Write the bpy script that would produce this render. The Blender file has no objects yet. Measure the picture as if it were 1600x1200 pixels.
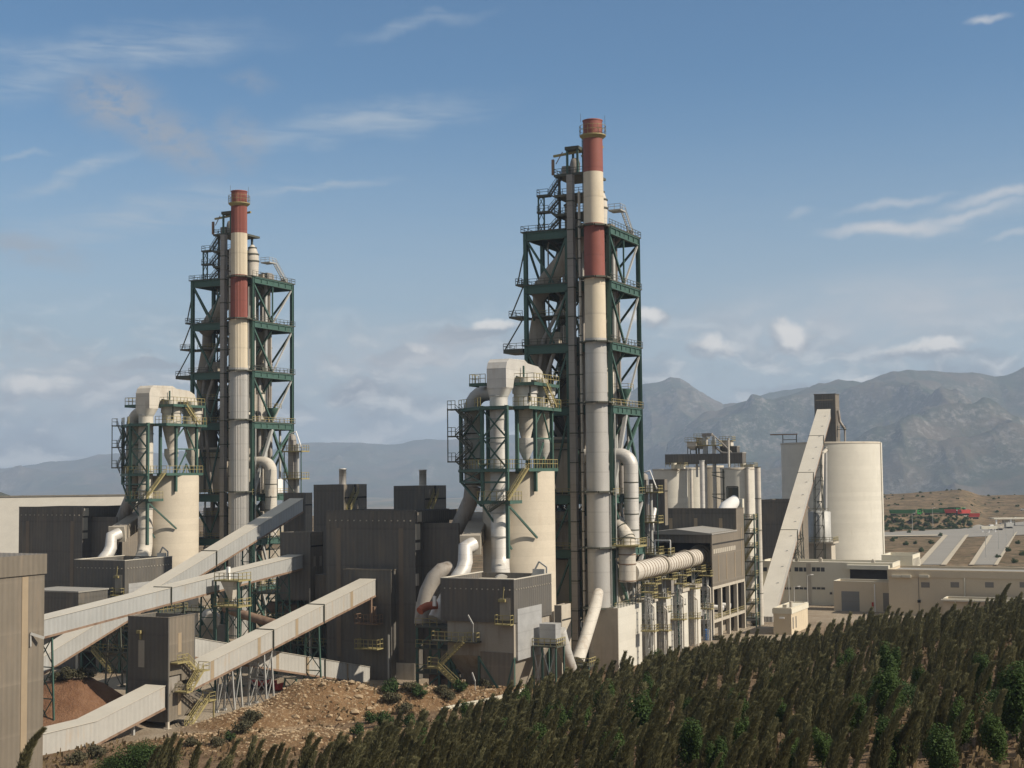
import bpy, math, random
import numpy as np
from mathutils import Vector, Matrix
random.seed(7); rng = np.random.default_rng(11)
sc = bpy.context.scene
C = sc.collection
# ------------------------------------------------------------------ camera
F, CZ = 2200., 40.
PITCH, ROLL = math.atan(140/F), math.radians(-.6)
cam = bpy.data.cameras.new('camera'); cam.sensor_width = 36; cam.lens = 36*F/1600
cam.clip_start = .5; cam.clip_end = 60000
camo = bpy.data.objects.new('camera', cam); C.objects.link(camo)
camo.matrix_world = Matrix.Translation((0, 0, CZ)) @ Matrix.Rotation(math.pi/2+PITCH, 4, 'X') @ Matrix.Rotation(ROLL, 4, 'Z')
sc.camera = camo
sc.render.resolution_x, sc.render.resolution_y = 1024, 768
sc.view_settings.view_transform = 'Standard'; sc.view_settings.look = 'None'
sc.view_settings.exposure = EXPOSURE = 0.38; sc.view_settings.gamma = 1
sc.cycles.volume_bounces = 1; sc.cycles.max_bounces = 5
# ------------------------------------------------------------------ camera geometry (to measure the place from the photograph)
cr, sr, cp, sp = math.cos(ROLL), math.sin(ROLL), math.cos(PITCH), math.sin(PITCH)
def ray(px, py):
    x, y, z = (px-800)/F, (600-py)/F, -1.
    x, y = x*cr-y*sr, x*sr+y*cr
    wy, wz = y*-sp+z*-cp, y*cp+z*-sp
    return (x/wy, 1., wz/wy)
def at(px, py, Y):
    d = ray(px, py); return (d[0]*Y, Y, CZ+d[2]*Y)
A = math.radians(25)                                   # plant axes: x to the right and towards us, y receding to the right
W, U = (math.cos(A), -math.sin(A)), (math.sin(A), math.cos(A))
O = at(950, 740, 290)[:2]
def world(x, y, z=0): return (O[0]+x*W[0]+y*U[0], O[1]+x*W[1]+y*U[1], z)
def plant(X, Y, z=0):
    a, b = X-O[0], Y-O[1]; return (a*W[0]+b*W[1], a*U[0]+b*U[1], z)
def pp(px, py, Y): return plant(*at(px, py, Y))
def solve(px, py, k, v):                               # plant point seen at a pixel on the vertical plane x=v or y=v
    d = ray(px, py)[0]
    if k == 'y': bx, by, dx, dy = O[0]+v*U[0], O[1]+v*U[1], W[0], W[1]
    else: bx, by, dx, dy = O[0]+v*W[0], O[1]+v*W[1], U[0], U[1]
    L = (d*by-bx)/(dx-d*dy); p = (L, v) if k == 'y' else (v, L)
    return (p[0], p[1], at(px, py, world(*p)[1])[2])
OFF = (-85.7, 68.)                                     # the farther production line stands this far from the nearer one
# ------------------------------------------------------------------ sun and sky
SUN_AZ, SUN_EL = math.radians(113), math.radians(38)
SKY = 0.08
sdir = Vector((math.sin(SUN_AZ)*math.cos(SUN_EL), math.cos(SUN_AZ)*math.cos(SUN_EL), math.sin(SUN_EL)))
sun = bpy.data.lights.new('sun', 'SUN'); sun.energy = 4.35; sun.angle = math.radians(.53); sun.color = (1, .89, .74)
suno = bpy.data.objects.new('sun', sun); C.objects.link(suno)
suno.rotation_euler = (-sdir).to_track_quat('-Z', 'Y').to_euler()
world_ = bpy.data.worlds.new('World'); sc.world = world_; world_.use_nodes = True
class NT:
    def __init__(s, nt): s.nt = nt; s.n = nt.nodes; s.l = nt.links
    def node(s, t, **k):
        n = s.n.new(t)
        for a, v in k.items(): setattr(n, a, v)
        return n
    def put(s, sock, v):
        if isinstance(v, bpy.types.NodeSocket): s.l.new(v, sock)
        else: sock.default_value = v
    def math(s, op, a, b=0., c=None, clamp=False):
        n = s.node('ShaderNodeMath', operation=op, use_clamp=clamp); s.put(n.inputs[0], a); s.put(n.inputs[1], b)
        if c is not None: s.put(n.inputs[2], c)
        return n.outputs[0]
    def mix(s, f, a, b, mode='MIX'):
        n = s.node('ShaderNodeMix', data_type='RGBA', blend_type=mode)
        s.put(n.inputs[0], f); s.put(n.inputs[6], a); s.put(n.inputs[7], b); return n.outputs[2]
    def ramp(s, v, lo, hi, a=0., b=1., smooth=True):
        n = s.node('ShaderNodeMapRange', interpolation_type='SMOOTHSTEP' if smooth else 'LINEAR')
        s.put(n.inputs[0], v); n.inputs[1].default_value = lo; n.inputs[2].default_value = hi
        n.inputs[3].default_value = a; n.inputs[4].default_value = b; return n.outputs[0]
    def noise(s, vec, scale, detail=3, rough=.55, dist=0.):
        n = s.node('ShaderNodeTexNoise'); s.put(n.inputs['Vector'], vec); n.inputs['Scale'].default_value = scale
        n.inputs['Detail'].default_value = detail; n.inputs['Roughness'].default_value = rough; n.inputs['Distortion'].default_value = dist
        return n.outputs[0]
    def scale(s, vec, sx, sy, sz, off=(0, 0, 0)):
        n = s.node('ShaderNodeMapping'); s.put(n.inputs[0], vec); n.inputs['Scale'].default_value = (sx, sy, sz)
        n.inputs['Location'].default_value = off; return n.outputs[0]
def c4(c): return (*c, 1.)
def build_sky():
    t = NT(world_.node_tree); t.n.clear()
    sky = t.node('ShaderNodeTexSky', sky_type='NISHITA', sun_disc=False, sun_elevation=SUN_EL, sun_rotation=SUN_AZ,
                 altitude=200, air_density=1.0, dust_density=.6, ozone_density=1.6)
    g = t.node('ShaderNodeTexCoord').outputs['Generated']
    sep = t.node('ShaderNodeSeparateXYZ'); t.l.new(g, sep.inputs[0])
    az = t.math('ARCTAN2', sep.outputs[0], sep.outputs[1]); el = t.math('ARCSINE', sep.outputs[2])
    cmb = t.node('ShaderNodeCombineXYZ'); t.put(cmb.inputs[0], az); t.put(cmb.inputs[1], el); ae = cmb.outputs[0]
    # photograph pixel -> direction in degrees-like units (radians)
    def ang(px, py):
        d = ray(px, py); return math.atan2(d[0], 1), math.atan2(d[2], math.hypot(d[0], 1))
    warp = t.node('ShaderNodeTexNoise'); t.put(warp.inputs['Vector'], ae); warp.inputs['Scale'].default_value = 26; warp.inputs['Detail'].default_value = 4
    wsub = t.node('ShaderNodeVectorMath', operation='SUBTRACT'); t.l.new(warp.outputs[1], wsub.inputs[0]); wsub.inputs[1].default_value = (.5, .5, .5)
    wsc = t.node('ShaderNodeVectorMath', operation='SCALE'); t.l.new(wsub.outputs[0], wsc.inputs[0]); wsc.inputs[3].default_value = .028
    wadd = t.node('ShaderNodeVectorMath', operation='ADD'); t.l.new(ae, wadd.inputs[0]); t.l.new(wsc.outputs[0], wadd.inputs[1]); aw = wadd.outputs[0]
    def blob(px, py, rx, ry, rot=0., warped=True, lo=.0, hi=1.):
        a0, e0 = ang(px, py)
        n = t.node('ShaderNodeMapping', vector_type='TEXTURE'); t.put(n.inputs[0], aw if warped else ae)
        n.inputs['Location'].default_value = (a0, e0, 0); n.inputs['Rotation'].default_value = (0, 0, math.radians(rot)); n.inputs['Scale'].default_value = (rx/F, ry/F, 1)
        ln = t.node('ShaderNodeVectorMath', operation='LENGTH'); t.l.new(n.outputs[0], ln.inputs[0])
        return t.ramp(ln.outputs['Value'], hi, lo)
    def add(vals):
        r = vals[0]
        for v in vals[1:]: r = t.math('MAXIMUM', r, v)
        return r
    def dark(v, k): return t.math('MULTIPLY', v, k)
    fine = t.noise(t.scale(ae, 60, 110, 1), 1, 6, .6, .3)
    puff = t.noise(t.scale(ae, 45, 60, 1, (3, 1, 0)), 1, 7, .58, .2)
    cirn = t.noise(t.scale(ae, 16, 120, 1, (1, 5, 0)), 1, 5, .6, .8)
    base = sky.outputs[0]
    hsv = t.node('ShaderNodeHueSaturation'); hsv.inputs['Saturation'].default_value = SKY_SAT; hsv.inputs['Value'].default_value = 1.; t.l.new(base, hsv.inputs['Color'])
    col = t.mix(1., hsv.outputs[0], c4(SKY_TINT), 'MULTIPLY')
    K = 1/SKY/2**EXPOSURE
    def cc(r, g_, b): return (r*K, g_*K, b*K, 1)
    # pale veil thickening toward the horizon
    veil = t.math('MULTIPLY', t.ramp(el, .29, .0), t.ramp(cirn, .0, .6, .75, 1.))
    col = t.mix(t.math('MULTIPLY', veil, .92), col, cc(.435, .495, .55))
    # white overcast overhead and behind, out of view, added to make the shade less blue
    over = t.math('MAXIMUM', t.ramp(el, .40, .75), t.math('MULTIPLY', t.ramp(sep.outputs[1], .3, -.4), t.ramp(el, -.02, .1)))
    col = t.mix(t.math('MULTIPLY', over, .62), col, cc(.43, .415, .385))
    # high streaks
    streaks = add([blob(190, 78, 320, 44, 8), dark(blob(60, 125, 180, 40, 22), .8), dark(blob(560, 195, 320, 40, 8), 1), dark(blob(120, 270, 150, 16, 22), .9), dark(blob(40, 236, 70, 8, 3), .9),
                   dark(blob(490, 298, 170, 13, 6), 1.2), dark(blob(240, 335, 300, 44, 12), .9), dark(blob(650, 40, 160, 16, 10), .5), dark(blob(1560, 320, 260, 50, 9), .5), dark(blob(1500, 345, 200, 16, 10), .6), dark(blob(1400, 470, 420, 60, 4), .55)])
    stm = t.math('MULTIPLY', streaks, t.ramp(cirn, .15, .80))
    col = t.mix(t.math('MULTIPLY', stm, .75), col, cc(.45, .52, .59))
    # small smudged clouds upper left
    sm = add([blob(180, 160, 110, 66, -8, False), dark(blob(265, 215, 150, 60, -25, False), .85), dark(blob(380, 220, 60, 60, 30), .55), dark(blob(40, 388, 130, 40, -5), .7), dark(blob(390, 125, 60, 22, 0), .35), dark(blob(45, 535, 70, 24, 0), .5)])
    smm = t.math('MULTIPLY', t.math('MULTIPLY', sm, t.ramp(fine, .25, .60)), .85)
    col = t.mix(smm, col, cc(.36, .375, .41))
    # bright clouds right
    rt = add([blob(1392, 358, 135, 17, 1, True, .1), dark(blob(1500, 335, 120, 14, 12), .75), dark(blob(1400, 312, 110, 12, 10), .55), dark(blob(1560, 298, 120, 14, 8), .75), dark(blob(1545, 24, 48, 13, 4), .8), dark(blob(1590, 372, 60, 10, 15), .5), dark(blob(1250, 335, 40, 12, 20), .3)])
    col = t.mix(t.math('MULTIPLY', rt, t.ramp(fine, .05, .55, .45, .92)), col, cc(.62, .63, .65))
    # cumulus bank near the horizon: grey bodies with sunlit crowns
    bank = t.math('MULTIPLY', t.ramp(el, .135, .06), t.ramp(puff, .40, .58))
    body = add([t.math('MULTIPLY', bank, .25), blob(740, 520, 120, 34, 6), blob(640, 555, 110, 28, 0), blob(1240, 530, 60, 42, 0), blob(1110, 548, 70, 26, 0), blob(1020, 500, 60, 30, 0), blob(1450, 552, 130, 24, 0), blob(560, 610, 90, 40, 0), blob(60, 610, 110, 34, 0), blob(230, 575, 110, 18, 0), blob(1350, 610, 300, 30, 0), blob(870, 600, 300, 40, 0)])
    bodym = t.ramp(t.math('ADD', t.math('MULTIPLY', body, .55), t.math('MULTIPLY', puff, .75)), .50, .78)
    col = t.mix(t.math('MULTIPLY', bodym, .60), col, cc(.26, .28, .32))
    # whole bank: soft grey bodies with brighter sunward tops
    bank1 = t.noise(t.scale(aw, 17, 42, 1, (3, 1, 0)), 1, 6, .55, .3); bank2 = t.noise(t.scale(aw, 17, 42, 1, (3.10, .72, 0)), 1, 6, .55, .3)
    low = t.math('MULTIPLY', t.ramp(el, .135, .05), t.ramp(el, -.03, .005)); dens = t.math('MULTIPLY', low, t.ramp(bank1, .40, .60))
    litc = t.ramp(t.math('SUBTRACT', bank1, bank2), -.09, .16); bankc = t.mix(litc, cc(.20, .225, .27), cc(.92, .89, .84))
    col = t.mix(t.math('MULTIPLY', dens, .66), col, bankc)
    soft = add([blob(1380, 492, 520, 95, 4, False), blob(640, 560, 320, 80, 0, False), blob(80, 600, 330, 80, 0, False)])
    col = t.mix(t.math('MULTIPLY', t.math('MULTIPLY', soft, t.ramp(bank1, .22, .62, .35, 1.)), .62), col, cc(.56, .575, .60))
    crown = add([blob(762, 503, 80, 26, 0), blob(1243, 520, 46, 36, 0), blob(1112, 540, 66, 26, 0), blob(1450, 543, 120, 22, 0), blob(60, 600, 120, 26, 0), blob(1010, 496, 60, 30, 0), dark(blob(650, 545, 50, 18, 0), .6), dark(blob(560, 600, 60, 22, 0), .5), dark(blob(1330, 590, 70, 10, 0), .7), dark(blob(160, 470, 200, 20, 5), .3)])
    crownm = t.ramp(t.math('ADD', t.math('MULTIPLY', crown, .50), t.math('MULTIPLY', puff, .9)), .56, .95)
    col = t.mix(t.math('MULTIPLY', t.math('MULTIPLY', crownm, t.ramp(crown, .02, .35)), .72), col, cc(1.0, .95, .88))
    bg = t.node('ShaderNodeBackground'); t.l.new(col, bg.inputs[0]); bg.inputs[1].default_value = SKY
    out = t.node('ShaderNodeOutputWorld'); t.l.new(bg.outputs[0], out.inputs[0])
SKY_SAT, SKY_TINT = 1.0, (.55, .82, .96)
build_sky()
# ------------------------------------------------------------------ materials
MATS = {}
def mat(name, col, rough=.7, metal=0., amt=.25, nscale=.35, stain=None, stain_amt=.5, stain_lo=.5, ribs=0., rib_amt=.12, lines=0., line_amt=.25, speck=0., bump=0., spec=.35, rowh=0.):
    if name in MATS: return MATS[name]
    m = bpy.data.materials.new(name); m.use_nodes = True; MATS[name] = m
    t = NT(m.node_tree); b = t.n['Principled BSDF']
    P = t.node('ShaderNodeTexCoord').outputs['Object']
    oi = t.node('ShaderNodeObjectInfo').outputs['Random']
    add = t.node('ShaderNodeVectorMath', operation='ADD'); t.l.new(P, add.inputs[0])
    cmb = t.node('ShaderNodeCombineXYZ'); t.put(cmb.inputs[0], t.math('MULTIPLY', oi, 37.)); t.put(cmb.inputs[1], t.math('MULTIPLY', oi, 91.)); t.l.new(cmb.outputs[0], add.inputs[1])
    Q = add.outputs[0]
    big = t.noise(Q, nscale, 5, .6); sml = t.noise(Q, nscale*9, 3, .6)
    f = t.math('ADD', t.math('MULTIPLY', big, amt*1.6), t.math('MULTIPLY', sml, amt*.7))
    f = t.math('ADD', f, 1-amt*1.15)
    sep = t.node('ShaderNodeSeparateXYZ'); t.l.new(P, sep.inputs[0])
    s = t.math('ADD', sep.outputs[0], sep.outputs[1])
    if ribs:                                             # folded sheet: fine vertical ribs
        w = t.math('SINE', t.math('MULTIPLY', s, 2*math.pi/ribs)); f = t.math('MULTIPLY', f, t.math('ADD', t.math('MULTIPLY', w, rib_amt), 1.))
        st = t.noise(t.scale(Q, 2.6, 2.6, .06), 1, 2, .5); f = t.math('MULTIPLY', f, t.math('ADD', t.math('MULTIPLY', st, .22), .89))
    if rowh:                                             # sheet rows or concrete lifts
        r = t.math('SNAP', t.math('MULTIPLY', sep.outputs[2], 1/rowh), 1.); wn = t.node('ShaderNodeTexWhiteNoise', noise_dimensions='1D'); t.put(wn.inputs['W'], r)
        f = t.math('MULTIPLY', f, t.math('ADD', t.math('MULTIPLY', wn.outputs[0], .07), .965))
    if lines:
        fr = t.math('FRACT', t.math('MULTIPLY', sep.outputs[2], 1/lines)); ln = t.ramp(fr, .0, .10, 1., 0.)
        f = t.math('MULTIPLY', f, t.math('SUBTRACT', 1., t.math('MULTIPLY', ln, line_amt)))
    col_ = t.mix(1., c4(col), t.mix(0., c4((1, 1, 1)), c4((1, 1, 1))), 'MULTIPLY') if False else None
    sc_ = t.node('ShaderNodeVectorMath', operation='SCALE'); sc_.inputs[0].default_value = col; t.put(sc_.inputs[3], f)
    c = sc_.outputs[0]
    if stain:
        sn = t.noise(t.scale(Q, 1.1, 1.1, .10), 1, 5, .6); sn2 = t.noise(Q, .16, 3)
        k = t.math('MULTIPLY', t.ramp(t.math('ADD', t.math('MULTIPLY', sn, .62), t.math('MULTIPLY', sn2, .38)), stain_lo, stain_lo+.2), stain_amt)
        c = t.mix(k, c, c4(stain))
    if speck:
        v = t.noise(Q, speck, 2, .7); c = t.mix(t.ramp(v, .58, .72), c, c4(tuple(min(1, x*1.9) for x in col)))
    t.l.new(c, b.inputs['Base Color']); b.inputs['Roughness'].default_value = rough; b.inputs['Metallic'].default_value = metal; b.inputs['Specular IOR Level'].default_value = spec
    if bump or ribs:
        bp = t.node('ShaderNodeBump'); bp.inputs['Strength'].default_value = .35; bp.inputs['Distance'].default_value = bump or .06
        h = t.noise(Q, 1.2, 4) if not ribs else t.math('SINE', t.math('MULTIPLY', s, 2*math.pi/ribs))
        t.put(bp.inputs['Height'], h); t.l.new(bp.outputs[0], b.inputs['Normal'])
    return m
M = dict(
 green=mat('green_steel', (.052, .105, .084), .55, amt=.3, nscale=.6, stain=(.11, .075, .04), stain_amt=.55, stain_lo=.56),
 olive=mat('weathered_dark_steel', (.075, .08, .062), .7, amt=.4, nscale=.8, stain=(.16, .12, .07), stain_amt=.6, stain_lo=.5),
 yellow=mat('yellow_paint', (.30, .255, .115), .6, amt=.35, nscale=1.2, stain=(.2, .14, .06), stain_amt=.6, stain_lo=.52),
 galv=mat('galvanised_steel', (.40, .40, .38), .6, .2, amt=.3, nscale=.7),
 duct=mat('aluminium_jacket', (.58, .56, .52), .5, .22, amt=.25, nscale=.45, stain=(.40, .34, .26), stain_amt=.5, stain_lo=.52, lines=1.9, line_amt=.22, rowh=1.9),
 dusty=mat('dust_covered_sheet', (.52, .485, .42), .75, amt=.28, nscale=.4, stain=(.33, .26, .19), stain_amt=.6, stain_lo=.5, lines=2.2, line_amt=.2),
 dark_duct=mat('dark_duct_sheet', (.30, .275, .24), .6, .15, amt=.35, nscale=.3, stain=(.13, .09, .06), stain_amt=.7, stain_lo=.46),
 brown_duct=mat('rusty_duct_sheet', (.24, .165, .115), .75, amt=.4, nscale=.4, stain=(.12, .07, .045), stain_amt=.7, stain_lo=.45),
 concrete=mat('pale_concrete', (.56, .50, .40), .9, amt=.16, nscale=.22, stain=(.42, .34, .25), stain_amt=.55, stain_lo=.56, lines=1.5, line_amt=.07, rowh=1.5),
 concrete2=mat('grey_concrete', (.56, .54, .475), .9, amt=.16, nscale=.2, stain=(.40, .36, .29), stain_amt=.5, stain_lo=.56, lines=1.6, line_amt=.06, rowh=1.6),
 frame=mat('bare_concrete_frame', (.44, .40, .33), .9, amt=.25, nscale=.5, stain=(.28, .22, .16), stain_amt=.5),
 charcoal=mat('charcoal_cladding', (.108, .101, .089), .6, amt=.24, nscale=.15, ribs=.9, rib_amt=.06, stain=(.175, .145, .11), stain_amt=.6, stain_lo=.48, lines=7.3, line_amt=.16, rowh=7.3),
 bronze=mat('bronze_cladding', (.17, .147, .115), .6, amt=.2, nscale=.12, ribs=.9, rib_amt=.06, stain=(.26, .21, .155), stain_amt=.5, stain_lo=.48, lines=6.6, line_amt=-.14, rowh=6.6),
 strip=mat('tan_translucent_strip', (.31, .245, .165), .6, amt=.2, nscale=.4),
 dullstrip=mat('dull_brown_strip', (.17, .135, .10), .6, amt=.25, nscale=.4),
 pale=mat('pale_gallery_cladding', (.38, .37, .34), .55, amt=.2, nscale=.25, ribs=1.0, rib_amt=.035, stain=(.42, .30, .185), stain_amt=.7, stain_lo=.53),
 pale2=mat('grey_gallery_cladding', (.34, .345, .335), .55, amt=.2, nscale=.25, ribs=1.0, rib_amt=.04, stain=(.30, .25, .19), stain_amt=.55, stain_lo=.53),
 roofsheet=mat('pale_roof_sheet', (.52, .485, .41), .6, amt=.18, nscale=.2, stain=(.42, .34, .25), stain_amt=.4, stain_lo=.55),
 greyroof=mat('grey_flat_roof', (.28, .27, .245), .8, amt=.2, nscale=.2, stain=(.24, .21, .17), stain_amt=.5),
 grey=mat('weathered_grey_plate', (.33, .295, .24), .8, amt=.25, nscale=.25, stain=(.19, .155, .12), stain_amt=.6, stain_lo=.48),
 sheet=mat('bright_metal_sheet', (.42, .42, .41), .45, .25, amt=.35, nscale=.5, lines=3.1, line_amt=.15),
 red=mat('red_chimney_paint', (.235, .078, .06), .65, amt=.2, nscale=.3, stain=(.22, .08, .05), stain_amt=.5, lines=6, line_amt=.12),
 cream=mat('cream_chimney_paint', (.58, .51, .39), .7, amt=.16, nscale=.25, stain=(.44, .34, .22), stain_amt=.55, stain_lo=.53, lines=6, line_amt=.15),
 steelgrey=mat('grey_chimney_shell', (.41, .40, .375), .55, .2, amt=.15, nscale=.2, stain=(.38, .31, .24), stain_amt=.5, stain_lo=.54, lines=4, line_amt=.15),
 casing=mat('grey_elevator_casing', (.27, .25, .225), .65, .1, amt=.25, nscale=.3, stain=(.2, .17, .13), stain_amt=.5, lines=2.5, line_amt=.2),
 beige=mat('beige_render', (.56, .475, .345), .9, amt=.14, nscale=.15, stain=(.36, .29, .2), stain_amt=.5, stain_lo=.55),
 offwhite=mat('off_white_render', (.61, .575, .47), .9, amt=.12, nscale=.15, stain=(.43, .39, .31), stain_amt=.5, stain_lo=.55),
 white=mat('white_paint', (.78, .77, .74), .7, amt=.1),
 glass=mat('dark_window_glass', (.05, .055, .06), .15, amt=.3, spec=.6),
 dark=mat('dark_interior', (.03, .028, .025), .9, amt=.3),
 louvre=mat('grey_louvre', (.20, .185, .16), .7, amt=.2, lines=.4, line_amt=.4),
 doorm=mat('grey_steel_door', (.19, .19, .18), .6, amt=.2),
 redm=mat('red_paint', (.42, .05, .04), .5, amt=.2),
 bluem=mat('blue_paint', (.05, .12, .28), .5, amt=.2),
 cabgreen=mat('bright_green_paint', (.06, .38, .07), .4, amt=.15),
 bodygreen=mat('deep_green_paint', (.022, .095, .03), .5, amt=.2),
 tyre=mat('rubber', (.02, .02, .02), .9),
 rock=mat('limestone_rock', (.36, .27, .17), .95, amt=.5, nscale=1.4, bump=.15),
 bark=mat('grey_brown_bark', (.13, .10, .075), .95, amt=.4, nscale=3),
 asphalt=mat('worn_asphalt', (.25, .235, .205), .9, amt=.18, nscale=.05, stain=(.27, .24, .2), stain_amt=.5),
 verge=mat('pale_concrete_verge', (.44, .385, .29), .9, amt=.2, nscale=.1, stain=(.32, .26, .18), stain_amt=.5),
)
# ------------------------------------------------------------------ mesh collector and objects
class MB:
    def __init__(s): s.v = []; s.f = []; s.sm = []
    def add(s, vs, fs, smooth=False):
        o = len(s.v); s.v += [tuple(v) for v in vs]; s.f += [tuple(i+o for i in f) for f in fs]; s.sm += [smooth]*len(fs); return s
    def box(s, x0, x1, y0, y1, z0, z1):
        return s.add([(x, y, z) for z in (z0, z1) for x, y in ((x0, y0), (x1, y0), (x1, y1), (x0, y1))],
                     [(3, 2, 1, 0), (4, 5, 6, 7), (0, 1, 5, 4), (1, 2, 6, 5), (2, 3, 7, 6), (3, 0, 4, 7)])
    def bar(s, p, q, w, h=None):
        h = h or w; p, q = Vector(p), Vector(q); d = (q-p)
        if d.length < 1e-6: return s
        d.normalize(); up = Vector((0, 0, 1)) if abs(d.z) < .95 else Vector((1, 0, 0))
        a = d.cross(up).normalized(); b = a.cross(d)
        vs = [c+a*(w/2*i)+b*(h/2*j) for c in (p, q) for i, j in ((-1, -1), (1, -1), (1, 1), (-1, 1))]
        return s.add(vs, [(0, 1, 2, 3), (7, 6, 5, 4), (0, 4, 5, 1), (1, 5, 6, 2), (2, 6, 7, 3), (3, 7, 4, 0)])
    def tube(s, pts, r, n=14, caps=True):
        pts = [Vector(p) for p in pts]; rs = r if isinstance(r, (list, tuple)) else [r]*len(pts)
        rings = []; ref = None
        for i, p in enumerate(pts):
            t = ((pts[i]-pts[i-1]).normalized() if i else Vector()) + ((pts[i+1]-pts[i]).normalized() if i < len(pts)-1 else Vector()); t.normalize()
            if ref is None: ref = t.cross(Vector((0, 0, 1)) if abs(t.z) < .9 else Vector((1, 0, 0))).normalized()
            ref = (ref - t*ref.dot(t)).normalized(); b = t.cross(ref)
            rings.append([p+(ref*math.cos(k*2*math.pi/n)+b*math.sin(k*2*math.pi/n))*rs[i] for k in range(n)])
        vs = [v for rg in rings for v in rg]
        fs = [(i*n+k, i*n+(k+1) % n, (i+1)*n+(k+1) % n, (i+1)*n+k) for i in range(len(pts)-1) for k in range(n)]
        s.add(vs, fs, True)
        if caps: s.add(rings[0], [tuple(range(n))[::-1]]); s.add(rings[-1], [tuple(range(n))])
        return s
    def cyl(s, x, y, r0, r1, z0, z1, n=28): return s.lathe(x, y, [(r0, z0), (r1, z1)], n)
    def lathe(s, x, y, prof, n=28, caps=True, flute=0., nf=0):
        N = n; vs = []
        for r, z in prof:
            for k in range(N):
                rr = r+(flute if (flute and k % 2) else 0); a = 2*math.pi*k/N; vs.append((x+rr*math.cos(a), y+rr*math.sin(a), z))
        fs = [(i*N+k, i*N+(k+1) % N, (i+1)*N+(k+1) % N, (i+1)*N+k) for i in range(len(prof)-1) for k in range(N)]
        s.add(vs, fs, not flute)
        if caps: s.add(vs[:N], [tuple(range(N))[::-1]]); s.add(vs[-N:], [tuple(range(N))])
        return s
    def prism(s, poly, axis, a0, a1):                    # polygon in the two other axes, extruded along axis
        def P(u, v, a): return (a, u, v) if axis == 'x' else (u, a, v) if axis == 'y' else (u, v, a)
        n = len(poly); vs = [P(u, v, a) for a in (a0, a1) for u, v in poly]
        return s.add(vs, [tuple(range(n))[::-1], tuple(range(n, 2*n))]+[(k, (k+1) % n, n+(k+1) % n, n+k) for k in range(n)])
    def frustum(s, a, b, z0, z1):                        # rectangles a (at z0) and b (at z1): (x0,x1,y0,y1)
        vs = [(x, y, z) for (x0, x1, y0, y1), z in ((a, z0), (b, z1)) for x, y in ((x0, y0), (x1, y0), (x1, y1), (x0, y1))]
        return s.add(vs, [(3, 2, 1, 0), (4, 5, 6, 7), (0, 1, 5, 4), (1, 2, 6, 5), (2, 3, 7, 6), (3, 0, 4, 7)])
    def rail(s, pts, h=1.15, t=.085, sp=1.7):
        for p, q in zip(pts, pts[1:]):
            p, q = Vector(p), Vector(q); n = max(1, round((q-p).length/sp))
            for k in range(n+1): c = p.lerp(q, k/n); s.bar(c, c+Vector((0, 0, h)), t)
            for f in (1, .52): s.bar(p+Vector((0, 0, h*f)), q+Vector((0, 0, h*f)), t)
        return s
    def stair(s, p, q, side, w=.9):                      # stringers, treads and hand rails; side: unit vector across
        p, q, d = Vector(p), Vector(q), Vector(side)
        for e in (-.5, .5):
            o = d*w*e; s.bar(p+o, q+o, .1, .32)
            s.bar(p+o+Vector((0, 0, 1)), q+o+Vector((0, 0, 1)), .08); s.bar(p+o+Vector((0, 0, .5)), q+o+Vector((0, 0, .5)), .06)
            for k in range(4): c = p.lerp(q, k/3)+o; s.bar(c, c+Vector((0, 0, 1)), .07)
        n = max(3, int(abs(q.z-p.z)/.4)); along = Vector((q.x-p.x, q.y-p.y, 0)).normalized()
        for k in range(n): c = p.lerp(q, (k+.5)/n); s.bar(c-d*w/2, c+d*w/2, .26, .05)
        return s
def R4(p): return [p[0], p[1], p[2]]
ROT = -A
def link_mesh(name, v, f, sm, m, org):
    me = bpy.data.meshes.new(name); v = np.asarray(v, float)-np.asarray(org, float)
    me.from_pydata(v.tolist(), [], f)
    if any(sm): me.polygons.foreach_set('use_smooth', sm)
    me.materials.append(m); me.update()
    o = bpy.data.objects.new(name, me); C.objects.link(o); return o
class Thing:
    def __init__(s, name, label, cat, org=(0, 0, 0), group=None, frame='plant'):
        s.org = org; s.r = bpy.data.objects.new(name, None); C.objects.link(s.r); s.r.empty_display_size = .5
        if frame == 'plant': s.r.location = world(*org); s.r.rotation_euler = (0, 0, ROT)
        else: s.r.location = org
        s.r['label'] = label; s.r['category'] = cat
        if group: s.r['group'] = group
    def part(s, name, mb, m, parent=None, label=None):
        o = link_mesh(name, mb.v, mb.f, mb.sm, M[m] if isinstance(m, str) else m, s.org); o.parent = parent or s.r
        if label: o['label'] = label
        return o
def single(name, label, cat, mb, m, org, group=None, frame='plant', kind=None):
    o = link_mesh(name, mb.v, mb.f, mb.sm, M[m] if isinstance(m, str) else m, org)
    o.location = world(*org) if frame == 'plant' else org
    if frame == 'plant': o.rotation_euler = (0, 0, ROT)
    if label: o['label'] = label
    if cat: o['category'] = cat
    if group: o['group'] = group
    if kind: o['kind'] = kind
    return o
def copy_tree(o, parent=None, off=None, label=None, group=None):
    c = o.copy(); C.objects.link(c)
    if parent: c.parent = parent
    else:
        if off is not None: c.location = Vector(o.location)+Vector(off)
        if label: c['label'] = label
        if group: c['group'] = group
    for ch in list(o.children): copy_tree(ch, c)
    return c
def add_bolts(mb, pts, s=.14):
    for x, y, z in pts: mb.box(x-s, x+s, y-s, y+s, z-s, z+s)
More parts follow.
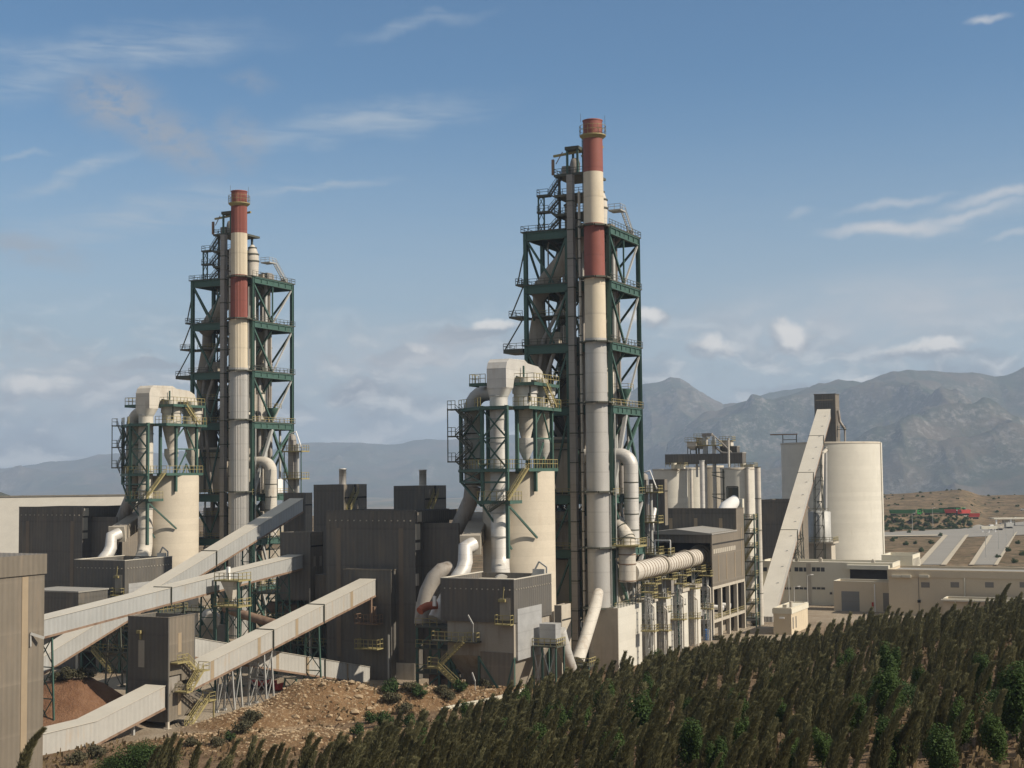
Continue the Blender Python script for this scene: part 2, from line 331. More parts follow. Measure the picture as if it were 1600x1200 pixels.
# ------------------------------------------------------------------ the ground
TT = np.array([-.45, -.18, -.045, .045, .18, .27, .36, .6])
YY = np.array([0, 30, 60, 100, 140, 180, 220, 260, 300, 340, 380, 420])
HH = np.array([
 [38, 30, 23, 14.5, 6.8, 1.6, 0, 0, 0, 0, 0, 0],
 [38, 30, 24, 16, 8.3, 2.6, 0, 0, 0, 0, 0, 0],
 [38, 30, 23, 15.5, 9.8, 5.2, 2.2, .4, 0, 0, 0, 0],
 [38, 30, 23, 16.5, 12, 8.3, 5, 1.5, 0, 0, 0, 0],
 [38, 31, 24, 17.5, 14, 11, 8.2, 5.0, 1.4, 0, 0, 0],
 [38, 31.3, 25, 18.2, 15.6, 13.6, 11.8, 8.8, 5, 2, 0, 0],
 [38, 31.6, 26, 19.2, 17.4, 16, 14.2, 11.2, 7.6, 4, 1, 0],
 [38, 32, 27, 22, 22, 21, 20, 17, 13, 8, 3, 0]], float)
def interp2(t, y):
    t = np.clip(t, TT[0], TT[-1]-1e-6); y = np.clip(y, 0, YY[-1]-1e-6)
    i = np.clip(np.searchsorted(TT, t, 'right')-1, 0, len(TT)-2); j = np.clip(np.searchsorted(YY, y, 'right')-1, 0, len(YY)-2)
    a = (t-TT[i])/(TT[i+1]-TT[i]); b = (y-YY[j])/(YY[j+1]-YY[j]); a = a*a*(3-2*a)
    return (HH[i, j]*(1-a)+HH[i+1, j]*a)*(1-b)+(HH[i, j+1]*(1-a)+HH[i+1, j+1]*a)*b
_lat = rng.random((257, 257))
def vnoise(x, y):
    x = np.asarray(x, float); y = np.asarray(y, float); xi = np.floor(x).astype(int); yi = np.floor(y).astype(int); fx = x-xi; fy = y-yi
    fx = fx*fx*(3-2*fx); fy = fy*fy*(3-2*fy); g = lambda a, b: _lat[a % 256, b % 256]
    return (g(xi, yi)*(1-fx)+g(xi+1, yi)*fx)*(1-fy)+(g(xi, yi+1)*(1-fx)+g(xi+1, yi+1)*fx)*fy
def fbm(x, y, o=5, k=.5):
    s = 0; a = 1; n = 0
    for i in range(o): s = s+a*vnoise(x*2**i+i*17.3, y*2**i+i*31.7); n += a; a *= k
    return s/n
def ridged(x, y, o=5):
    s = 0; a = 1; n = 0; w = 1
    for i in range(o):
        v = 1-np.abs(2*vnoise(x*2**i+i*13.1, y*2**i+i*7.7)-1); v = v*v*w; w = np.clip(v*1.6, 0, 1); s = s+a*v; n += a; a *= .5
    return s/n
# earth mound of quarried stone and the red earth heap at the left, as centres in world metres
MOUND = [(-31, 236, 13, 8, 5.6, .25), (-18, 240, 11, 8, 4.2, 0.), (-41, 228, 10, 7, 2.8, .5), (-43, 212, 15, 8, 1.8, .3), (-30, 208, 13, 10, 2.6, .2), (-4, 246, 12, 8, 3.2, 0.)]
HEAP = [(at(105, 1060, 236)[0], 236, 12, 9, 6.6, 0.), (at(165, 1090, 238)[0], 240, 8, 7, 3.2, 0.)]
def bumps(X, Y, L):
    z = 0
    for x, y, a, b, h, r in L:
        dx, dy = X-x, Y-y; u = dx*math.cos(r)+dy*math.sin(r); v = -dx*math.sin(r)+dy*math.cos(r)
        z = np.maximum(z, h*np.clip(1.25*np.exp(-((u/a)**2+(v/b)**2))-.12, 0, 1))
    return z
def gz(X, Y):
    X = np.asarray(X, float); Y = np.asarray(Y, float)
    Yc = np.maximum(Y, 1e-3); t = X/np.maximum(Yc, 25); hill = np.where(Y > 0, interp2(t, Yc), 38+0*X)
    z = hill+np.clip(hill/6, 0, 1)*(fbm(X*.06, Y*.06)-.5)*1.6
    mo = bumps(X, Y, MOUND); z = np.maximum(z, mo*(.82+.4*fbm(X*.22, Y*.22)))
    he = bumps(X, Y, HEAP); z = np.maximum(z, he*(.85+.3*fbm(X*.2, Y*.2)))
    # knoll beyond the trucks and the scrub strip before them
    k = np.exp(-(((X-520)/210)**2+((Y-1330)/150)**2)); z = z+k*15*(.8+.4*fbm(X*.02, Y*.02))
    te = np.clip((Y-953)/20, 0, 1)*np.clip((.335-X/np.maximum(Y, 1))/.02, 0, 1); te = te*te*(3-2*te); z = z+te*8*np.clip((X-120)/60, 0, 1)
    # end of the plateau, then the valley floor
    e = np.clip((np.hypot(X*.55, Y)-(1480+250*np.clip(X/600, -1, 1)))/900, 0, 1); e = e*e*(3-2*e); z = z-e*150
    v = np.clip((Y-2500)/2000, 0, 1); z = z+v*(fbm(X*.0016, Y*.0016)-.5)*70
    return z
def build_ground():
    azs = np.radians(np.concatenate([np.arange(-100, -24, 2.), np.arange(-24, 24, .125), np.arange(24, 101, 2.)]))
    rr = np.concatenate([np.arange(2, 60, 4.), np.arange(60, 330, 1.), np.arange(330, 480, 3.), np.arange(480, 1500, 7.), np.geomspace(1500, 18000, 72)])
    RR, AZ = np.meshgrid(rr, azs, indexing='ij'); X, Y = RR*np.sin(AZ), RR*np.cos(AZ); Z = gz(X, Y)
    n, m = X.shape; v = np.stack([X, Y, Z], -1).reshape(-1, 3)
    idx = np.arange(n*m).reshape(n, m); f = np.stack([idx[:-1, :-1], idx[:-1, 1:], idx[1:, 1:], idx[1:, :-1]], -1).reshape(-1, 4)
    me = bpy.data.meshes.new('ground'); me.from_pydata(v.tolist(), [], f.tolist()); me.polygons.foreach_set('use_smooth', [True]*len(f))
    hill = interp2(X/np.maximum(Y, 25), np.maximum(Y, 0))
    mo = np.clip(bumps(X, Y, MOUND)/1.0, 0, 1); he = np.clip(bumps(X, Y, HEAP)/1., 0, 1)
    col = np.zeros((n*m, 4)); col[:, 0] = np.clip(hill/.8, 0, 1).ravel(); col[:, 1] = mo.ravel(); col[:, 2] = he.ravel(); col[:, 3] = 1
    ca = me.color_attributes.new('zones', 'FLOAT_COLOR', 'POINT'); ca.data.foreach_set('color', col.ravel())
    o = bpy.data.objects.new('ground', me); C.objects.link(o); o['kind'] = 'structure'
    m_ = bpy.data.materials.new('dusty_ground'); m_.use_nodes = True; t = NT(m_.node_tree); b = t.n['Principled BSDF']
    P = t.node('ShaderNodeTexCoord').outputs['Object']; at_ = t.node('ShaderNodeAttribute', attribute_name='zones'); sp_ = t.node('ShaderNodeSeparateColor'); t.l.new(at_.outputs['Color'], sp_.inputs[0])
    n1 = t.noise(P, .03, 5, .6); n2 = t.noise(P, .35, 5, .65); n3 = t.noise(P, 1.8, 4, .7); nf = t.noise(P, .0035, 6, .6); nm = t.noise(P, .055, 5, .62)
    yard = t.mix(t.ramp(n1, .35, .65), c4((.37, .315, .24)), c4((.26, .205, .145)))
    yard = t.mix(t.ramp(n2, .45, .75, 0, .5), yard, c4((.42, .37, .30)))
    soil = t.mix(t.ramp(n2, .35, .65), c4((.15, .095, .06)), c4((.22, .155, .095)))
    soil = t.mix(t.ramp(n3, .5, .7, 0, .6), soil, c4((.10, .085, .045)))
    mound = t.mix(t.ramp(n2, .38, .62), c4((.155, .092, .047)), c4((.215, .135, .072)))
    mound = t.mix(t.ramp(n3, .52, .66, 0, .8), mound, c4((.33, .245, .15)))
    heap = t.mix(t.ramp(n2, .35, .65), c4((.16, .085, .05)), c4((.22, .125, .075)))
    sepp = t.node('ShaderNodeSeparateXYZ'); t.l.new(P, sepp.inputs[0])
    far = t.ramp(sepp.outputs[1], 480, 620)
    dry = t.mix(t.ramp(nm, .40, .60), c4((.215, .155, .095)), c4((.145, .105, .064)))
    dry = t.mix(t.ramp(t.noise(P, .16, 5, .7), .50, .60, 0, .9), dry, c4((.055, .058, .028)))
    valley = t.ramp(sepp.outputs[1], 1900, 2600)
    val = t.mix(t.ramp(nf, .38, .62), c4((.075, .085, .045)), c4((.24, .17, .10)))
    val = t.mix(t.ramp(t.noise(P, .012, 5, .7), .5, .62, 0, .7), val, c4((.05, .065, .03)))
    c = t.mix(far, yard, dry); c = t.mix(valley, c, val)
    c = t.mix(sp_.outputs[0], c, soil); c = t.mix(sp_.outputs[2], c, heap); c = t.mix(sp_.outputs[1], c, mound)
    t.l.new(c, b.inputs['Base Color']); b.inputs['Roughness'].default_value = 1; b.inputs['Specular IOR Level'].default_value = .1
    bp = t.node('ShaderNodeBump'); bp.inputs['Strength'].default_value = .9; bp.inputs['Distance'].default_value = .5; t.put(bp.inputs['Height'], n3); t.l.new(bp.outputs[0], b.inputs['Normal'])
    me.materials.append(m_); return o
build_ground()
def build_mountains():
    # ridge lines read off the photograph, each at its own real distance
    def ridge(name, D, depth, prof, seed, amp, rock, footz=-150., na=620):
        xs = np.array([p[0] for p in prof], float); hs = []
        for px, py in prof: hs.append(at(px, py, D)[2])
        hs = np.array(hs); tx = np.array([ray(p[0], p[1])[0] for p in prof])
        ta = np.linspace(tx[0], tx[-1], na); dr = np.linspace(-1, .55, 130)
        T, Dd = np.meshgrid(ta, dr, indexing='ij'); H = np.interp(T, tx, hs)-footz
        # smooth interpolation
        Y = D+Dd*depth; X = T*D + (Y-D)*0.0 + T*(Y-D)*.6
        fall = np.where(Dd < 0, 1-np.abs(Dd)**.92, 1-(Dd/.55)**1.5*.9); fall = np.clip(fall, 0, 1)
        r = ridged(X/1500+seed, Y/1500+seed*2, 6); r2 = ridged(X/520+seed, Y/520, 4); f2 = fbm(X/260, Y/260+seed, 4)
        w = np.clip(1-np.abs(Dd)*0, 0, 1)
        mid = np.clip(4*fall*(1-fall), 0, 1)
        Z = footz + H*fall + mid*amp*((r-.45)*1.5+(r2-.4)*.6+(f2-.5)*.2) + fall*amp*.16*(f2-.5)*1.2 + np.exp(-(Dd/.05)**2)*amp*.20*(r2-.5)
        n, m = X.shape; v = np.stack([X, Y, Z], -1).reshape(-1, 3); idx = np.arange(n*m).reshape(n, m)
        f = np.stack([idx[:-1, :-1], idx[1:, :-1], idx[1:, 1:], idx[:-1, 1:]], -1).reshape(-1, 4)
        me = bpy.data.meshes.new(name); me.from_pydata(v.tolist(), [], f.tolist()); me.polygons.foreach_set('use_smooth', [True]*len(f)); me.materials.append(MM)
        o = bpy.data.objects.new(name, me); C.objects.link(o); o['kind'] = 'structure'; return o
    MM = bpy.data.materials.new('scrub_mountain'); MM.use_nodes = True; t = NT(MM.node_tree); b = t.n['Principled BSDF']
    P = t.node('ShaderNodeTexCoord').outputs['Object']; a = t.noise(P, .0022, 7, .66); d = t.noise(P, .008, 6, .7); e = t.noise(t.scale(P, .006, .004, .012), 1, 6, .7)
    c = t.mix(t.ramp(a, .40, .62), c4((.042, .054, .036)), c4((.10, .082, .06))); c = t.mix(t.ramp(d, .46, .70, 0, .7), c, c4((.038, .05, .03)))
    nrm = t.node('ShaderNodeNewGeometry').outputs['Normal']; sz = t.node('ShaderNodeSeparateXYZ'); t.l.new(nrm, sz.inputs[0])
    steep = t.ramp(sz.outputs[2], .90, .74); e2 = t.noise(P, .028, 5, .75); c = t.mix(t.math('MULTIPLY', t.ramp(sz.outputs[2], .93, .80), t.math('MULTIPLY', t.ramp(e, .40, .55), t.ramp(e2, .45, .62))), c, c4((.19, .175, .16)))
    c = t.mix(t.math('MULTIPLY', t.ramp(e2, .52, .70), t.ramp(a, .5, .65, 0, .6)), c, c4((.12, .10, .08)))
    t.l.new(c, b.inputs['Base Color']); b.inputs['Roughness'].default_value = 1; b.inputs['Specular IOR Level'].default_value = 0
    bp = t.node('ShaderNodeBump'); bp.inputs['Strength'].default_value = 1; bp.inputs['Distance'].default_value = 18; t.put(bp.inputs['Height'], d); t.l.new(bp.outputs[0], b.inputs['Normal'])
    ridge('mountain_massif', 8600, 3600, [(1040, 700), (1090, 668), (1130, 640), (1165, 628), (1200, 619), (1250, 606), (1290, 597), (1310, 592), (1345, 597), (1370, 592), (1395, 578), (1420, 574), (1450, 573), (1480, 578), (1520, 580), (1556, 588), (1575, 584), (1600, 574), (1650, 560), (1750, 548), (1950, 575), (2200, 600)], 3.1, 330, 1)
    ridge('mountain_peak', 10300, 3000, [(880, 668), (930, 645), (970, 622), (1000, 608), (1030, 600), (1045, 592), (1060, 590), (1075, 594), (1095, 612), (1130, 634), (1180, 624), (1230, 607), (1262, 600), (1300, 612), (1400, 640), (1500, 660)], 9.7, 300, 1)
    ridge('distant_hills', 15200, 3600, [(-500, 712), (-250, 722), (0, 730), (60, 724), (120, 716), (180, 708), (240, 706), (330, 707), (400, 704), (440, 697), (480, 691), (520, 693), (600, 693), (680, 687), (740, 683), (800, 679), (900, 672), (1000, 672), (1150, 690)], 5.3, 170, .5)
    ridge('near_dark_hill', 2600, 700, [(-700, 705), (-500, 715), (-200, 742), (-60, 760), (0, 768), (14, 773), (30, 782), (50, 800)], 2.2, 26, .3)
build_mountains()
# ------------------------------------------------------------------ one production line (the nearer one), copied for the farther one
LINE = []                                               # (thing root, label on the far line)
def line(t, far_label): LINE.append((t.r, far_label)); return t
XS, YS = (-16.9, -7.4, 1.8), (-2.5, 6.3, 15.2)
LV = (12.5, 24.5, 35.6, 53.9, 66.9, 79.6, 90.9)
def build_tower():
    T = line(Thing('preheater_tower', 'green steel preheater tower with open decks behind the smooth chimney, right of centre', 'preheater tower', (0, 0, 0)),
             'green steel preheater tower on the left, behind the fluted chimney')
    for x in XS:
        for y in YS:
            if x > 0 and y == YS[1]: continue
            m = MB(); w = .34
            m.box(x-.38, x+.38, y-.42, y-.33, 0, LV[-1]-.1); m.box(x-.38, x+.38, y+.33, y+.42, 0, LV[-1]-.1); m.box(x-.12, x+.12, y-.33, y+.33, 0, LV[-1]-.1)
            T.part('column', m, 'green')
    for k, z in enumerate(LV):
        m = MB(); m.box(XS[0]-.9, XS[2]+.5, YS[0]-.6, YS[2]+.9, z-.22, z); T.part('deck', m, 'olive')
        for y in YS:
            m = MB(); d = 1.75 if y != YS[1] else 1.1; m.box(XS[0], XS[2]+.2, y-.22, y+.22, z-d-.24, z-.24)
            if y == YS[0]:
                m.box(XS[0], XS[2], y-.42, y-.24, z-.5, z-.25); m.box(XS[0], XS[2], y-.42, y-.24, z-d-.24, z-d)
            T.part('beam', m, 'green')
        for x in XS:
            m = MB(); d = 1.6 if x != XS[1] else 1.1; m.box(x-.2, x+.2, YS[0]+.5, YS[2]-.5, z-d-.24, z-.26)
            if x == XS[2]:
                m.box(x+.22, x+.42, YS[0]+.5, YS[2]-.5, z-.5, z-.27); m.box(x+.22, x+.42, YS[0]+.5, YS[2]-.5, z-d-.23, z-d)
                for y in (1, 3.6, 8.8, 11.8): m.box(x+.21, x+.4, y-.1, y+.1, z-d, z-.5)
            T.part('beam', m, 'green')
        m = MB(); x0, x1, y0, y1 = XS[0]-.8, XS[2]+.45, YS[0]-.55, YS[2]+.8
        m.rail([(x1, y0, z), (x1, y1, z), (x0, y1, z), (x0, y0, z), (-7.2, y0, z)]); T.part('railing', m, 'yellow' if z < 60 else 'olive')
    def brace(p, q, w=.42, mt='green'): T.part('brace', MB().bar(p, q, w), mt)
    zs = [0]+list(LV)
    for a, b in zip(zs, zs[1:]):
        t = b-1.9
        if b == 53.9:
            brace((1.8, 6.3, t), (1.8, 15.2, a+1), .6); brace((1.8, 14.9, t), (1.8, 3.5, a+6), .5); brace((1.8, 6.0, t), (1.8, -1.9, a+.5), .75, 'galv')  # last diagonal is the sunlit one: its light is put into the paler material
        elif b <= 36:
            brace((1.8, 6.3, a), (1.8, -2.2, t), .5); brace((1.8, 6.5, a), (1.8, 14.9, t), .7, 'galv'); brace((1.8, 2, t), (1.8, 6.1, a), .5, 'galv')  # paler outer diagonal carries its sunlight in the colour
        else:
            brace((1.8, -2.2, t), (1.8, 6.1, a), .42); brace((1.8, 14.9, t), (1.8, 6.5, a), .36, 'galv')  # second diagonal: sunlight on it put into the colour by the paler material
            brace((1.8, 6.3, t), (1.8, 6.3, a), .3) if b > 85 else None
        for x in (XS[0], XS[1]):
            brace((x, -2.2, t), (x, 6.1, a), .4); brace((x, 14.9, t), (x, 6.5, a), .4)
        brace((-16.6, -2.5, t), (-10.6, -2.5, a), .42); brace((-7.6, -2.5, t), (-11.6, -2.5, a), .36) if b not in (66.3,) else brace((-7.6, -2.5, t), (-16.6, -2.5, a), .42)
        for y in (6.3, 15.2): brace((-16.6, y, t), (-7.6, y, a), .42); brace((1.6, y, t), (-7.2, y, a), .42); brace((-7.6, y, t), (-16.6, y, a), .3)
    # stub platforms at the left
    for z, w in ((66.3, 4.6), (54.0, 2.5), (80.0, 1.6), (73.2, 3.2)):
        m = MB(); m.box(XS[0]-.9-w, XS[0]-.95, -2.4, 3.5, z-.9 if w > 4 else z-.4, z-.02); m.rail([(XS[0]-1, -2.35, z), (XS[0]-.9-w, -2.35, z), (XS[0]-.9-w, 3.4, z)])
        m.bar((XS[0]-w-.5, -2.2, z), (XS[0]-.4, -2.2, z+7), .22); T.part('side_platform', m, 'olive')
    # inner stairs
    for a, b in zip(LV, LV[1:]):
        m = MB(); h = (a+b)/2; m.stair((-15.8, 3.4, a), (-9.6, 3.4, h), (0, 1, 0)); m.box(-9.6, -8.4, 2.8, 5.6, h-.15, h); m.stair((-9.6, 5, h), (-15.8, 5, b), (0, 1, 0)); T.part('stair', m, 'olive')
    # top structure
    zt = LV[-1]
    for x, y in ((-9.4, -1.5), (-9.4, 4), (-3, -1.5), (-3, 4)):
        m = MB(); m.box(x-.22, x+.22, y-.22, y+.22, zt, 102.2); T.part('upper_column', m, 'olive')
    for z in (94.0, 98.0, 102.3):
        m = MB(); m.box(-9.9, -1.6 if z > 100 else -2.4, -3.3, 5.5, z-.5, z); T.part('upper_deck', m, 'olive')
        m = MB(); m.rail([(-1.7 if z > 100 else -2.5, -3.2, z), (-9.8, -3.2, z), (-9.8, 5.4, z)]); T.part('railing', m, 'olive')
    for x, y in ((-6.9, -3.0), (-6.9, .2), (-4.6, -3.0), (-4.6, .2)):
        m = MB(); m.box(x-.2, x+.2, y-.2, y+.2, 102.3, 107.2); T.part('upper_column', m, 'green')
    m = MB(); m.box(-7.3, -4.2, -3.4, .6, 107.2, 107.9); T.part('hoist_frame', m, 'olive')
    m = MB(); m.bar((-10.6, -1.6, 106.6), (.6, -1.6, 107.4), .45); T.part('hoist_beam', m, 'yellow')
    m = MB(); m.bar((-4.3, -1.4, 106.2), (-1.4, -1.4, 102.4), .4); T.part('brace', m, 'galv')
    m = MB(); m.lathe(-5.9, -1.2, [(1.0, 102.4), (1.1, 104.6), (.8, 105.6), (.3, 105.8)], 16); m.box(-8.6, -6.9, -2, -.4, 102.4, 104.2); T.part('drive_head', m, 'casing')
    zl = [89.9, 92.9, 97.1, 100.4]                      # zigzag stair at the left of the top
    lz = (90.9, 95.0, 98.5)
    for z in lz:
        m = MB(); m.box(-14.2, -11.4, -2.6, -1.0, z-.4, z); m.rail([(-11.6, -2.55, z), (-14.1, -2.55, z), (-14.1, -1.05, z)]); T.part('landing', m, 'olive')
    for x in (-14.1, -12.8):
        m = MB(); m.box(x-.13, x+.13, -2.0, -1.7, zt, 98.4); T.part('stair_post', m, 'green')
    m = MB()
    for a, b in ((90, 93), (93, 96), (96, 98.4)): m.bar((-14.1, -1.85, a), (-12.8, -1.85, b), .12); m.bar((-12.8, -1.85, a), (-14.1, -1.85, b), .12)
    T.part('stair_bracing', m, 'green')
    for (a, b) in (((-11.5, 90.9), (-9.2, 93.0)), ((-11.5, 95.0), (-9.2, 93.0)), ((-11.5, 95.0), (-9.2, 97.3)), ((-11.5, 98.5), (-9.2, 97.3)), ((-11.5, 98.5), (-8.8, 102.0))):
        m = MB(); m.stair((a[0], -1.8, a[1]), (b[0], -1.8, b[1]), (0, 1, 0), 1.2); T.part('stair', m, 'olive')
    m = MB(); m.box(-1.0, 1.8, 5, 8, 95.2, 95.5); m.rail([(-1, 5.05, 95.5), (1.7, 5.05, 95.5), (1.7, 8, 95.5)]); m.stair((1.2, 8.2, 95.4), (1.2, 13, 91), (1, 0, 0)); m.box(.2, 1.4, 12.4, 14, 90.95, 92); T.part('side_platform', m, 'galv')
    m = MB(); m.bar((-10.2, -2.9, 102.3), (-10.2, -2.9, 105.6), .5); m.bar((-9.5, -2.9, 104.6), (-8, -2.9, 107), .14); T.part('davit', m, 'brown_duct')
build_tower()
def build_chimney(fluted):
    if not fluted: T = Thing('chimney', 'smooth chimney banded red and cream, nearer of the two, before the right tower', 'chimney', (-.1, -5.6, 0))
    else: T = Thing('chimney', 'fluted metal-clad chimney banded red and cream, on the left and farther away', 'chimney', (-.1, -5.6, 0))
    x, y = -.1, -5.6
    rad = lambda z: 2.28 if z < 45 else 2.28-.3*(z-45)/67
    bands = [('lower_shaft', 'steelgrey', 0, 67.2), ('cream_band', 'cream', 67.2, 79.4), ('red_band', 'red', 79.4, 90.7), ('cream_band', 'cream', 90.7, 101.3), ('red_band', 'red', 101.3, 111.9)]
    for nm, mt, a, b in bands:
        m = MB(); zz = [a+(b-a)*k/4 for k in range(5)]
        m.lathe(x, y, [(rad(z), z) for z in zz], 72 if fluted else 40, caps=(b > 111), flute=-.12 if fluted else 0)
        T.part(nm, m, mt)
    m = MB(); m.lathe(x, y, [(2.05, 111.88), (2.1, 112.1), (1.8, 112.1), (1.75, 110.0)], 36, caps=False); T.part('rim', m, 'red')
    m = MB(); m.cyl(x, y, 2.0, 2.7, 108.2, 108.8, 28); m.cyl(x, y, 2.7, 2.7, 108.8, 109.0, 28); T.part('top_platform', m, 'yellow')
    m = MB(); ring = [(x+2.7*math.cos(a), y+2.7*math.sin(a), 109.0) for a in np.linspace(0, 2*math.pi, 17)]; m.rail(ring, 1.9, .07, 1.1); T.part('railing', m, 'yellow')
    m = MB(); m.bar((x-2.5, y-.3, 112), (x-2.5, y-.3, 113.8), .05); m.bar((x+2.6, y+.3, 110), (x+2.6, y+.3, 113), .05); T.part('lightning_rod', m, 'olive')
    for z in (13, 25, 36.2, 54.2, 66.5, 79.6, 90.2):
        m = MB(); rr = rad(z)
        for a in range(8):
            t0, t1 = a*math.pi/4+math.pi/8, (a+1)*math.pi/4+math.pi/8; q = rr+.75
            m.bar((x+q*math.cos(t0), y+q*math.sin(t0), z), (x+q*math.cos(t1), y+q*math.sin(t1), z), .9, .3)
        m.bar((x-2.4, y+1.5, z), (x-2.4, -2.2, z), .3); m.bar((x+2.2, y+1.5, z), (1.6, -2.3, z), .3); T.part('support_ring', m, 'olive')
    m = MB(); a = math.radians(10); px_, py_ = x+2.55*math.cos(a), y+2.55*math.sin(a)
    m.bar((px_, py_-.2, 3), (px_, py_-.2, 36), .1); m.bar((px_, py_+.25, 3), (px_, py_+.25, 36), .1); T.part('ladder', m, 'galv')
    m = MB(); m.bar((x-2.3, y-.2, 90.5), (x-2.3, y-.2, 109), .1); m.bar((x-2.3, y+.25, 90.5), (x-2.3, y+.25, 109), .1)
    for k in range(20): m.bar((x-2.3, y-.2, 90.9+k*.9), (x-2.3, y+.25, 90.9+k*.9), .06)
    T.part('ladder', m, 'olive'); return T
build_chimney(False)
ch = build_chimney(True); ch.r.location = Vector(ch.r.location)+Vector((*OFF, 0))
def build_line():
    T = line(Thing('bucket_elevator', 'tall grey boxed elevator casing running up the front of the right tower beside the chimney', 'bucket elevator', (-5.6, -4.5, 0)), 'tall grey boxed elevator casing running up the left tower beside the fluted chimney')
    m = MB(); m.box(-6.3, -5.0, -5.1, -3.8, 0, 101.6); T.part('casing', m, 'casing')
    for z in range(6, 102, 6): m = MB(); m.box(-6.4, -4.9, -5.2, -3.7, z, z+.22); T.part('casing_flange', m, 'olive')
    m = MB(); m.tube([(-3.9, -4.2, 2), (-3.9, -4.2, 98)], .28, 10); T.part('riser_pipe', m, 'dusty')
    m = MB()
    for z in range(4, 96, 4): m.box(-4.2, -3.6, -4.5, -3.9, z, z+.25)
    m.bar((-4.6, -3.7, 0), (-4.6, -3.7, 92), .12); T.part('pipe_brackets', m, 'olive')
    # vessels inside the tower
    def vessel(name, lab, far, x, y, prof, mt='dusty', cat='vessel', extra=None):
        T = line(Thing(name, lab, cat, (x, y, prof[0][1])), far); n = len(prof); body = [p for p in prof]
        m = MB().lathe(x, y, body, 28); T.part('shell', m, mt)
        m = MB()
        for r, z in prof[1:-1]: m.lathe(x, y, [(r+.18, z-.14), (r+.18, z+.14)], 28)
        T.part('flange_rings', m, 'olive')
        if extra: extra(T)
        return T
    vessel('calciner_vessel', 'bottle-shaped grey vessel bulging from the left edge of the right tower', 'bottle-shaped grey vessel inside the left edge of the left tower', -16.6, 3.2, [(2.7, 46), (2.7, 66.4), (1.35, 74), (1.2, 78)], 'grey')
    vessel('cyclone', 'shadowed cyclone with conical bottom hanging mid-height inside the right tower', 'shadowed cyclone with conical bottom mid-height inside the left tower', -11.2, 8.6, [(.7, 47), (3.0, 55.5), (3.0, 63), (1.5, 65)], 'grey', 'cyclone')
    vessel('cyclone', 'pale cyclone behind the chimney just above the mid deck of the right tower', 'pale cyclone behind the fluted chimney above the mid deck of the left tower', -3.4, 7, [(.7, 45), (2.6, 54.5), (2.6, 61.5), (1.1, 65.5)], 'dusty', 'cyclone')
    vessel('cyclone', 'dark cyclone under the second highest deck of the right tower', 'dark cyclone under the second highest deck of the left tower', -4.2, 9.5, [(.7, 67.5), (2.9, 73.6), (2.9, 77.5)], 'grey', 'cyclone')
    vessel('cyclone', 'dark cyclone under the top deck inside the right tower', 'dark cyclone under the top deck inside the left tower', -11.5, 9.5, [(.6, 80.2), (2.6, 84.5), (2.6, 87.8)], 'grey', 'cyclone')
    vessel('top_cyclone', 'small dusty cyclone on the top deck behind the upper chimney of the right tower', 'silver-topped cyclone on the top deck behind the upper fluted chimney', -2.2, 3.0, [(1.5, 90.95), (1.7, 95.5), (1.6, 97.3), (1.0, 99), (.4, 99.8)], 'dusty', 'cyclone')
    vessel('surge_bin', 'tall grey bin standing on the top deck left of the elevator, right tower', 'tall grey bin standing on the top deck of the left tower', -8.2, 1.6, [(1.3, 89.9), (1.3, 96.5), (.8, 97.5)], 'grey', 'bin')
    def duct(name, lab, far, pts, r, mt, seams=0, n=16, cat='duct'):
        T = line(Thing(name, lab, cat, R4(pts[0])), far); T.part('duct_shell', MB().tube(pts, r, n), mt)
        if seams:
            m = MB(); r0 = r if not isinstance(r, list) else max(r)
            for p, q in zip(pts, pts[1:]):
                p, q = Vector(p), Vector(q); L = (q-p).length; k = int(L/seams); d = (q-p).normalized()
                for i in range(1, k): c = p.lerp(q, i/k); m.tube([c-d*.1, c+d*.1], r0+.07, n)
            if m.v: T.part('seam_rings', m, 'olive')
        return T
    duct('inclined_duct', 'wide inclined duct descending leftward under the top deck of the right tower', 'wide inclined duct descending leftward under the top deck of the left tower', [(-4.5, 1, 92), (-6.2, 1, 88.5), (-13.2, 1, 81), (-16.4, 2, 77.8)], 1.9, 'grey')
    duct('inclined_duct', 'dark inclined chute crossing the middle bay of the right tower', 'dark inclined chute crossing the middle bay of the left tower', [(-7.6, -1.2, 78), (-13.6, -1.2, 68), (-14.6, -1.2, 62), (-14.6, -1.2, 40)], .42, 'casing')
    duct('riser_duct', 'thick dusty riser duct in the core of the right tower', 'thick dusty riser duct in the core of the left tower', [(-6.8, 8, 8), (-6.8, 8, 46), (-5.5, 8, 52), (-5.5, 8, 66)], 2.0, 'grey', 6)
    duct('meal_pipe', 'curved grey pipe rising beside the left columns of the right tower', 'curved grey pipe rising beside the left columns of the left tower', [(-13.2, 1, 30), (-11.4, -1.4, 36), (-12.4, -1.4, 44), (-13.4, -1.4, 52), (-13.0, -1.4, 60), (-10.5, -1.4, 67)], .45, 'dark_duct', 0, 10, 'pipe')
    arc = [(1.9+2.3*math.sin(a), 2.2, 41.2+2.3*math.cos(a)) for a in np.linspace(0, math.pi/2, 7)]
    duct('air_duct', 'silver elbow duct turning down beside the lower right face of the right tower', 'cream elbow duct turning down beside the lower right face of the left tower', [(-6, 2.2, 43.5)]+arc+[(4.2, 2.2, 25)], 1.5, 'duct', 3.2)
    # kiln floor housing and feed box
    T = line(Thing('kiln_inlet_house', 'grey plate box between the columns in the lower right tower', 'inlet housing', (-11, 4, 27)), 'grey plate box between the columns in the lower left tower')
    m = MB(); m.box(-15.8, -8.2, -1.4, 5, 36, 47.5); T.part('housing', m, 'grey'); m = MB(); m.box(-15.9, -8.1, -1.5, -1.3, 46.2, 47.0); m.box(-14, -13.4, -1.55, -1.35, 36, 46.2); T.part('stiffeners', m, 'olive')
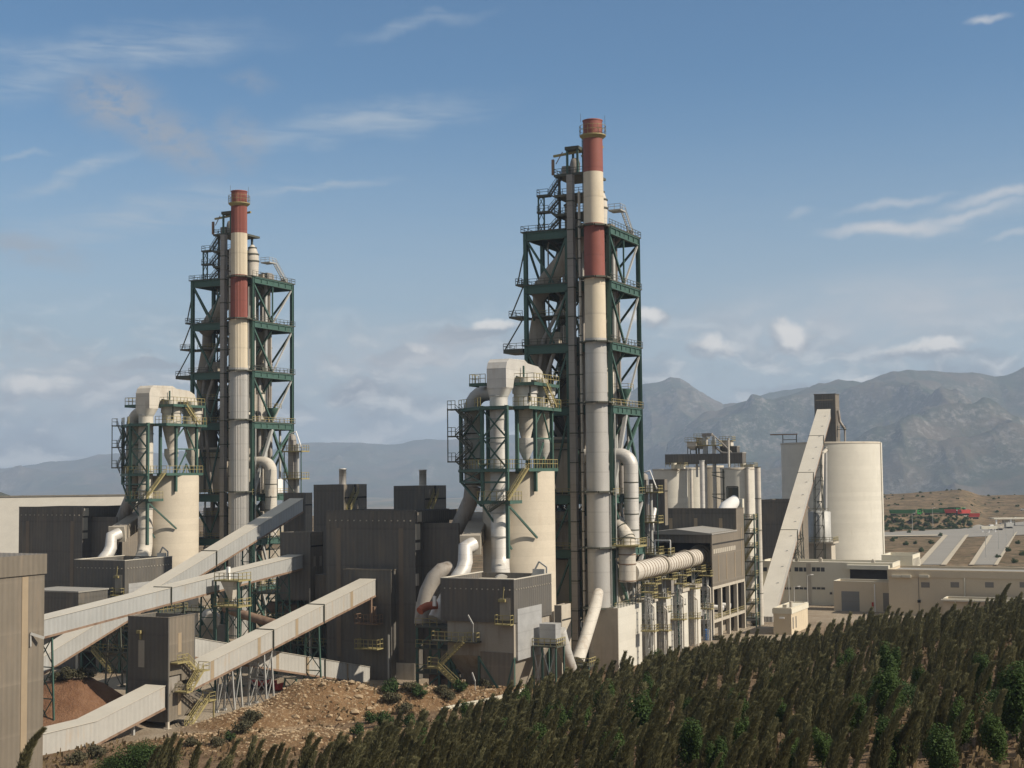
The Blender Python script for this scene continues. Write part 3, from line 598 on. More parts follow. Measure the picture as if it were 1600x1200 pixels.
    # ---------------- homogenising silo with its cyclone frame
    T = line(Thing('concrete_silo', 'broad pale concrete silo under the shiny cyclone frame, left of the right tower', 'silo', (-12.2, -17.5, 0)), 'broad cream concrete silo under the cyclone frame of the left tower')
    m = MB(); m.lathe(-12.2, -17.5, [(7.15, 0), (7.15, 40.4)], 56, caps=False); T.part('wall', m, 'concrete')
    m = MB(); m.cyl(-12.2, -17.5, 7.0, 7.0, 40.0, 40.25, 40); T.part('roof', m, 'greyroof')
    m = MB(); m.box(-9.0, -8.2, -24.25, -24.0, 0, 40.2); T.part('dark_seam', m, 'olive') if False else None
    T = line(Thing('cyclone_support_tower', 'dark green steel tower with yellow railed platforms carrying shiny cyclones on the nearer silo', 'support tower', (-13.5, -22, 30)), 'green steel support tower with railed platforms carrying cyclones on the left silo')
    KL, KM, KN = (-22.3, -22.6), (-14.2, -29.5), (-9.0, -29.5)
    cols = [(*KL, 38.3, 53), (*KM, 34.2, 53), (*KN, 24, 53), (-9.0, -24.9, 40, 53), (-6.3, -22.4, 36.5, 53), (-6.2, -14.6, 40.3, 53), (-19.8, -15.5, 38.3, 53), (-9.0, -21.5, 53, 61.0), (-5.6, -12.2, 53, 58.5)]
    for x, y, a, b in cols:
        m = MB(); w = .3 if a < 50 else .15; m.box(x-w, x+w, y-w, y+w, a, b); T.part('column', m, 'green')
    front = [(-22.7, -22.9), (-14.4, -29.9), (-8.7, -29.9)]
    for z in (52.9, 41.0):
        m = MB(); m.prism(front+[(-8.7, -14.5), (-20.4, -14.5)], 'z', z-.12, z); T.part('deck', m, 'green')
        for p, q in zip(front, front[1:]): m = MB(); m.bar((*p, z-.4), (*q, z-.4), .25, .5); T.part('beam', m, 'green')
    for z, (x0, x1, y0, y1) in ((52.9, (-8.69, -5.3, -27.2, -11.6)), (41.0, (-8.69, -5.8, -26.5, -12.4)), (34.9, (-15.2, -8.2, -30.1, -24.6)), (57.6, (-10, -5.4, -24.5, -12.2)), (57.6, (-18.2, -14.6, -27, -23))):
        m = MB(); m.box(x0, x1, y0, y1, z-.12, z); m.box(x0, x1, y0, y0+.25, z-.62, z-.13); m.box(x1-.25, x1, y0+.26, y1, z-.62, z-.13); m.box(x0, x0+.25, y0+.26, y1, z-.62, z-.13); T.part('deck', m, 'green')
    for z, pts in ((52.9, [(-22.6, -22.8), (-19.5, -25.5)]), (52.9, [(-16.4, -28.1), (-14.4, -29.8)]), (52.9, [(-8.75, -27.1), (-5.4, -27.1), (-5.4, -11.7)]), (41, [(-22.6, -22.8), (-14.4, -29.8), (-8.8, -29.8), (-8.8, -26.4), (-5.9, -26.4), (-5.9, -12.5)]), (34.9, [(-15.1, -30), (-8.3, -30), (-8.3, -24.7)]), (57.6, [(-9.9, -24.4), (-5.5, -24.4), (-5.5, -12.3)]), (57.6, [(-14.7, -26.9), (-18.1, -26.9), (-18.1, -23)])):
        m = MB(); m.rail([(x, y, z) for x, y in pts], 1.7, .1, 1.3); T.part('railing', m, 'yellow')
    def br(p, q, w=.28, mt='green'): T.part('brace', MB().bar(p, q, w), mt)
    for a, b in ((KL, KM), (KM, KN)):
        for z0, z1 in ((41, 46.8), (46.8, 52.3)): br((*a, z0), (*b, z1)); br((*b, z0), (*a, z1)); br((*a, z1), (*b, z1), .24)
        br((*a, 38.4), (*b, 38.4), .35)
    br((*KL, 38.4), (*KM, 40.6), .2); br((*KL, 40.6), (*KM, 38.4), .2)
    br((-6.3, -22.2, 46.8), (-6.3, -14.8, 46.8), .3); br((-6.3, -22.2, 52.3), (-6.3, -14.8, 52.3), .3)
    br((-6.3, -22.2, 41), (-6.3, -18.5, 46)); br((-6.3, -14.8, 46), (-6.3, -18.5, 52)); br((-6.3, -22.2, 49.5), (-6.3, -19, 52.3)); br((-6.3, -18.4, 43.2), (-6.3, -20, 40.3)); br((-6.3, -18.4, 43.2), (-6.3, -16.4, 40.3))
    br((*KL, 38.4), (-14.6, -29.3, 33.9), .35); br((-14.2, -29.5, 34), (-10.2, -25.2, 25.5), .35); br((-9.0, -29.5, 34.2), (-6.2, -22.2, 27.6), .35); br((-14.2, -29.5, 34), (-9.2, -29.5, 41), .25)
    for z in (52.9, 47.6, 42.6):                         # stair tower at the outer left corner
        m = MB(); m.box(-24.5, -22.65, -24.3, -22.6, z-.3, z-.03); m.rail([(-22.7, -24.25, z), (-24.4, -24.25, z), (-24.4, -22.6, z)], 1.6, .09); T.part('landing', m, 'olive')
    for p, q in (((0, 52.8), (.62, 50)), ((.62, 50), (0, 47.6)), ((0, 47.6), (.62, 45)), ((.62, 45), (0, 42.6)), ((0, 42.6), (.4, 41.1))):
        A_ = lambda f: (-22.6+f*8, -23.6-f*6.9); m = MB(); m.stair((*A_(p[0]), p[1]), (*A_(q[0]), q[1]), (.65, .76, 0), .9); T.part('stair', m, 'olive')
    m = MB(); m.bar((-24.4, -24.2, 42.3), (-24.4, -24.2, 53), .16); T.part('stair_post', m, 'olive')
    m = MB(); m.stair((-8.6, -30.4, 35), (-6.0, -26.8, 41), (.8, -.6, 0), 1.0); T.part('stair', m, 'yellow')
    m = MB(); m.stair((-12.5, -30.6, 32.8), (-8.9, -30.6, 35), (0, 1, 0), 1.0); T.part('stair', m, 'olive')
    m = MB(); m.stair((-5.1, -20.5, 57.6), (-5.1, -15.5, 53), (1, 0, 0), 1.0); T.part('stair', m, 'yellow')
    # ---------------- goose-neck gas duct: round riser, boxed hood bent over the two cyclones
    T = line(Thing('gooseneck_duct', 'big whitish goose-neck duct bending over the cyclones on the nearer silo', 'duct', (-12.2, -26.3, 22)), 'big beige goose-neck duct bending over the cyclones on the left silo')
    x0, x1, yb = -13.75, -9.65, -28.2
    top = [(-28.2, 56.5), (-28.2, 60.2), (-27.7, 61.4), (-26.6, 62.1), (-19.6, 62.3), (-18, 61.7), (-13.0, 61.4), (-11.0, 60.6), (-9.9, 58.8), (-9.7, 57.0), (-12.4, 57.0), (-12.4, 58.6), (-17.4, 58.6), (-18.4, 57.0), (-21.0, 57.0), (-21.6, 58.8), (-23.6, 59.0), (-24.6, 58.0), (-25.0, 56.5)]
    n = len(top); m = MB(); vs = [(x, y, z) for x in (x0, x1) for y, z in top]
    loop = [(n-19+k) for k in range(n)]
    quads = [(k, (k+1) % n, n+(k+1) % n, n+k) for k in range(n)]
    m.add(vs, quads)
    for o in (0, n):                                     # side walls as strips between outer and inner outline
        fs = [(0, 1, 18), (1, 17, 18), (1, 2, 17), (2, 3, 16), (2, 16, 17), (3, 4, 15), (3, 15, 16), (4, 14, 15), (4, 13, 14), (4, 5, 12), (4, 12, 13), (5, 6, 11), (5, 11, 12), (6, 7, 11), (7, 8, 10), (7, 10, 11), (8, 9, 10)]
        m.add([vs[k+o] for k in range(n)], [f if o else f[::-1] for f in fs])
    T.part('hood', m, 'duct')
    m = MB(); N = 24; ring = [(-12.1+1.75*math.cos(2*math.pi*k/N), -26.45+1.75*math.sin(2*math.pi*k/N), 54.6) for k in range(N)]
    sq = []
    for k in range(N):
        c, s_ = math.cos(2*math.pi*k/N), math.sin(2*math.pi*k/N); q = max(abs(c), abs(s_)); sq.append((-11.7+2.05*c/q, -26.6+1.6*s_/q, 56.55))
    m.add(ring+sq, [(k, (k+1) % N, N+(k+1) % N, N+k) for k in range(N)], True); T.part('transition', m, 'duct')
    m = MB(); m.tube([(-12.1, -26.45, 54.65), (-12.1, -26.45, 24), (-11.6, -27.4, 22), (-10.2, -30, 20.6), (-8, -34, 19.6)], 1.75, 24); T.part('riser_duct', m, 'duct')
    m = MB()
    for z in (55, 50.5, 46, 41.5, 37, 32.5, 28): m.lathe(-12.1, -26.45, [(1.9, z-.12), (1.9, z+.12)], 24)
    T.part('flange_rings', m, 'galv')
    for k, (cx, cy) in enumerate(((-9.1, -20.6), (-8.8, -12.9))):
        T = line(Thing('cyclone_separator', 'front shiny metal cyclone under the goose-neck duct on the nearer silo' if k == 0 else 'rear shiny metal cyclone partly hidden under the goose-neck duct on the nearer silo', 'cyclone', (cx, cy, 42), 'separator cyclones'),
                 'front pale cyclone under the goose-neck duct on the left silo' if k == 0 else 'rear pale cyclone under the goose-neck duct on the left silo')
        m = MB(); m.lathe(cx, cy, [(2.55, 55.6), (2.55, 57.3)], 30); T.part('inlet_ring', m, 'duct')
        m = MB(); m.lathe(cx, cy, [(2.3, 52.6), (2.3, 55.6)], 30); T.part('barrel', m, 'duct')
        m = MB(); m.lathe(cx, cy, [(.95, 46.9), (2.3, 52.6)], 30); T.part('cone', m, 'dusty')
        m = MB(); m.lathe(cx, cy, [(.5, 42.6), (1.7, 45.2), (1.7, 46.9)], 24); T.part('dust_hopper', m, 'duct')
        m = MB(); m.lathe(cx, cy, [(1.15, 57.3), (1.15, 58.8)], 20); T.part('outlet_pipe', m, 'dusty')
        m = MB(); m.box(cx+1.5, cx+1.9, cy-1.9, cy-1.5, 54, 57); T.part('bracket', m, 'olive')
    # elbow duct to the left that comes down and slants away to the hall
    ew = [(-13.6, -24.0, 56.0), (-16.6, -21.6, 56.0)]+[(-17.2-3.3*math.sin(a), -21.2, 52.7+3.3*math.cos(a)) for a in np.linspace(.25, math.pi/2, 6)]+[(-20.5, -21.2, 37.5), (-20.9, -21.2, 35), (-22.2, -21.4, 32.2), (-28.0, -22, 20.5), (-29.0, -22.2, 18.6)]
    T = line(Thing('downcomer_duct', 'grey duct arching beside the nearer silo tower and slanting down to the central hall', 'duct', ew[-1]), 'brownish duct arching beside the left silo tower and slanting down to its hall')
    T.part('arched_top', MB().tube(ew[:9], 1.6, 20), 'steelgrey'); T.part('slanted_leg', MB().tube(ew[8:], [1.6, 1.6, 1.6, 1.65, 1.9, 1.9], 20), 'dark_duct')
    m = MB()
    for z in (48, 43, 38): m.lathe(-20.5, -21.2, [(1.75, z-.12), (1.75, z+.12)], 20)
    T.part('flange_rings', m, 'olive')
    # ---------------- filter house: charcoal box on grey hoppers
    T = line(Thing('filter_house', 'charcoal filter box on grey steel hoppers before the nearer silo, with yellow stairs', 'filter house', (-5.5, -41.6, 0)), 'charcoal filter box with sunlit corner before the left silo')
    X0, X1, Y0, Y1, ZB, ZT = -12.7, 1.6, -49.8, -33.5, 14.3, 21.7
    m = MB(); w = .35; m.box(X0, X1, Y0, Y0+w, ZB, ZT); m.box(X1-w, X1, Y0+w, Y1-w, ZB, ZT); m.box(X0, X0+w, Y0+w, Y1-w, ZB, ZT); m.box(X0, X1, Y1-w, Y1, ZB, ZT); T.part('cladding', m, 'charcoal')
    m = MB(); m.box(X0+w, X1-w, Y0+w, Y1-w, ZT-1.3, ZT-1.0); T.part('roof', m, 'roofsheet')
    m = MB(); m.box(X0-.06, X1+.06, Y0-.06, Y0+w+.04, ZT, ZT+.14); m.box(X1-w-.04, X1+.06, Y0+w+.05, Y1+.06, ZT, ZT+.14); m.box(X0-.06, X0+w+.04, Y0+w+.05, Y1+.06, ZT, ZT+.14); T.part('coping', m, 'roofsheet')
    for q in [(X0+.9+k*1.05, Y0-.05, ZT-1.7) for k in range(13)]+[(X1+.05, Y0+.9+k*1.0, ZT-1.7) for k in range(16)]: m = MB(); add_bolts(m, [q], .1); T.part('bolt', m, 'frame')
    m = MB(); m.box(X1-2.7, X1-.7, Y0-.06, Y0+.02, ZB+.4, ZT-3.1); T.part('door', m, 'grey')
    m = MB(); m.box(X1-2.8, X1-1.5, Y0-.5, Y0-.05, ZT-3.8, ZT-3.3); m.bar((X1-1.9, Y0-.4, ZT-3.3), (X1-1.7, Y0-.4, ZT-1.2), .12); T.part('lamp_bracket', m, 'yellow')
    m = MB(); m.box(X1-3.2, X1-.1, Y0-1.3, Y0-.02, ZB-.3, ZB-.1); m.rail([(X1-3.1, Y0-.1, ZB-.1), (X1-3.1, Y0-1.25, ZB-.1), (X1-.15, Y0-1.25, ZB-.1), (X1-.15, Y0-.1, ZB-.1)], 1.5, .1, 1.2); T.part('balcony', m, 'yellow')
    m = MB(); m.box(X0+1.1, X1-.3, Y0+.5, Y1-.5, 8.4, ZB); T.part('filter_body', m, 'grey')
    for a, b in ((X0+1.1, -5.6), (-5.5, X1-.3)):
        m = MB(); m.frustum(((a+b)/2-.8, (a+b)/2+.8, -44, -39), (a, b, Y0+.5, Y1-.5), 1.6, 8.38); T.part('hopper', m, 'grey')
    m = MB(); m.box(-5.1, X1-.33, Y0+.36, Y0+.47, 3.5, 9.2); T.part('access_plate', m, 'bronze')
    m = MB(); m.box(X1-.28, X1+.12, Y0+1.2, Y0+11.5, 7.8, 16.6); T.part('side_plate', m, 'sheet')
    for x, y in ((X0+1.3, Y0+.7), (X1-.5, Y0+.7), (-5.5, Y0+.7), (X0+1.3, Y1-.7), (X1-.5, Y1-.7)):
        m = MB(); m.box(x-.22, x+.22, y-.22, y+.22, 0, 8.38); T.part('leg', m, 'green')
    m = MB(); m.bar((-5.5, Y0+.4, 8.2), (-1.2, Y0+.4, 2.2), .35); m.bar((X1-.3, Y0+.5, 8.2), (X1-2, Y0+.5, 2), .3); m.bar((X0+1.3, Y0+.5, 8.2), (-7.5, Y0+.5, .2), .3); T.part('leg_bracing', m, 'green')
    zp = 11.0
    m = MB(); m.box(X0-1.2, X0+7.8, Y0-1.5, Y0+.4, zp-.25, zp); T.part('walkway', m, 'olive')
    m = MB(); m.rail([(X0-1.1, Y0-.1, zp), (X0-1.1, Y0-1.4, zp), (X0+6.8, Y0-1.4, zp)], 1.5, .1, 1.3); m.rail([(X0+5.4, Y0-.3, zp), (X0+7.7, Y0-.3, zp), (X0+7.7, Y0-1.4, zp)], 1.5, .1, 1.2); T.part('railing', m, 'yellow')
    m = MB(); m.stair((X0+5.6, Y0-1.9, zp), (X0+.8, Y0-1.9, 6.6), (0, 1, 0), 1.0); T.part('stair', m, 'yellow')
    m = MB(); m.box(X0-1.4, X0+.9, Y0-2.6, Y0-1.2, 6.3, 6.55); m.rail([(X0-1.3, Y0-2.5, 6.6), (X0+.8, Y0-2.5, 6.6)], 1.5, .1); m.rail([(X0-1.3, Y0-2.5, 6.6), (X0-1.3, Y0-1.3, 6.6)], 1.5, .1); T.part('landing', m, 'yellow')
    m = MB(); m.stair((X0+1.2, Y0-2.9, 6.5), (X0+7.6, Y0-2.9, 1.4), (0, 1, 0), 1.0); T.part('stair', m, 'yellow')
    m = MB(); m.box(X0+7.6, X0+10, Y0-3.4, Y0-2.4, 1.1, 1.3); m.rail([(X0+7.7, Y0-3.3, 1.3), (X0+9.9, Y0-3.3, 1.3)], 1.5, .1); m.rail([(X0+7.7, Y0-2.5, 1.3), (X0+9.9, Y0-2.5, 1.3)], 1.5, .1); T.part('landing', m, 'yellow')
    m = MB(); m.bar((X0+7.1, Y0-1.4, zp), (X0+7.1, Y0-1.4, zp+3.1), .12); m.bar((X0+7.1, Y0-1.4, zp+3.0), (X0+6.1, Y0-1.4, zp+4.6), .22); m.bar((X0+8.4, Y0-3.4, 1.3), (X0+8.4, Y0-3.4, 4.6), .12); m.bar((X0+8.4, Y0-3.4, 4.6), (X0+7.8, Y0-3.4, 6.1), .22); T.part('lamp_mast', m, 'galv')
    m = MB(); m.bar((-2.5, -34.5, 20.2), (-.4, -34.5, 23.9), .25); m.bar((-.4, -34.5, 23.9), (1.1, -34.5, 22.9), .25); m.bar((1.1, -34.5, 22.9), (1.1, -34.5, 20.5), .25); m.box(-1.4, .9, -35.2, -34.8, 20.5, 22.6); T.part('roof_hoist', m, 'galv')
    # ---------------- charcoal clad hall
    T = line(Thing('clad_hall', 'large charcoal clad hall in the centre where the long pale gallery ends', 'hall', (-39.3, -21.8, 0)), 'large charcoal clad hall at far left behind the small filter box')
    X0, X1, Y0, Y1, ZT = -49.6, -29.2, -29.0, -14.6, 32.9
    m = MB(); w = .35; m.box(X0, X1, Y0, Y0+w, 0, ZT); m.box(X1-w, X1, Y0+w, Y1-w, 0, ZT); m.box(X0, X0+w, Y0+w, Y1-w, 0, ZT); m.box(X0, X1, Y1-w, Y1, 0, ZT); T.part('cladding', m, 'charcoal')
    m = MB(); m.box(X0+w, X1-w, Y0+w, Y1-w, ZT-1.0, ZT-.7); T.part('roof', m, 'green')
    m = MB(); m.box(X0-.05, X1+.05, Y0-.05, Y0+w, ZT, ZT+.15); m.box(X1-w, X1+.05, Y0+w+.01, Y1, ZT, ZT+.15); T.part('coping', m, 'charcoal')
    for k in range(14): m = MB(); add_bolts(m, [(X0+.9+k*1.42, Y0-.05, ZT-1.9)], .12); T.part('bolt', m, 'frame')
    for x in (X0+2.9, X1-3.2):
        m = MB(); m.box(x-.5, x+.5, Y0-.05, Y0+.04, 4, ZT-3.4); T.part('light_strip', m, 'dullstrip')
    m = MB(); m.box(X1-.1, X1+.5, Y0+.02, Y1+6, ZT-2.2, ZT-.05); T.part('right_fascia', m, 'charcoal')
    for a, b in ((ZT-2.1, ZT-.2), (ZT-5.6, ZT-2.5), (ZT-7.6, ZT-6.2), (ZT-14.5, ZT-12.2), (ZT-19.5, ZT-17.6)):
        m = MB(); m.box(X1+.02, X1+.22+.35*(a > ZT-4), Y0+.02, Y0+1.0+.6*(a > ZT-8), a, b); T.part('corner_trim', m, 'frame')
    m = MB(); m.box(X1+.02, X1+8, Y0+3, Y0+3.3, 0, 30.5); T.part('recessed_wall', m, 'charcoal')
    m = MB(); m.box(X1-5.6, X1-.2, Y0-.12, Y0-.0, 0, 3.4); T.part('base_panel', m, 'frame')
build_line()
def core_clutter():
    # pipes, cabinets and small machines standing on the decks of the preheater tower
    class H: r = LINE[0][0]; org = (0, 0, 0)
    g = random.Random(5); part = Thing.part
    for k in range(44):
        x, y = g.uniform(-16, .5), g.uniform(-1, 14); a = g.choice(LV[:-1]); b = g.choice([z for z in LV if z > a]); r = g.choice((.18, .25, .35, .5))
        m = MB(); m.tube([(x, y, a), (x, y, b-2), (x+g.uniform(-2, 2), y, b-.3)], r, 8); part(H, 'service_pipe', m, g.choice(('dusty', 'galv', 'dark_duct', 'grey', 'casing')))
    for z in LV[1:]:
        for k in range(8):
            x, y, w, d, h = g.uniform(-16, -2), g.uniform(-1, 12), g.uniform(.8, 3), g.uniform(.8, 2.5), g.uniform(1, 3.2)
            m = MB(); m.box(x, x+w, y, y+d, z+.01, z+h); part(H, 'equipment_cabinet', m, g.choice(('grey', 'casing', 'dusty', 'olive', 'frame')))
    m = MB(); m.box(.3, 1.5, 9.2, 11.4, 35.62, 39.2); part(H, 'white_cabinet', m, 'white')
    m = MB(); m.lathe(.9, 7.6, [(.35, 54), (.45, 55), (1.7, 57.2), (1.7, 57.6)], 4); part(H, 'feed_funnel', m, 'green'); m = MB(); m.rail([(-1, 6.2, 57.4), (2.4, 6.2, 57.4), (2.4, 9.4, 57.4)], 1.2, .09); part(H, 'railing', m, 'yellow')
    m = MB(); m.tube([(2.3, -1.8, 12), (2.3, -1.8, 52)], .16, 8); m.tube([(1.1, -3.2, 12), (1.1, -3.2, 88)], .12, 8); part(H, 'service_pipe', m, 'galv')
    for z in (30, 45, 60, 73):
        m = MB(); m.box(-15.9, -7.9, -1.8, 5.5, z-.25, z); part(H, 'mezzanine', m, 'olive'); m = MB(); m.rail([(-15.9, -1.7, z), (-8, -1.7, z)]); part(H, 'railing', m, 'yellow')
    for a, b, mt in ((12.6, 24, 'grey'), (24.6, 34, 'dark_duct')):
        m = MB(); m.box(-15.6, -8.4, .5, 12, a, b-2); part(H, 'plant_housing', m, mt); m = MB(); m.box(-6.6, .8, 3, 13, a, b-3); part(H, 'plant_housing', m, 'grey')
    m = MB(); m.box(-15.8, -7.8, 9, 13, 36, 52); part(H, 'plant_housing', m, 'casing')
core_clutter()
for root, far in LINE:
    c = copy_tree(root, None, (*OFF, 0), far, root.get('group'))
    if root.name.startswith(('gooseneck', 'air_duct', 'downcomer', 'cyclone_sep')):   # the far line's ducts are dustier and more beige
        for ch in c.children:
            if ch.data.materials[0] in (M['duct'], M['steelgrey']): ch.data = ch.data.copy(); ch.data.materials[0] = M['dusty']
# ------------------------------------------------------------------ conveyor galleries
def gallery(name, label, pts, w, h, group, seams=(), strips=(), mt='pale', roof='roofsheet'):
    """pts: centre line of the floor in plant metres; vertical cross-section w x h"""
    T = Thing(name, label, 'conveyor gallery', tuple(pts[0]), group)
    P = [Vector(p) for p in pts]; sides = []
    for i, p in enumerate(P):
        d = (P[min(i+1, len(P)-1)]-P[max(i-1, 0)]); d.z = 0; d.normalize(); sides.append(Vector((d.y, -d.x, 0)))
    m = MB(); r = MB()
    vs = []
    for p, s in zip(P, sides): vs += [p+s*w/2, p-s*w/2, p-s*w/2+Vector((0, 0, h)), p+s*w/2+Vector((0, 0, h))]
    fs = []
    for i in range(len(P)-1): o = 4*i; fs += [(o, o+4, o+5, o+1), (o+1, o+5, o+6, o+2), (o+3, o+2, o+6, o+7), (o, o+3, o+7, o+4)]
    n = 4*(len(P)-1); fs += [(0, 1, 2, 3), (n+3, n+2, n+1, n)]
    m.add(vs, fs); T.part('cladding', m, mt)
    for p, q, s, s2 in zip(P, P[1:], sides, sides[1:]):
        z = Vector((0, 0, h+.09)); r.add([p+s*(w/2+.14)+z, p-s*(w/2+.14)+z, q-s2*(w/2+.14)+z, q+s2*(w/2+.14)+z, p+s*(w/2+.14)+z-Vector((0, 0, .08)), p-s*(w/2+.14)+z-Vector((0, 0, .08)), q-s2*(w/2+.14)+z-Vector((0, 0, .08)), q+s2*(w/2+.14)+z-Vector((0, 0, .08))], [(0, 3, 2, 1), (4, 5, 6, 7), (0, 1, 5, 4), (1, 2, 6, 5), (2, 3, 7, 6), (3, 0, 4, 7)])
    T.part('roof', r, roof)
    for e in (-1, 1):
        k = MB()
        for p, q, s, s2 in zip(P, P[1:], sides, sides[1:]): k.bar(p+s*e*(w/2+.05)+Vector((0, 0, .1)), q+s2*e*(w/2+.05)+Vector((0, 0, .1)), .14, .34)
        T.part('bottom_edge', k, 'brown_duct')
    def frame_at(f):
        L = [(q-p).length for p, q in zip(P, P[1:])]; t = f*sum(L)
        for p, q, l, s in zip(P, P[1:], L, sides[1:] if False else sides):
            if t <= l+1e-6: return p.lerp(q, t/l), (q-p).normalized(), s
            t -= l
        return P[-1], (P[-1]-P[-2]).normalized(), sides[-1]
    for f in seams:
        c, d, s = frame_at(f); k = MB(); u = Vector((0, 0, 1))
        for a, b in ((s*(w/2+.18), u*-.1), (s*-(w/2+.18), u*-.1)): k.bar(c+a+b, c+a+u*(h+.2), .12, .3)
        k.bar(c+s*(w/2+.2)+u*(h+.16), c-s*(w/2+.2)+u*(h+.16), .3, .12); T.part('joint_frame', k, 'olive')
    for f, wd in strips:
        c, d, s = frame_at(f); k = MB(); o = s*(w/2+.025); u = Vector((0, 0, h*.98)); dd = d*wd
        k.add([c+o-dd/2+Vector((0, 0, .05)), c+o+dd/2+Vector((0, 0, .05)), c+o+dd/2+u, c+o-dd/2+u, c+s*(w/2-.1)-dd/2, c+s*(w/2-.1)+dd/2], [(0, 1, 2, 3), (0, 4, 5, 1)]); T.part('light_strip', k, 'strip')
    return T
def bent(T, x, y, ztop, w=3.0, d=1.6, mt='green', base=0, n=None):
    """lattice support under a gallery: legs and braces, each a part"""
    for sx in (-1, 1):
        for sy in ((-1, 1) if d else (0,)):
            m = MB(); m.bar((x+sx*w*.62, y+sy*d*.5, base), (x+sx*w*.42, y+sy*d*.5, ztop), .26); m.box(x+sx*w*.62-.4, x+sx*w*.62+.4, y+sy*d*.5-.4, y+sy*d*.5+.4, base-.5, base+.35); T.part('support_leg', m, mt)
    n = n or max(1, int((ztop-base)/4)); m = MB()
    for k in range(n):
        a, b = base+(ztop-base)*k/n, base+(ztop-base)*(k+1)/n
        for sy in ((-1, 1) if d else (0,)):
            m.bar((x-w*.55, y+sy*d*.5, a+.2), (x+w*.5, y+sy*d*.5, b), .13); m.bar((x+w*.55, y+sy*d*.5, a+.2), (x-w*.5, y+sy*d*.5, b), .13); m.bar((x-w*.52, y+sy*d*.5, b), (x+w*.52, y+sy*d*.5, b), .16)
        if d:
            for sx in (-1, 1): m.bar((x+sx*w*.55, y-d*.5, a), (x+sx*w*.5, y+d*.5, b), .12)
    T.part('support_bracing', m, mt)
GW, GH = 3.5, 3.3
G = 'conveyor galleries'
# C: from the transfer tower up to the hall
ex, ey, ez = solve(588, 905, 'y', -31); sx_, sy_, sz_ = solve(312, 1046, 'x', -41.0)
pC0 = (sx_-GW/2, -83.2, sz_-GH); pC1 = (ex-GW/2, -31.2, ez-GH)
def lerp3(a, b, f): return tuple(a[i]+(b[i]-a[i])*f for i in range(3))
gC = gallery('conveyor_gallery', 'long pale gallery with rust-tan strips climbing from the dark transfer tower into the central hall', [pC0, pC1], GW, GH, G, seams=(.40, .68), strips=((.10, .9), (.33, .8), (.53, .8), (.85, .8)))
for f in (.22, .38, .66):
    c = lerp3(pC0, pC1, f); bent(gC, c[0], c[1], c[2]-.05, 3.2, 2.2 if f < .5 else 0, 'galv' if f < .5 else 'green', 0)
# D: from the transfer tower down to the lower left
dx_ = solve(257, 1072, 'y', -89.7); d0 = dx_[0]-GW/2
k1 = solve(150, 1128, 'x', dx_[0]); k2 = solve(60, 1150, 'x', dx_[0])
gD = gallery('conveyor_gallery', 'low pale gallery bending level toward the tan building at lower left', [(d0, -89.7, dx_[2]-GH-.3), (d0, k1[1], k1[2]-GH-.2), (d0, k2[1]-4, k2[2]-GH-.2)], GW+.2, GH+.3, G, strips=((.09, 1.0), (.80, 1.0)))
m = MB(); m.bar((d0, -95, 0), (d0, -95, 2.2), .4); gD.part('support_leg', m, 'galv')
# B: upper-left building to the small dark box
b0 = solve(478, 866, 'y', -24.6); b1 = solve(70, 967, 'x', b0[0]); BH = 2.9
pB0 = (b0[0]-GW/2, b1[1]-6, b1[2]-BH-.6); pB1 = (b0[0]-GW/2, -24.6, b0[2]-BH)
gB = gallery('conveyor_gallery', 'upper pale gallery crossing from the tan building to the small dark box head', [pB0, pB1], GW, BH, G, seams=(.46,), mt='pale2')
for f in (.10, .37, .62, .72, .93):
    c = lerp3(pB0, pB1, f); bent(gB, c[0], c[1], c[2]-.05, 3.2, 0, 'green', 0)
# A: behind B, climbing to the left tower's head box
a0 = solve(474, 779, 'y', 7.0); a1 = solve(70, 1032, 'x', a0[0]); AH = 3.2
pA0 = (a0[0]-GW/2, a1[1]-4, a1[2]-AH-.4); pA1 = (a0[0]-GW/2, 6.8, a0[2]-AH)
gA = gallery('conveyor_gallery', 'steep pale gallery passing behind the others and climbing to the left tower', [pA0, pA1], GW, AH, G, seams=(.62,), mt='pale2')
for f in (.28, .5, .66, .78, .9):
    c = lerp3(pA0, pA1, f); bent(gA, c[0], c[1], c[2]-.05, 3.4, 0, 'olive' if f < .6 else 'green', 0)
# E: the low one behind C, falling to the right
gE0, gE1 = pp(290, 995, 243), pp(572, 1056, 277)
gE = gallery('conveyor_gallery', 'pale rust-streaked gallery sloping down to the right beneath the long gallery', [(gE0[0], gE0[1], gE0[2]-3.4), (gE1[0]-.5, gE1[1], max(-.6, gE1[2]-3.4))], 3.2, 3.4, G, seams=(.72,), strips=((.45, .7), (.62, .9), (.86, .5)))
for f in (.55, .78):
    c = lerp3(gE0, gE1, f); bent(gE, c[0], c[1], c[2]-3.5, 2.8, 0, 'green', 0, 1)
# F: the big one at the right up to the storage silos
f0, f1 = pp(1196, 955, 380), pp(1287, 641, 520); dF = (Vector(f1)-Vector(f0))
pF0 = tuple(Vector(f0)-dF*.02+Vector((0, 0, -3.3))); pF1 = tuple(Vector(f1)+dF*.006+Vector((0, 0, -3.3)))
gF = gallery('conveyor_gallery', 'very long steep pale gallery climbing to the boxed head on the huge silo', [pF0, pF1], 4.7, 3.3, G, seams=(.34, .62, .83))
for f in (.36, .44):
    c = lerp3(pF0, pF1, f); bent(gF, c[0], c[1], c[2]-.05, 4, 3, 'olive', 0, 4)
for f in np.linspace(.12, .95, 14):
    m = MB(); c = Vector(lerp3(pF0, pF1, f)); m.bar(c+Vector((.9, 0, 3.5)), c+Vector((1.5, .3, 3.6)), .12, .3); gF.part('roof_vent', m, 'galv')
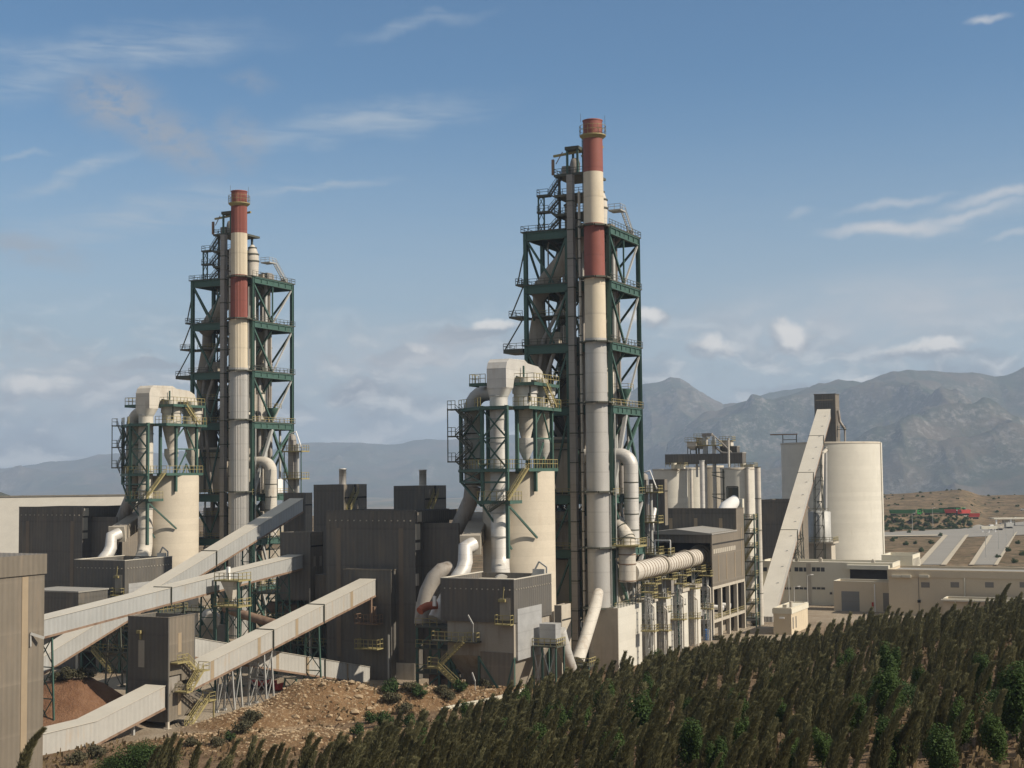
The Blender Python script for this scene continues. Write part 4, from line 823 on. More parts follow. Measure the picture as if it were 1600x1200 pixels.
# ------------------------------------------------------------------ boxed buildings
def walls(T, x0, x1, y0, y1, z0, z1, mt, roof='greyroof', par=.8, w=.3, cop=None):
    m = MB(); m.box(x0, x1, y0, y0+w, z0, z1); m.box(x1-w, x1, y0+w, y1-w, z0, z1); m.box(x0, x0+w, y0+w, y1-w, z0, z1); m.box(x0, x1, y1-w, y1, z0, z1); T.part('walls', m, mt)
    m = MB(); m.box(x0+w, x1-w, y0+w, y1-w, z1-par-.25, z1-par); T.part('roof', m, roof)
    m = MB(); c = .06; m.box(x0-c, x1+c, y0-c, y0+w+c, z1, z1+.12); m.box(x1-w-c, x1+c, y0+w+c+.01, y1+c, z1, z1+.12); m.box(x0-c, x0+w+c, y0+w+c+.01, y1+c, z1, z1+.12); m.box(x0+w+c+.01, x1-w-c-.01, y1-w-c, y1+c, z1, z1+.12); T.part('coping', m, cop or mt)
def pbox(pxn, py, Y, pxl, pxr):
    p = pp(pxn, py, Y); return solve(pxl, py, 'y', p[1])[0], p[0], p[1], solve(pxr, py, 'x', p[0])[1], p[2]
# tan building at the left edge
p = pp(70, 868, 190); LBx, LBy, LBz = p
T = Thing('tan_building', 'tall bronze-tan clad building cut by the left edge of the picture', 'building', (LBx-16, LBy-20, 0))
m = MB(); m.box(LBx-30, LBx, LBy-46, LBy, -1, LBz); T.part('walls', m, 'bronze')
m = MB(); m.box(LBx-30.2, LBx+.22, LBy-46.2, LBy+.2, LBz-2.4, LBz+.25); T.part('parapet', m, 'bronze')
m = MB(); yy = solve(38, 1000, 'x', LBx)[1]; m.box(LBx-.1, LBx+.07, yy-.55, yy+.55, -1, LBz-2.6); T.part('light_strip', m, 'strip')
m = MB(); yy2 = solve(50, 960, 'x', LBx)[1]; m.bar((LBx+.1, yy2-.4, 19.6), (LBx+1.2, yy2+1.0, 18.9), .35); m.bar((LBx+.1, yy2-.4, 19.4), (LBx+.15, yy2-.4, 17.9), .22); T.part('lamp_bracket', m, 'galv')
m = MB(); m.box(LBx-9, LBx-6.5, LBy+.25, LBy+2.2, 19.5, 24.5); T.part('wall_box', m, 'offwhite')
# transfer tower
x0, x1, y0, y1, zt = pbox(263, 966, 227, 200, 305)
T = Thing('transfer_tower', 'dark open-topped transfer tower with yellow stairs at the foot of the long gallery', 'tower', ((x0+x1)/2, (y0+y1)/2, 0))
m = MB(); w = .3; zb = 1.0; m.box(x0, x1, y0, y0+w, zb, zt); m.box(x0, x0+w, y0+w, y1-w, zb, zt); m.box(x0, x1, y1-w, y1, zb, zt); T.part('cladding', m, 'charcoal')
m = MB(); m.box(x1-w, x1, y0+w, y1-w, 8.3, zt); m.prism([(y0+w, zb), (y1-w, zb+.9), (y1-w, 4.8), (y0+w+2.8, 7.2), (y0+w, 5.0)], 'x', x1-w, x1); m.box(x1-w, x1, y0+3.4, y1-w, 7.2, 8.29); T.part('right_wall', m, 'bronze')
m = MB(); m.box(x0+w, x1-w, y0+w, y1-w, zt-1.6, zt-1.3); T.part('roof', m, 'greyroof')
m = MB(); m.box(x0-.06, x1+.06, y0-.06, y0+w, zt, zt+.12); m.box(x1-w, x1+.06, y0+w+.01, y1+.05, zt, zt+.12); m.box(x0-.06, x0+w, y0+w+.01, y1+.05, zt, zt+.12); T.part('coping', m, 'bronze')
m = MB(); m.box(x0+2.2, x0+3.4, y0-.05, y0+.02, 9.5, 13.8); T.part('door', m, 'grey')
m = MB(); m.box(x0+2.1, x0+2.9, y0-.5, y0-.04, 14.9, 15.4); m.box(x0+2.4, x0+2.8, y0-.08, y0-.02, 13.9, 14.85); T.part('lamp_bracket', m, 'yellow')
m = MB(); yq = y0+(y1-y0)*.42; m.box(x1-.02, x1+.05, yq-.42, yq+.42, 11.8, zt-2.6); m.box(x1-.02, x1+.05, yq-.42, yq+.42, zb+.8, 6.2); T.part('light_strip', m, 'strip')
for q in ((x1-.2, y0+.2), (x0+.2, y0+.2), (x1-.2, y1-.2), (x0+.2, y1-.2)): m = MB(); m.box(q[0]-.22, q[0]+.22, q[1]-.22, q[1]+.22, -.3, zb+.1); m.box(q[0]-.45, q[0]+.45, q[1]-.45, q[1]+.45, -.5, .12); T.part('leg', m, 'frame')
m = MB(); m.box(x1-1.9, x1-.35, y0+.4, y0+4, zb+.5, 8.2); T.part('inner_chute', m, 'dark_duct')
zl = 10.4
m = MB(); m.box(x1+.02, x1+1.5, y0+.5, y0+3.4, zl-.2, zl); m.rail([(x1+1.4, y0+.55, zl), (x1+1.4, y0+3.3, zl)], 1.2, .08); T.part('platform', m, 'yellow')
m = MB(); m.stair((x1+1.0, y0+3.4, zl), (x1+1.0, y0+5.6, 8.6), (1, 0, 0), 1.0); T.part('stair', m, 'yellow')
m = MB(); m.box(x1+.3, x1+2.6, y0+5.6, y0+7.4, 8.4, 8.6); m.rail([(x1+.4, y0+7.3, 8.6), (x1+2.5, y0+7.3, 8.6), (x1+2.5, y0+5.7, 8.6)], 1.2, .08); T.part('platform', m, 'yellow')
m = MB(); m.stair((x1+2.2, y0+5.6, 8.6), (x1+2.2, y0+2.6, 5.8), (1, 0, 0), 1.0); T.part('stair', m, 'yellow')
m = MB(); m.box(x1+.3, x1+2.8, y0+1.2, y0+2.6, 5.6, 5.8); m.rail([(x1+.4, y0+1.25, 5.8), (x1+2.7, y0+1.25, 5.8), (x1+2.7, y0+2.5, 5.8)], 1.2, .08); T.part('platform', m, 'yellow')
m = MB(); m.stair((x1+.9, y0+2.6, 5.7), (x1+1.4, y0+6.6, 3.4), (1, 0, 0), 1.1); T.part('stair', m, 'bronze')
m = MB(); m.box(x1+.4, x1+3.2, y0+6.5, y0+8.3, 3.5, 3.7); m.rail([(x1+.5, y0+8.2, 3.7), (x1+3.1, y0+8.2, 3.7), (x1+3.1, y0+6.6, 3.7)], 1.2, .08); m.bar((x1+2.9, y0+8, 0), (x1+2.9, y0+8, 3.6), .2); T.part('platform', m, 'yellow')
m = MB(); m.stair((x1+2.4, y0+6.6, 3.7), (x1+2.4, y0+1.8, .1), (1, 0, 0), 1.1); T.part('stair', m, 'yellow')
# small boxed heads
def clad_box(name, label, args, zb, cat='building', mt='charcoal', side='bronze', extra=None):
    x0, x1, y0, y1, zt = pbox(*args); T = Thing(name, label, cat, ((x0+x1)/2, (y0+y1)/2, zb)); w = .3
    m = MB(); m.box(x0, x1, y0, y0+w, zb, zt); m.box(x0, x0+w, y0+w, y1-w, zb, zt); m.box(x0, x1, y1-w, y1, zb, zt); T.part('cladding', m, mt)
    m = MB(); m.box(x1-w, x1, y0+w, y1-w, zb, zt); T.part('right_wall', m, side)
    m = MB(); m.box(x0+w, x1-w, y0+w, y1-w, zt-.9, zt-.6); T.part('roof', m, 'greyroof')
    m = MB(); m.box(x1+.01, x1+.06, y0+.3, y1-.1, zt-3.0, zt-2.7); T.part('shadow_joint', m, 'dark')
    if extra: extra(T, x0, x1, y0, y1, zt)
    return T
def vent(T, x0, x1, y0, y1, zt):
    s_ = MB(); s_.lathe(x1-1.0, y0+1.2, [(.78, zt-1), (.78, zt+3.2), (.84, zt+3.2), (.84, zt+3.45), (.7, zt+3.45)], 24); T.part('vent_stack', s_, 'duct')
    m = MB(); m.stair((x1+.7, y0+.8, zt-5.6), (x1+.7, y0+4.2, zt-1.6), (1, 0, 0), 1.1); T.part('stair', m, 'yellow')
    m = MB(); m.box(x1+.0, x1+.1, y0+4.4, y0+5.6, zt-3.4, zt-3.0); T.part('hatch', m, 'dark')
    m = MB(); m.box(x1+.0, x1+.08, (y0+y1)/2-.5, (y0+y1)/2+.1, zt-2.2, zt-.02); T.part('gap', m, 'dark')
clad_box('roof_house', 'dark clad lift house with small steel stack, left of two behind the central hall', (537, 757, 304, 490, 573), 0, 'roof house', extra=vent)
clad_box('roof_house', 'dark clad lift house with small steel stack, right of two above the central hall', (663, 759, 300, 615, 697), 0, 'roof house', extra=vent)
def pier(T, x0, x1, y0, y1, zt):
    m = MB(); m.box(x1-.4, x1-.05, y0+.0, y0+.6, 0, 17); T.part('leg', m, 'frame')
    m = MB(); m.box(x0+.2, x0+.5, y0+.3, y0+.6, 0, 17); T.part('leg', m, 'green')
    m = MB(); m.box(x1+.0, x1+.07, y0+1.2, y0+1.9, zt-7, zt-5); m.box(x1+.0, x1+.07, y0+3.4, y0+4.2, zt-7, zt-5); T.part('panel', m, 'grey')
    m = MB(); m.box(x1+.4, x1+6.8, y0+1, y1, zt-13.5, zt-8.6); T.part('lower_box', m, 'charcoal')
clad_box('gallery_head', 'small dark box where the upper gallery ends left of the hall', (485, 832, 290, 438, 505), 14.5, 'gallery head', extra=pier)
clad_box('gallery_head', 'dark box at the top end of the steep gallery beside the left tower', (476, 770, 333, 443, 488), 24, 'gallery head')
# annex where the long gallery meets the hall
T = Thing('hall_annex', 'charcoal annex box on the hall front under the end of the long gallery', 'annex', (-39, -30.3, 0))
xa, xb = solve(537, 900, 'y', -31)[0], solve(611, 900, 'y', -31)[0]; za = solve(575, 891, 'y', -31)[2]
m = MB(); m.box(xa, xb, -31, -29.14, 0, za); T.part('cladding', m, 'charcoal'); m = MB(); m.box(xa-.1, xb+.1, -31.1, -29.13, za, za+.2); T.part('coping', m, 'bronze')
m = MB(); m.box(xb-.75, xb-.45, -31.2, -31.02, .2, 9); T.part('corner_trim', m, 'pale')
hx = ex+.2-GW/2
m = MB(); m.bar((hx+1.5, -33, ez-8.2), (hx+1.5, -33, ez-3.4), .4); T.part('hanger', m, 'brown_duct')
for zz, mt in ((ez-8.4, 'brown_duct'), (ez-13.2, 'yellow')):
    m = MB(); m.box(hx-2, hx+3.2, -33.6, -31.05, zz-.2, zz); m.rail([(hx-1.9, -31.2, zz), (hx-1.9, -33.5, zz), (hx+3.1, -33.5, zz), (hx+3.1, -31.2, zz)], 1.7, .1, 1.1); T.part('platform', m, mt)
m = MB(); m.box(hx+1.0, hx+2.0, -32.6, -31.8, ez-8.3, ez-5.2); T.part('chute', m, 'brown_duct')
# storage shed behind the left hall
q0, q1 = pp(-60, 779, 478), pp(225, 774, 455)
T = Thing('storage_shed', 'long storage shed with pale sloping roof behind the hall at far left', 'shed', ((q0[0]+q1[0])/2, q0[1], 0))
d = Vector((q1[0]-q0[0], q1[1]-q0[1], 0)).normalized(); nn = Vector((d.y, -d.x, 0)); z0 = q0[2]
ra, rb = Vector((q0[0], q0[1], z0))-d*60, Vector((q1[0], q1[1], q1[2])); dn = nn*30
ea, eb = ra+dn-Vector((0, 0, 20)), rb+dn-Vector((0, 0, 20)); fa, fb = ra-dn-Vector((0, 0, 20)), rb-dn-Vector((0, 0, 20))
m = MB(); th = Vector((0, 0, .4)); m.add([ra, rb, eb, ea, ra-th, rb-th, eb-th, ea-th], [(0, 3, 2, 1), (4, 5, 6, 7), (0, 1, 5, 4), (1, 2, 6, 5), (2, 3, 7, 6), (3, 0, 4, 7)]); m.add([ra, rb, fb, fa], [(0, 1, 2, 3)]); T.part('roof', m, 'roofsheet')
m = MB(); g = lambda v: Vector((v.x, v.y, 0)); m.add([g(ea), g(eb), eb-th, ea-th], [(0, 1, 2, 3)]); m.add([g(eb), g(fb), fb, rb, eb-th], [(0, 1, 2, 3, 4)]); T.part('walls', m, 'bronze')
m = MB(); m.bar(ra+Vector((0, 0, .2)), rb+Vector((0, 0, .2)), 1.0, .5); T.part('ridge_cap', m, 'frame')
# ------------------------------------------------------------------ ducts and fans round the filter house
def pipe(name, label, pts, r, mt, cat='pipe', n=18, seams=0, group=None):
    T = Thing(name, label, cat, R4(pts[0]), group); T.part('pipe_shell', MB().tube(pts, r, n), mt)
    if seams:
        m = MB(); r0 = r if not isinstance(r, list) else max(r)
        for p, q in zip(pts, pts[1:]):
            p, q = Vector(p), Vector(q); L = (q-p).length; d = (q-p).normalized(); k = int(L/seams)
            for i in range(k+1): c = p.lerp(q, i/max(1, k)); m.tube([c-d*.08, c+d*.08], r0+.09, n)
        T.part('seam_rings', m, 'olive')
    return T
def dup_far(T, label): return copy_tree(T.r, None, (*OFF, 0), label)
def ppn(*a): return [pp(*q) for q in a]
Tp = pipe('elbow_pipe', 'bright silver bent pipe rising from behind the central filter box', ppn((739, 850, 267), (727, 856, 265.5), (727, 878, 265), (724, 890, 264), (714, 905, 263), (700, 930, 262), (688, 952, 261), (680, 968, 260)), 1.42, 'duct', 'pipe', 22)
dup_far(Tp, 'cream bent pipe rising from behind the left filter box')
pa, pb = Vector(pp(735, 851, 267)), Vector(pp(752, 812, 287))
T = TBX = Thing('box_duct', 'grey box duct sloping up behind the silver bent pipe', 'duct', tuple(pa)); m = MB(); m.bar(pa, pb, 3.4, 3.2); T.part('duct_shell', m, 'grey'); m = MB(); dd = (pb-pa).normalized(); m.bar(pa-dd*.3, pa+dd*.3, 3.9, 3.7); T.part('end_frame', m, 'frame')
Tp = pipe('elbow_pipe', 'dull grey-brown bent pipe between the hall and the filter box', ppn((703, 889, 266), (690, 892, 265), (678, 904, 264.5), (668, 925, 264), (662, 950, 263.5), (660, 975, 263)), 1.55, 'dark_duct', 'pipe', 20)
T = Thing('exhaust_pipe', 'short orange-red horizontal pipe beside the dull bent pipe', 'pipe', pp(668, 947, 258)); T.part('pipe_shell', MB().tube(ppn((683, 945, 259), (668, 947, 258.5), (660, 951, 258), (656, 955, 257.5)), .75, 14), 'red' if False else 'brown_duct')
T.r.children[0].data.materials[0] = mat('orange_red_pipe', (.34, .10, .05), .7, amt=.3)
m = MB(); m.box(*sorted((pp(679, 940, 257)[0]-.3, pp(679, 940, 257)[0]+.3)), pp(679, 940, 257)[1]-.2, pp(679, 940, 257)[1]+.2, 16.2, 18); T.part('flap', m, 'white')
copy_tree(TBX.r, None, (*OFF, 0), 'grey box duct sloping up behind the cream bent pipe at left')
# fan bay frame left of the filter house
bx, by, _ = pp(652, 1000, 259)
T = Thing('fan_bay_frame', 'dark green steel bay of fans between hall and filter house', 'steel frame', (bx, by, 0))
for ddx in (0, 4.5, 7.6):
    for ddy in (0, 5): m = MB(); m.box(bx+ddx-.2, bx+ddx+.2, by+ddy-.2, by+ddy+.2, 0, 12.5); T.part('column', m, 'green')
for zz in (4.2, 8.6, 12.5):
    m = MB(); m.box(bx-.3, bx+7.8, by-.3, by+5.2, zz-.3, zz); T.part('deck', m, 'olive'); m = MB(); m.rail([(bx-.2, by-.2, zz), (bx+4.2, by-.2, zz)], 1.4, .08); T.part('railing', m, 'yellow')
for zz in (0, 4.2, 8.6): m = MB(); m.bar((bx, by-.05, zz), (bx+4.5, by-.05, zz+3.8), .25); m.bar((bx+4.5, by-.05, zz), (bx+7.6, by-.05, zz+3.8), .25); T.part('brace', m, 'green')
m = MB(); m.lathe(bx+3, by+2.5, [(1.8, .1), (1.8, 3.4), (1, 4)], 20); m.box(bx+4.5, bx+7, by+1, by+4, .1, 3); T.part('fan_casing', m, 'brown_duct')
# inlet box, its stand and the big inclined pipe into the chimney
iy, ix = pp(860, 990, 250)[1], pp(860, 990, 250)[0]
T = Thing('inlet_box', 'shiny box and tapering spout on a yellow railed stand right of the filter house', 'duct box', (ix, iy, 0))
xa, xb = solve(843, 990, 'y', iy)[0], solve(868, 990, 'y', iy)[0]; yb = solve(877, 980, 'x', xb)[1]; z1, z0 = pp(860, 975, 250)[2], pp(860, 1006, 250)[2]
m = MB(); m.box(xa, xb, iy, yb, z0, z1); T.part('box', m, 'sheet')
sp_ = ppn((873, 985, 253), (880, 1010, 254), (887, 1030, 255), (893, 1044, 257)); m = MB(); m.tube(sp_, [1.3, 1.25, 1.15, 1.0], 16); T.part('spout', m, 'duct')
px0 = solve(832, 1012, 'y', iy-1)[0]; zz = z0-.3
m = MB(); m.box(px0, xb+.8, iy-1.4, yb, zz-.25, zz); T.part('platform', m, 'olive')
m = MB(); m.rail([(px0+.1, iy-1.3, zz), (xb+.7, iy-1.3, zz), (xb+.7, yb, zz)], 1.3, .12, 1.1); T.part('railing', m, 'yellow')
for x in (px0+.3, (px0+xb)/2, xb+.5):
    for y in (iy-1.2, yb-.2): m = MB(); m.box(x-.14, x+.14, y-.14, y+.14, 0, zz-.25); T.part('leg', m, 'green')
m = MB()
for a, b in ((px0+.3, (px0+xb)/2), ((px0+xb)/2, xb+.5)): m.bar((a, iy-1.2, .3), (b, iy-1.2, zz-.4), .14); m.bar((b, iy-1.2, .3), (a, iy-1.2, zz-.4), .14)
T.part('bracing', m, 'galv'); m = MB(); m.stair((px0-.2, iy-.5, zz), (px0-3, iy-.5, zz-3), (0, 1, 0)); T.part('stair', m, 'yellow')
pipe('inclined_pipe', 'long cream pipe leaning up from the trees into the base of the smooth chimney', ppn((902, 1034, 262), (914, 1000, 266.5), (931, 945, 274.5), (935, 926, 279)), [1.25, 1.15, 1.15, 1.0], 'dusty', 'pipe', 22)
T = Thing('duct_stand', 'small yellow railed stand at the foot of the long cream pipe', 'platform', pp(908, 1035, 262)); q = pp(908, 1035, 262)
m = MB(); m.box(q[0]-2.2, q[0]+2.6, q[1]-2.4, q[1]+1, q[2]-.5, q[2]-.25); T.part('deck', m, 'olive'); m = MB(); m.rail([(q[0]-2.1, q[1]-2.3, q[2]-.25), (q[0]+2.5, q[1]-2.3, q[2]-.25), (q[0]+2.5, q[1]+.9, q[2]-.25)], 1.3, .12, 1.1); T.part('railing', m, 'yellow')
for dx, dy in ((-2, -2.2), (2.4, -2.2), (2.4, .8), (-2, .8)): m = MB(); m.box(q[0]+dx-.12, q[0]+dx+.12, q[1]+dy-.12, q[1]+dy+.12, 0, q[2]-.5); T.part('leg', m, 'green')
clad_box('plate_bunker', 'dark plate bunker standing right of the broad silo foot', (877, 946, 271, 866, 892), 0, 'bunker', 'grey', 'frame')
# ------------------------------------------------------------------ kiln-side equipment right of the tower
pipe('bent_duct', 'silver kinked duct dropping outside the right foot of the tower', ppn((944, 796, 294), (956, 808, 292), (972, 826, 290), (981, 842, 288.5), (981, 855, 288)), 1.5, 'dusty', 'duct', 20, 2.6)
T = Thing('drop_duct', 'upright pale round duct whose side opens into the ribbed air duct', 'duct', pp(980, 910, 287)); c_ = pp(980, 880, 287); m = MB(); m.lathe(c_[0], c_[1], [(1.75, pp(980, 909, 287)[2]), (1.75, pp(980, 852, 287)[2])], 26); T.part('duct_shell', m, 'dusty')
m = MB()
for py in (853, 866, 881, 907): z = pp(980, py, 287)[2]; m.lathe(c_[0], c_[1], [(1.85, z-.1), (1.85, z+.1)], 26)
T.part('seam_rings', m, 'brown_duct'); m = MB(); m.box(c_[0]-3, c_[0]+3.4, c_[1]-2.6, c_[1]+2.4, 25, 25.35); T.part('platform', m, 'yellow'); m = MB(); m.rail([(c_[0]-2.9, c_[1]-2.5, 25.35), (c_[0]+3.3, c_[1]-2.5, 25.35), (c_[0]+3.3, c_[1]+2.3, 25.35)], 1.4, .1); T.part('railing', m, 'yellow')
k0, k1_ = pp(984, 895, 288), pp(1100, 868, 348)
T = Thing('air_duct', 'long ribbed cream air duct running from the tower into the dark mill bay', 'duct', tuple(k0)); T.part('duct_shell', MB().tube([k0, k1_], 2.0, 26), 'dusty'); v0, v1 = Vector(k0), Vector(k1_); dd = (v1-v0).normalized()
m = MB()
for i in range(2, 30): c = v0.lerp(v1, i/30); m.tube([c-dd*.12, c+dd*.12], 2.06, 26)
T.part('seam_rings', m, 'brown_duct')
for f in (.36, .7, .93): m = MB(); c = v0.lerp(v1, f); m.tube([c-dd*.5, c+dd*.5], 2.35, 22); T.part('expansion_collar', m, 'grey')
m = MB(); m.tube([v1-dd*4.5, v1-dd*.2], 2.9, 24); T.part('end_hood', m, 'dark_duct')
sup = []
for i, f in enumerate((.12, .33, .52, .74, .92)):
    c = v0.lerp(v1, f); zt = c.z-2.15
    Ts = Thing('duct_trestle', ['slender trestle nearest the upright duct, half hidden by a bush', 'second green trestle under the ribbed air duct', 'middle green trestle under the ribbed air duct, before the stair landing', 'fourth green trestle under the ribbed air duct', 'last green trestle at the mouth of the mill bay'][i], 'trestle', (c.x, c.y, 0), 'trestles under the air duct')
    for sx in (-1, 1):
        for sy in (-1, 1): m = MB(); m.bar((c.x+sx*1.7, c.y+sy*.9, 0), (c.x+sx*1.3, c.y+sy*.9, zt), .26); Ts.part('leg', m, 'green' if i in (2, 4) else 'galv')
    m = MB()
    for k in range(5):
        a, b = zt*k/5, zt*(k+1)/5
        for sy in (-1, 1): m.bar((c.x-1.6, c.y+sy*.9, a), (c.x+1.5, c.y+sy*.9, b), .12); m.bar((c.x-1.5, c.y+sy*.9, b), (c.x+1.5, c.y+sy*.9, b), .13)
        for sx in (-1, 1): m.bar((c.x+sx*1.6, c.y-.9, a), (c.x+sx*1.5, c.y+.9, b), .12); m.bar((c.x+sx*1.55, c.y-.9, b), (c.x+sx*1.55, c.y+.9, b), .12)
    Ts.part('bracing', m, 'galv')
    zp = c.z-2.6; m = MB(); m.box(c.x+1.0, c.x+4.0, c.y-1.7, c.y+1.7, zp-.2, zp); Ts.part('platform', m, 'yellow'); m = MB(); m.rail([(c.x+1.1, c.y-1.6, zp), (c.x+3.9, c.y-1.6, zp), (c.x+3.9, c.y+1.6, zp)], 1.3, .1, 1.0); Ts.part('railing', m, 'yellow')
    zp = 9.5+i*.4; m = MB(); m.box(c.x-2, c.x+2.6, c.y-1.6, c.y+1.8, zp-.2, zp); Ts.part('platform', m, 'olive'); m = MB(); m.rail([(c.x-1.9, c.y-1.5, zp), (c.x+2.5, c.y-1.5, zp), (c.x+2.5, c.y+1.7, zp)], 1.2, .09, 1.0); Ts.part('railing', m, 'yellow' if i % 2 else 'galv')
for i, (f, lab) in enumerate(((.06, 'slim ladder mast between the broad wall and the first trestle'), (.22, 'slim ladder mast between the first and second trestle'), (.43, 'slim ladder mast between the second and middle trestle'), (.63, 'slim ladder mast between the middle and fourth trestle'), (.83, 'slim ladder mast between the fourth trestle and the mill bay'))):
    c = v0.lerp(v1, f); x, y, zt = c.x+3.0, c.y-.5, c.z-4-(i % 2)*2; Ts = Thing('ladder_mast', lab, 'mast', (x, y, 0), 'ladder masts under the air duct')
    for dx in (-.55, .55):
        for dy in (-.5, .5): m = MB(); m.bar((x+dx, y+dy, 0), (x+dx, y+dy, zt), .17); Ts.part('leg', m, 'dusty' if i % 2 else 'galv')
    for k in range(int(zt/1.3)): m = MB(); z = .6+k*1.3; m.bar((x-.55, y-.5, z), (x+.55, y-.5, z+.65), .1); m.bar((x+.55, y-.5, z), (x+.55, y+.5, z), .1); m.bar((x-.55, y-.5, z), (x+.55, y-.5, z), .1); Ts.part('rung', m, 'galv')
    m = MB(); m.tube([(x+1.2, y, 0), (x+1.2, y, zt*.8), (x+.2, y, zt*.8+1)], .2, 8); Ts.part('service_pipe', m, 'dusty')
    for zp in (zt*.5, zt): m = MB(); m.box(x-1.4, x+1.7, y-1.2, y+1.2, zp-.2, zp); m.rail([(x-1.3, y-1.1, zp), (x+1.6, y-1.1, zp), (x+1.6, y+1.1, zp)], 1.2, .09, 1.0); Ts.part('platform', m, 'yellow')
c = v0.lerp(v1, .44); T = Thing('duct_platform', 'yellow railed inspection platform on top of the ribbed air duct', 'platform', (c.x, c.y, c.z+1.6))
m = MB(); m.box(c.x-3.4, c.x+1.4, c.y-2.2, c.y+2.2, c.z+1.9, c.z+2.1); T.part('deck', m, 'olive'); m = MB(); m.rail([(c.x-3.3, c.y-2.1, c.z+2.1), (c.x+1.3, c.y-2.1, c.z+2.1), (c.x+1.3, c.y+2.1, c.z+2.1)], 1.5, .12, 1.1); T.part('railing', m, 'yellow')
m = MB(); [m.bar((c.x-3.2+k*3.6, c.y+2, c.z+2.1), (c.x-3.2+k*3.6, c.y+2, c.z+5.2), .25) for k in (0, 1)]; m.bar((c.x-3.2, c.y+2, c.z+5.2), (c.x+.4, c.y+2, c.z+5.2), .3); T.part('hoist_frame', m, 'white')
# concrete kiln piers and wall
wx, wy, wz = pp(966, 951, 281)
T = Thing('concrete_pier', 'broad sunlit concrete wall with railed top at the foot of the right tower', 'concrete wall', (wx-2, wy+5, 0))
m = MB(); m.box(wx-5, wx, wy, wy+13.5, -1, wz); T.part('wall', m, 'concrete2'); m = MB(); m.rail([(wx-.1, wy+.1, wz), (wx-.1, wy+13.4, wz)], 1.2, .1); T.part('railing', m, 'olive')
m = MB(); m.box(wx-5.2, wx-.02, wy-.22, wy-.02, -1, wz+.1); T.part('edge_strip', m, 'frame')
prs = [(1015, 12.5), (1042, 12.8), (1066, 13.0), (1086, 13.2)]
for i, (px, z) in enumerate(prs):
    y = solve(px, 980, 'x', wx-.6)[1]
    T = Thing('concrete_pier', ['concrete pier just right of the broad wall, behind the first trestle', 'concrete pier behind the second trestle', 'concrete pier behind the middle trestle', 'concrete pier nearest the mill frame'][i], 'pier', (wx-2.5, y, 0), 'kiln piers')
    m = MB(); m.box(wx-5.5, wx-.6, y, y+4.4, -1, z); T.part('shaft', m, 'concrete2'); m = MB(); m.box(wx-5.9, wx-.2, y-.3, y+4.7, z+.01, z+.7); T.part('cap', m, 'frame'); m = MB(); m.rail([(wx-.3, y-.2, z+.7), (wx-.3, y+4.6, z+.7)], 1.1, .1); T.part('railing', m, 'yellow')
    if i == 1: m = MB(); m.box(wx-3, wx+.4, y+.5, y+4, z+.75, z+3.6); T.part('drive_cover', m, 'casing')
# small elevator right of each tower
for args, lab in (((1013, 760, 322), 'small grey elevator casing with bent white hoist pipe right of the right tower'), ((462, 697, 352), 'slim grey elevator casing with railed platforms right of the left tower')):
    q = pp(*args); T = Thing('small_elevator', lab, 'elevator', (q[0], q[1], 0)); zt = q[2]
    m = MB(); m.box(q[0]-1.8, q[0]-.2, q[1]-.7, q[1]+.7, 0, zt+1.5); m.lathe(q[0]-1.0, q[1], [(1.0, zt+1.5), (.9, zt+2.6), (.3, zt+3)], 14); T.part('casing', m, 'casing')
    m = MB(); m.tube([(q[0]+.6, q[1], 0), (q[0]+.6, q[1], zt+.6)], .38, 12); T.part('pipe', m, 'galv')
    for zz in (zt-1.2, zt-8, zt-15): m = MB(); m.box(q[0]-2.8, q[0]+3.0, q[1]-1.8, q[1]+1.6, zz-.3, zz); m.rail([(q[0]-2.7, q[1]-1.7, zz), (q[0]+2.9, q[1]-1.7, zz), (q[0]+2.9, q[1]+1.5, zz)], 1.4, .1, 1.1); T.part('platform', m, 'yellow')
    m = MB(); [m.bar((q[0]+dx, q[1]-1.5, 0), (q[0]+dx, q[1]-1.5, zt-1.4), .2) for dx in (-2.4, 2.6)]; m.bar((q[0]+2.6, q[1]-1.5, zt-14), (q[0]-2.4, q[1]-1.5, zt-8), .14); T.part('posts', m, 'green')
    m = MB(); m.tube([(q[0]-1.6, q[1]-1, zt-.8), (q[0]-1.2, q[1]-1, zt+3), (q[0]+.8, q[1]-1, zt+3.6), (q[0]+2.4, q[1]-1, zt-.6)], .16, 8); T.part('hoist_pipe', m, 'white')
clad_box('tower_box', 'dark clad box on stilts right of the small elevator by the right tower', (1038, 749, 345, 1014, 1043), 27, 'box')
pipe('slanted_chute', 'thin shiny chute slanting down left of the mill roof', ppn((1023, 795, 335), (1019, 815, 333), (1016, 832, 331)), .55, 'duct')
# ------------------------------------------------------------------ mill building
mn = pp(1112, 833, 338); mx, my = mn[0], mn[1]; mz = mn[2]; xl = solve(1002, 833, 'y', my)[0]; yr = solve(1163, 845, 'x', mx)[1]; zb = pp(1112, 917, 338)[2]
uy = solve(1150, 795, 'x', mx)[1]; uz = solve(1150, 795, 'x', mx)[2]; ul = solve(1023, 795, 'y', uy)[0]
T = Thing('mill_building', 'grey clad mill building with open dark bay raised on a concrete frame', 'building', ((xl+mx)/2, (my+yr)/2, 0)); w = .35
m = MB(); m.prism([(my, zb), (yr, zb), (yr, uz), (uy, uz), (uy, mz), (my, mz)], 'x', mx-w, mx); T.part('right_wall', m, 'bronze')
m = MB(); m.box(ul, mx-w-.01, uy, uy+w, mz-1, uz); m.box(ul, ul+w, uy+w, yr, mz-1, uz); m.box(ul, mx-w-.01, yr-w, yr, 0, uz); T.part('upper_walls', m, 'charcoal')
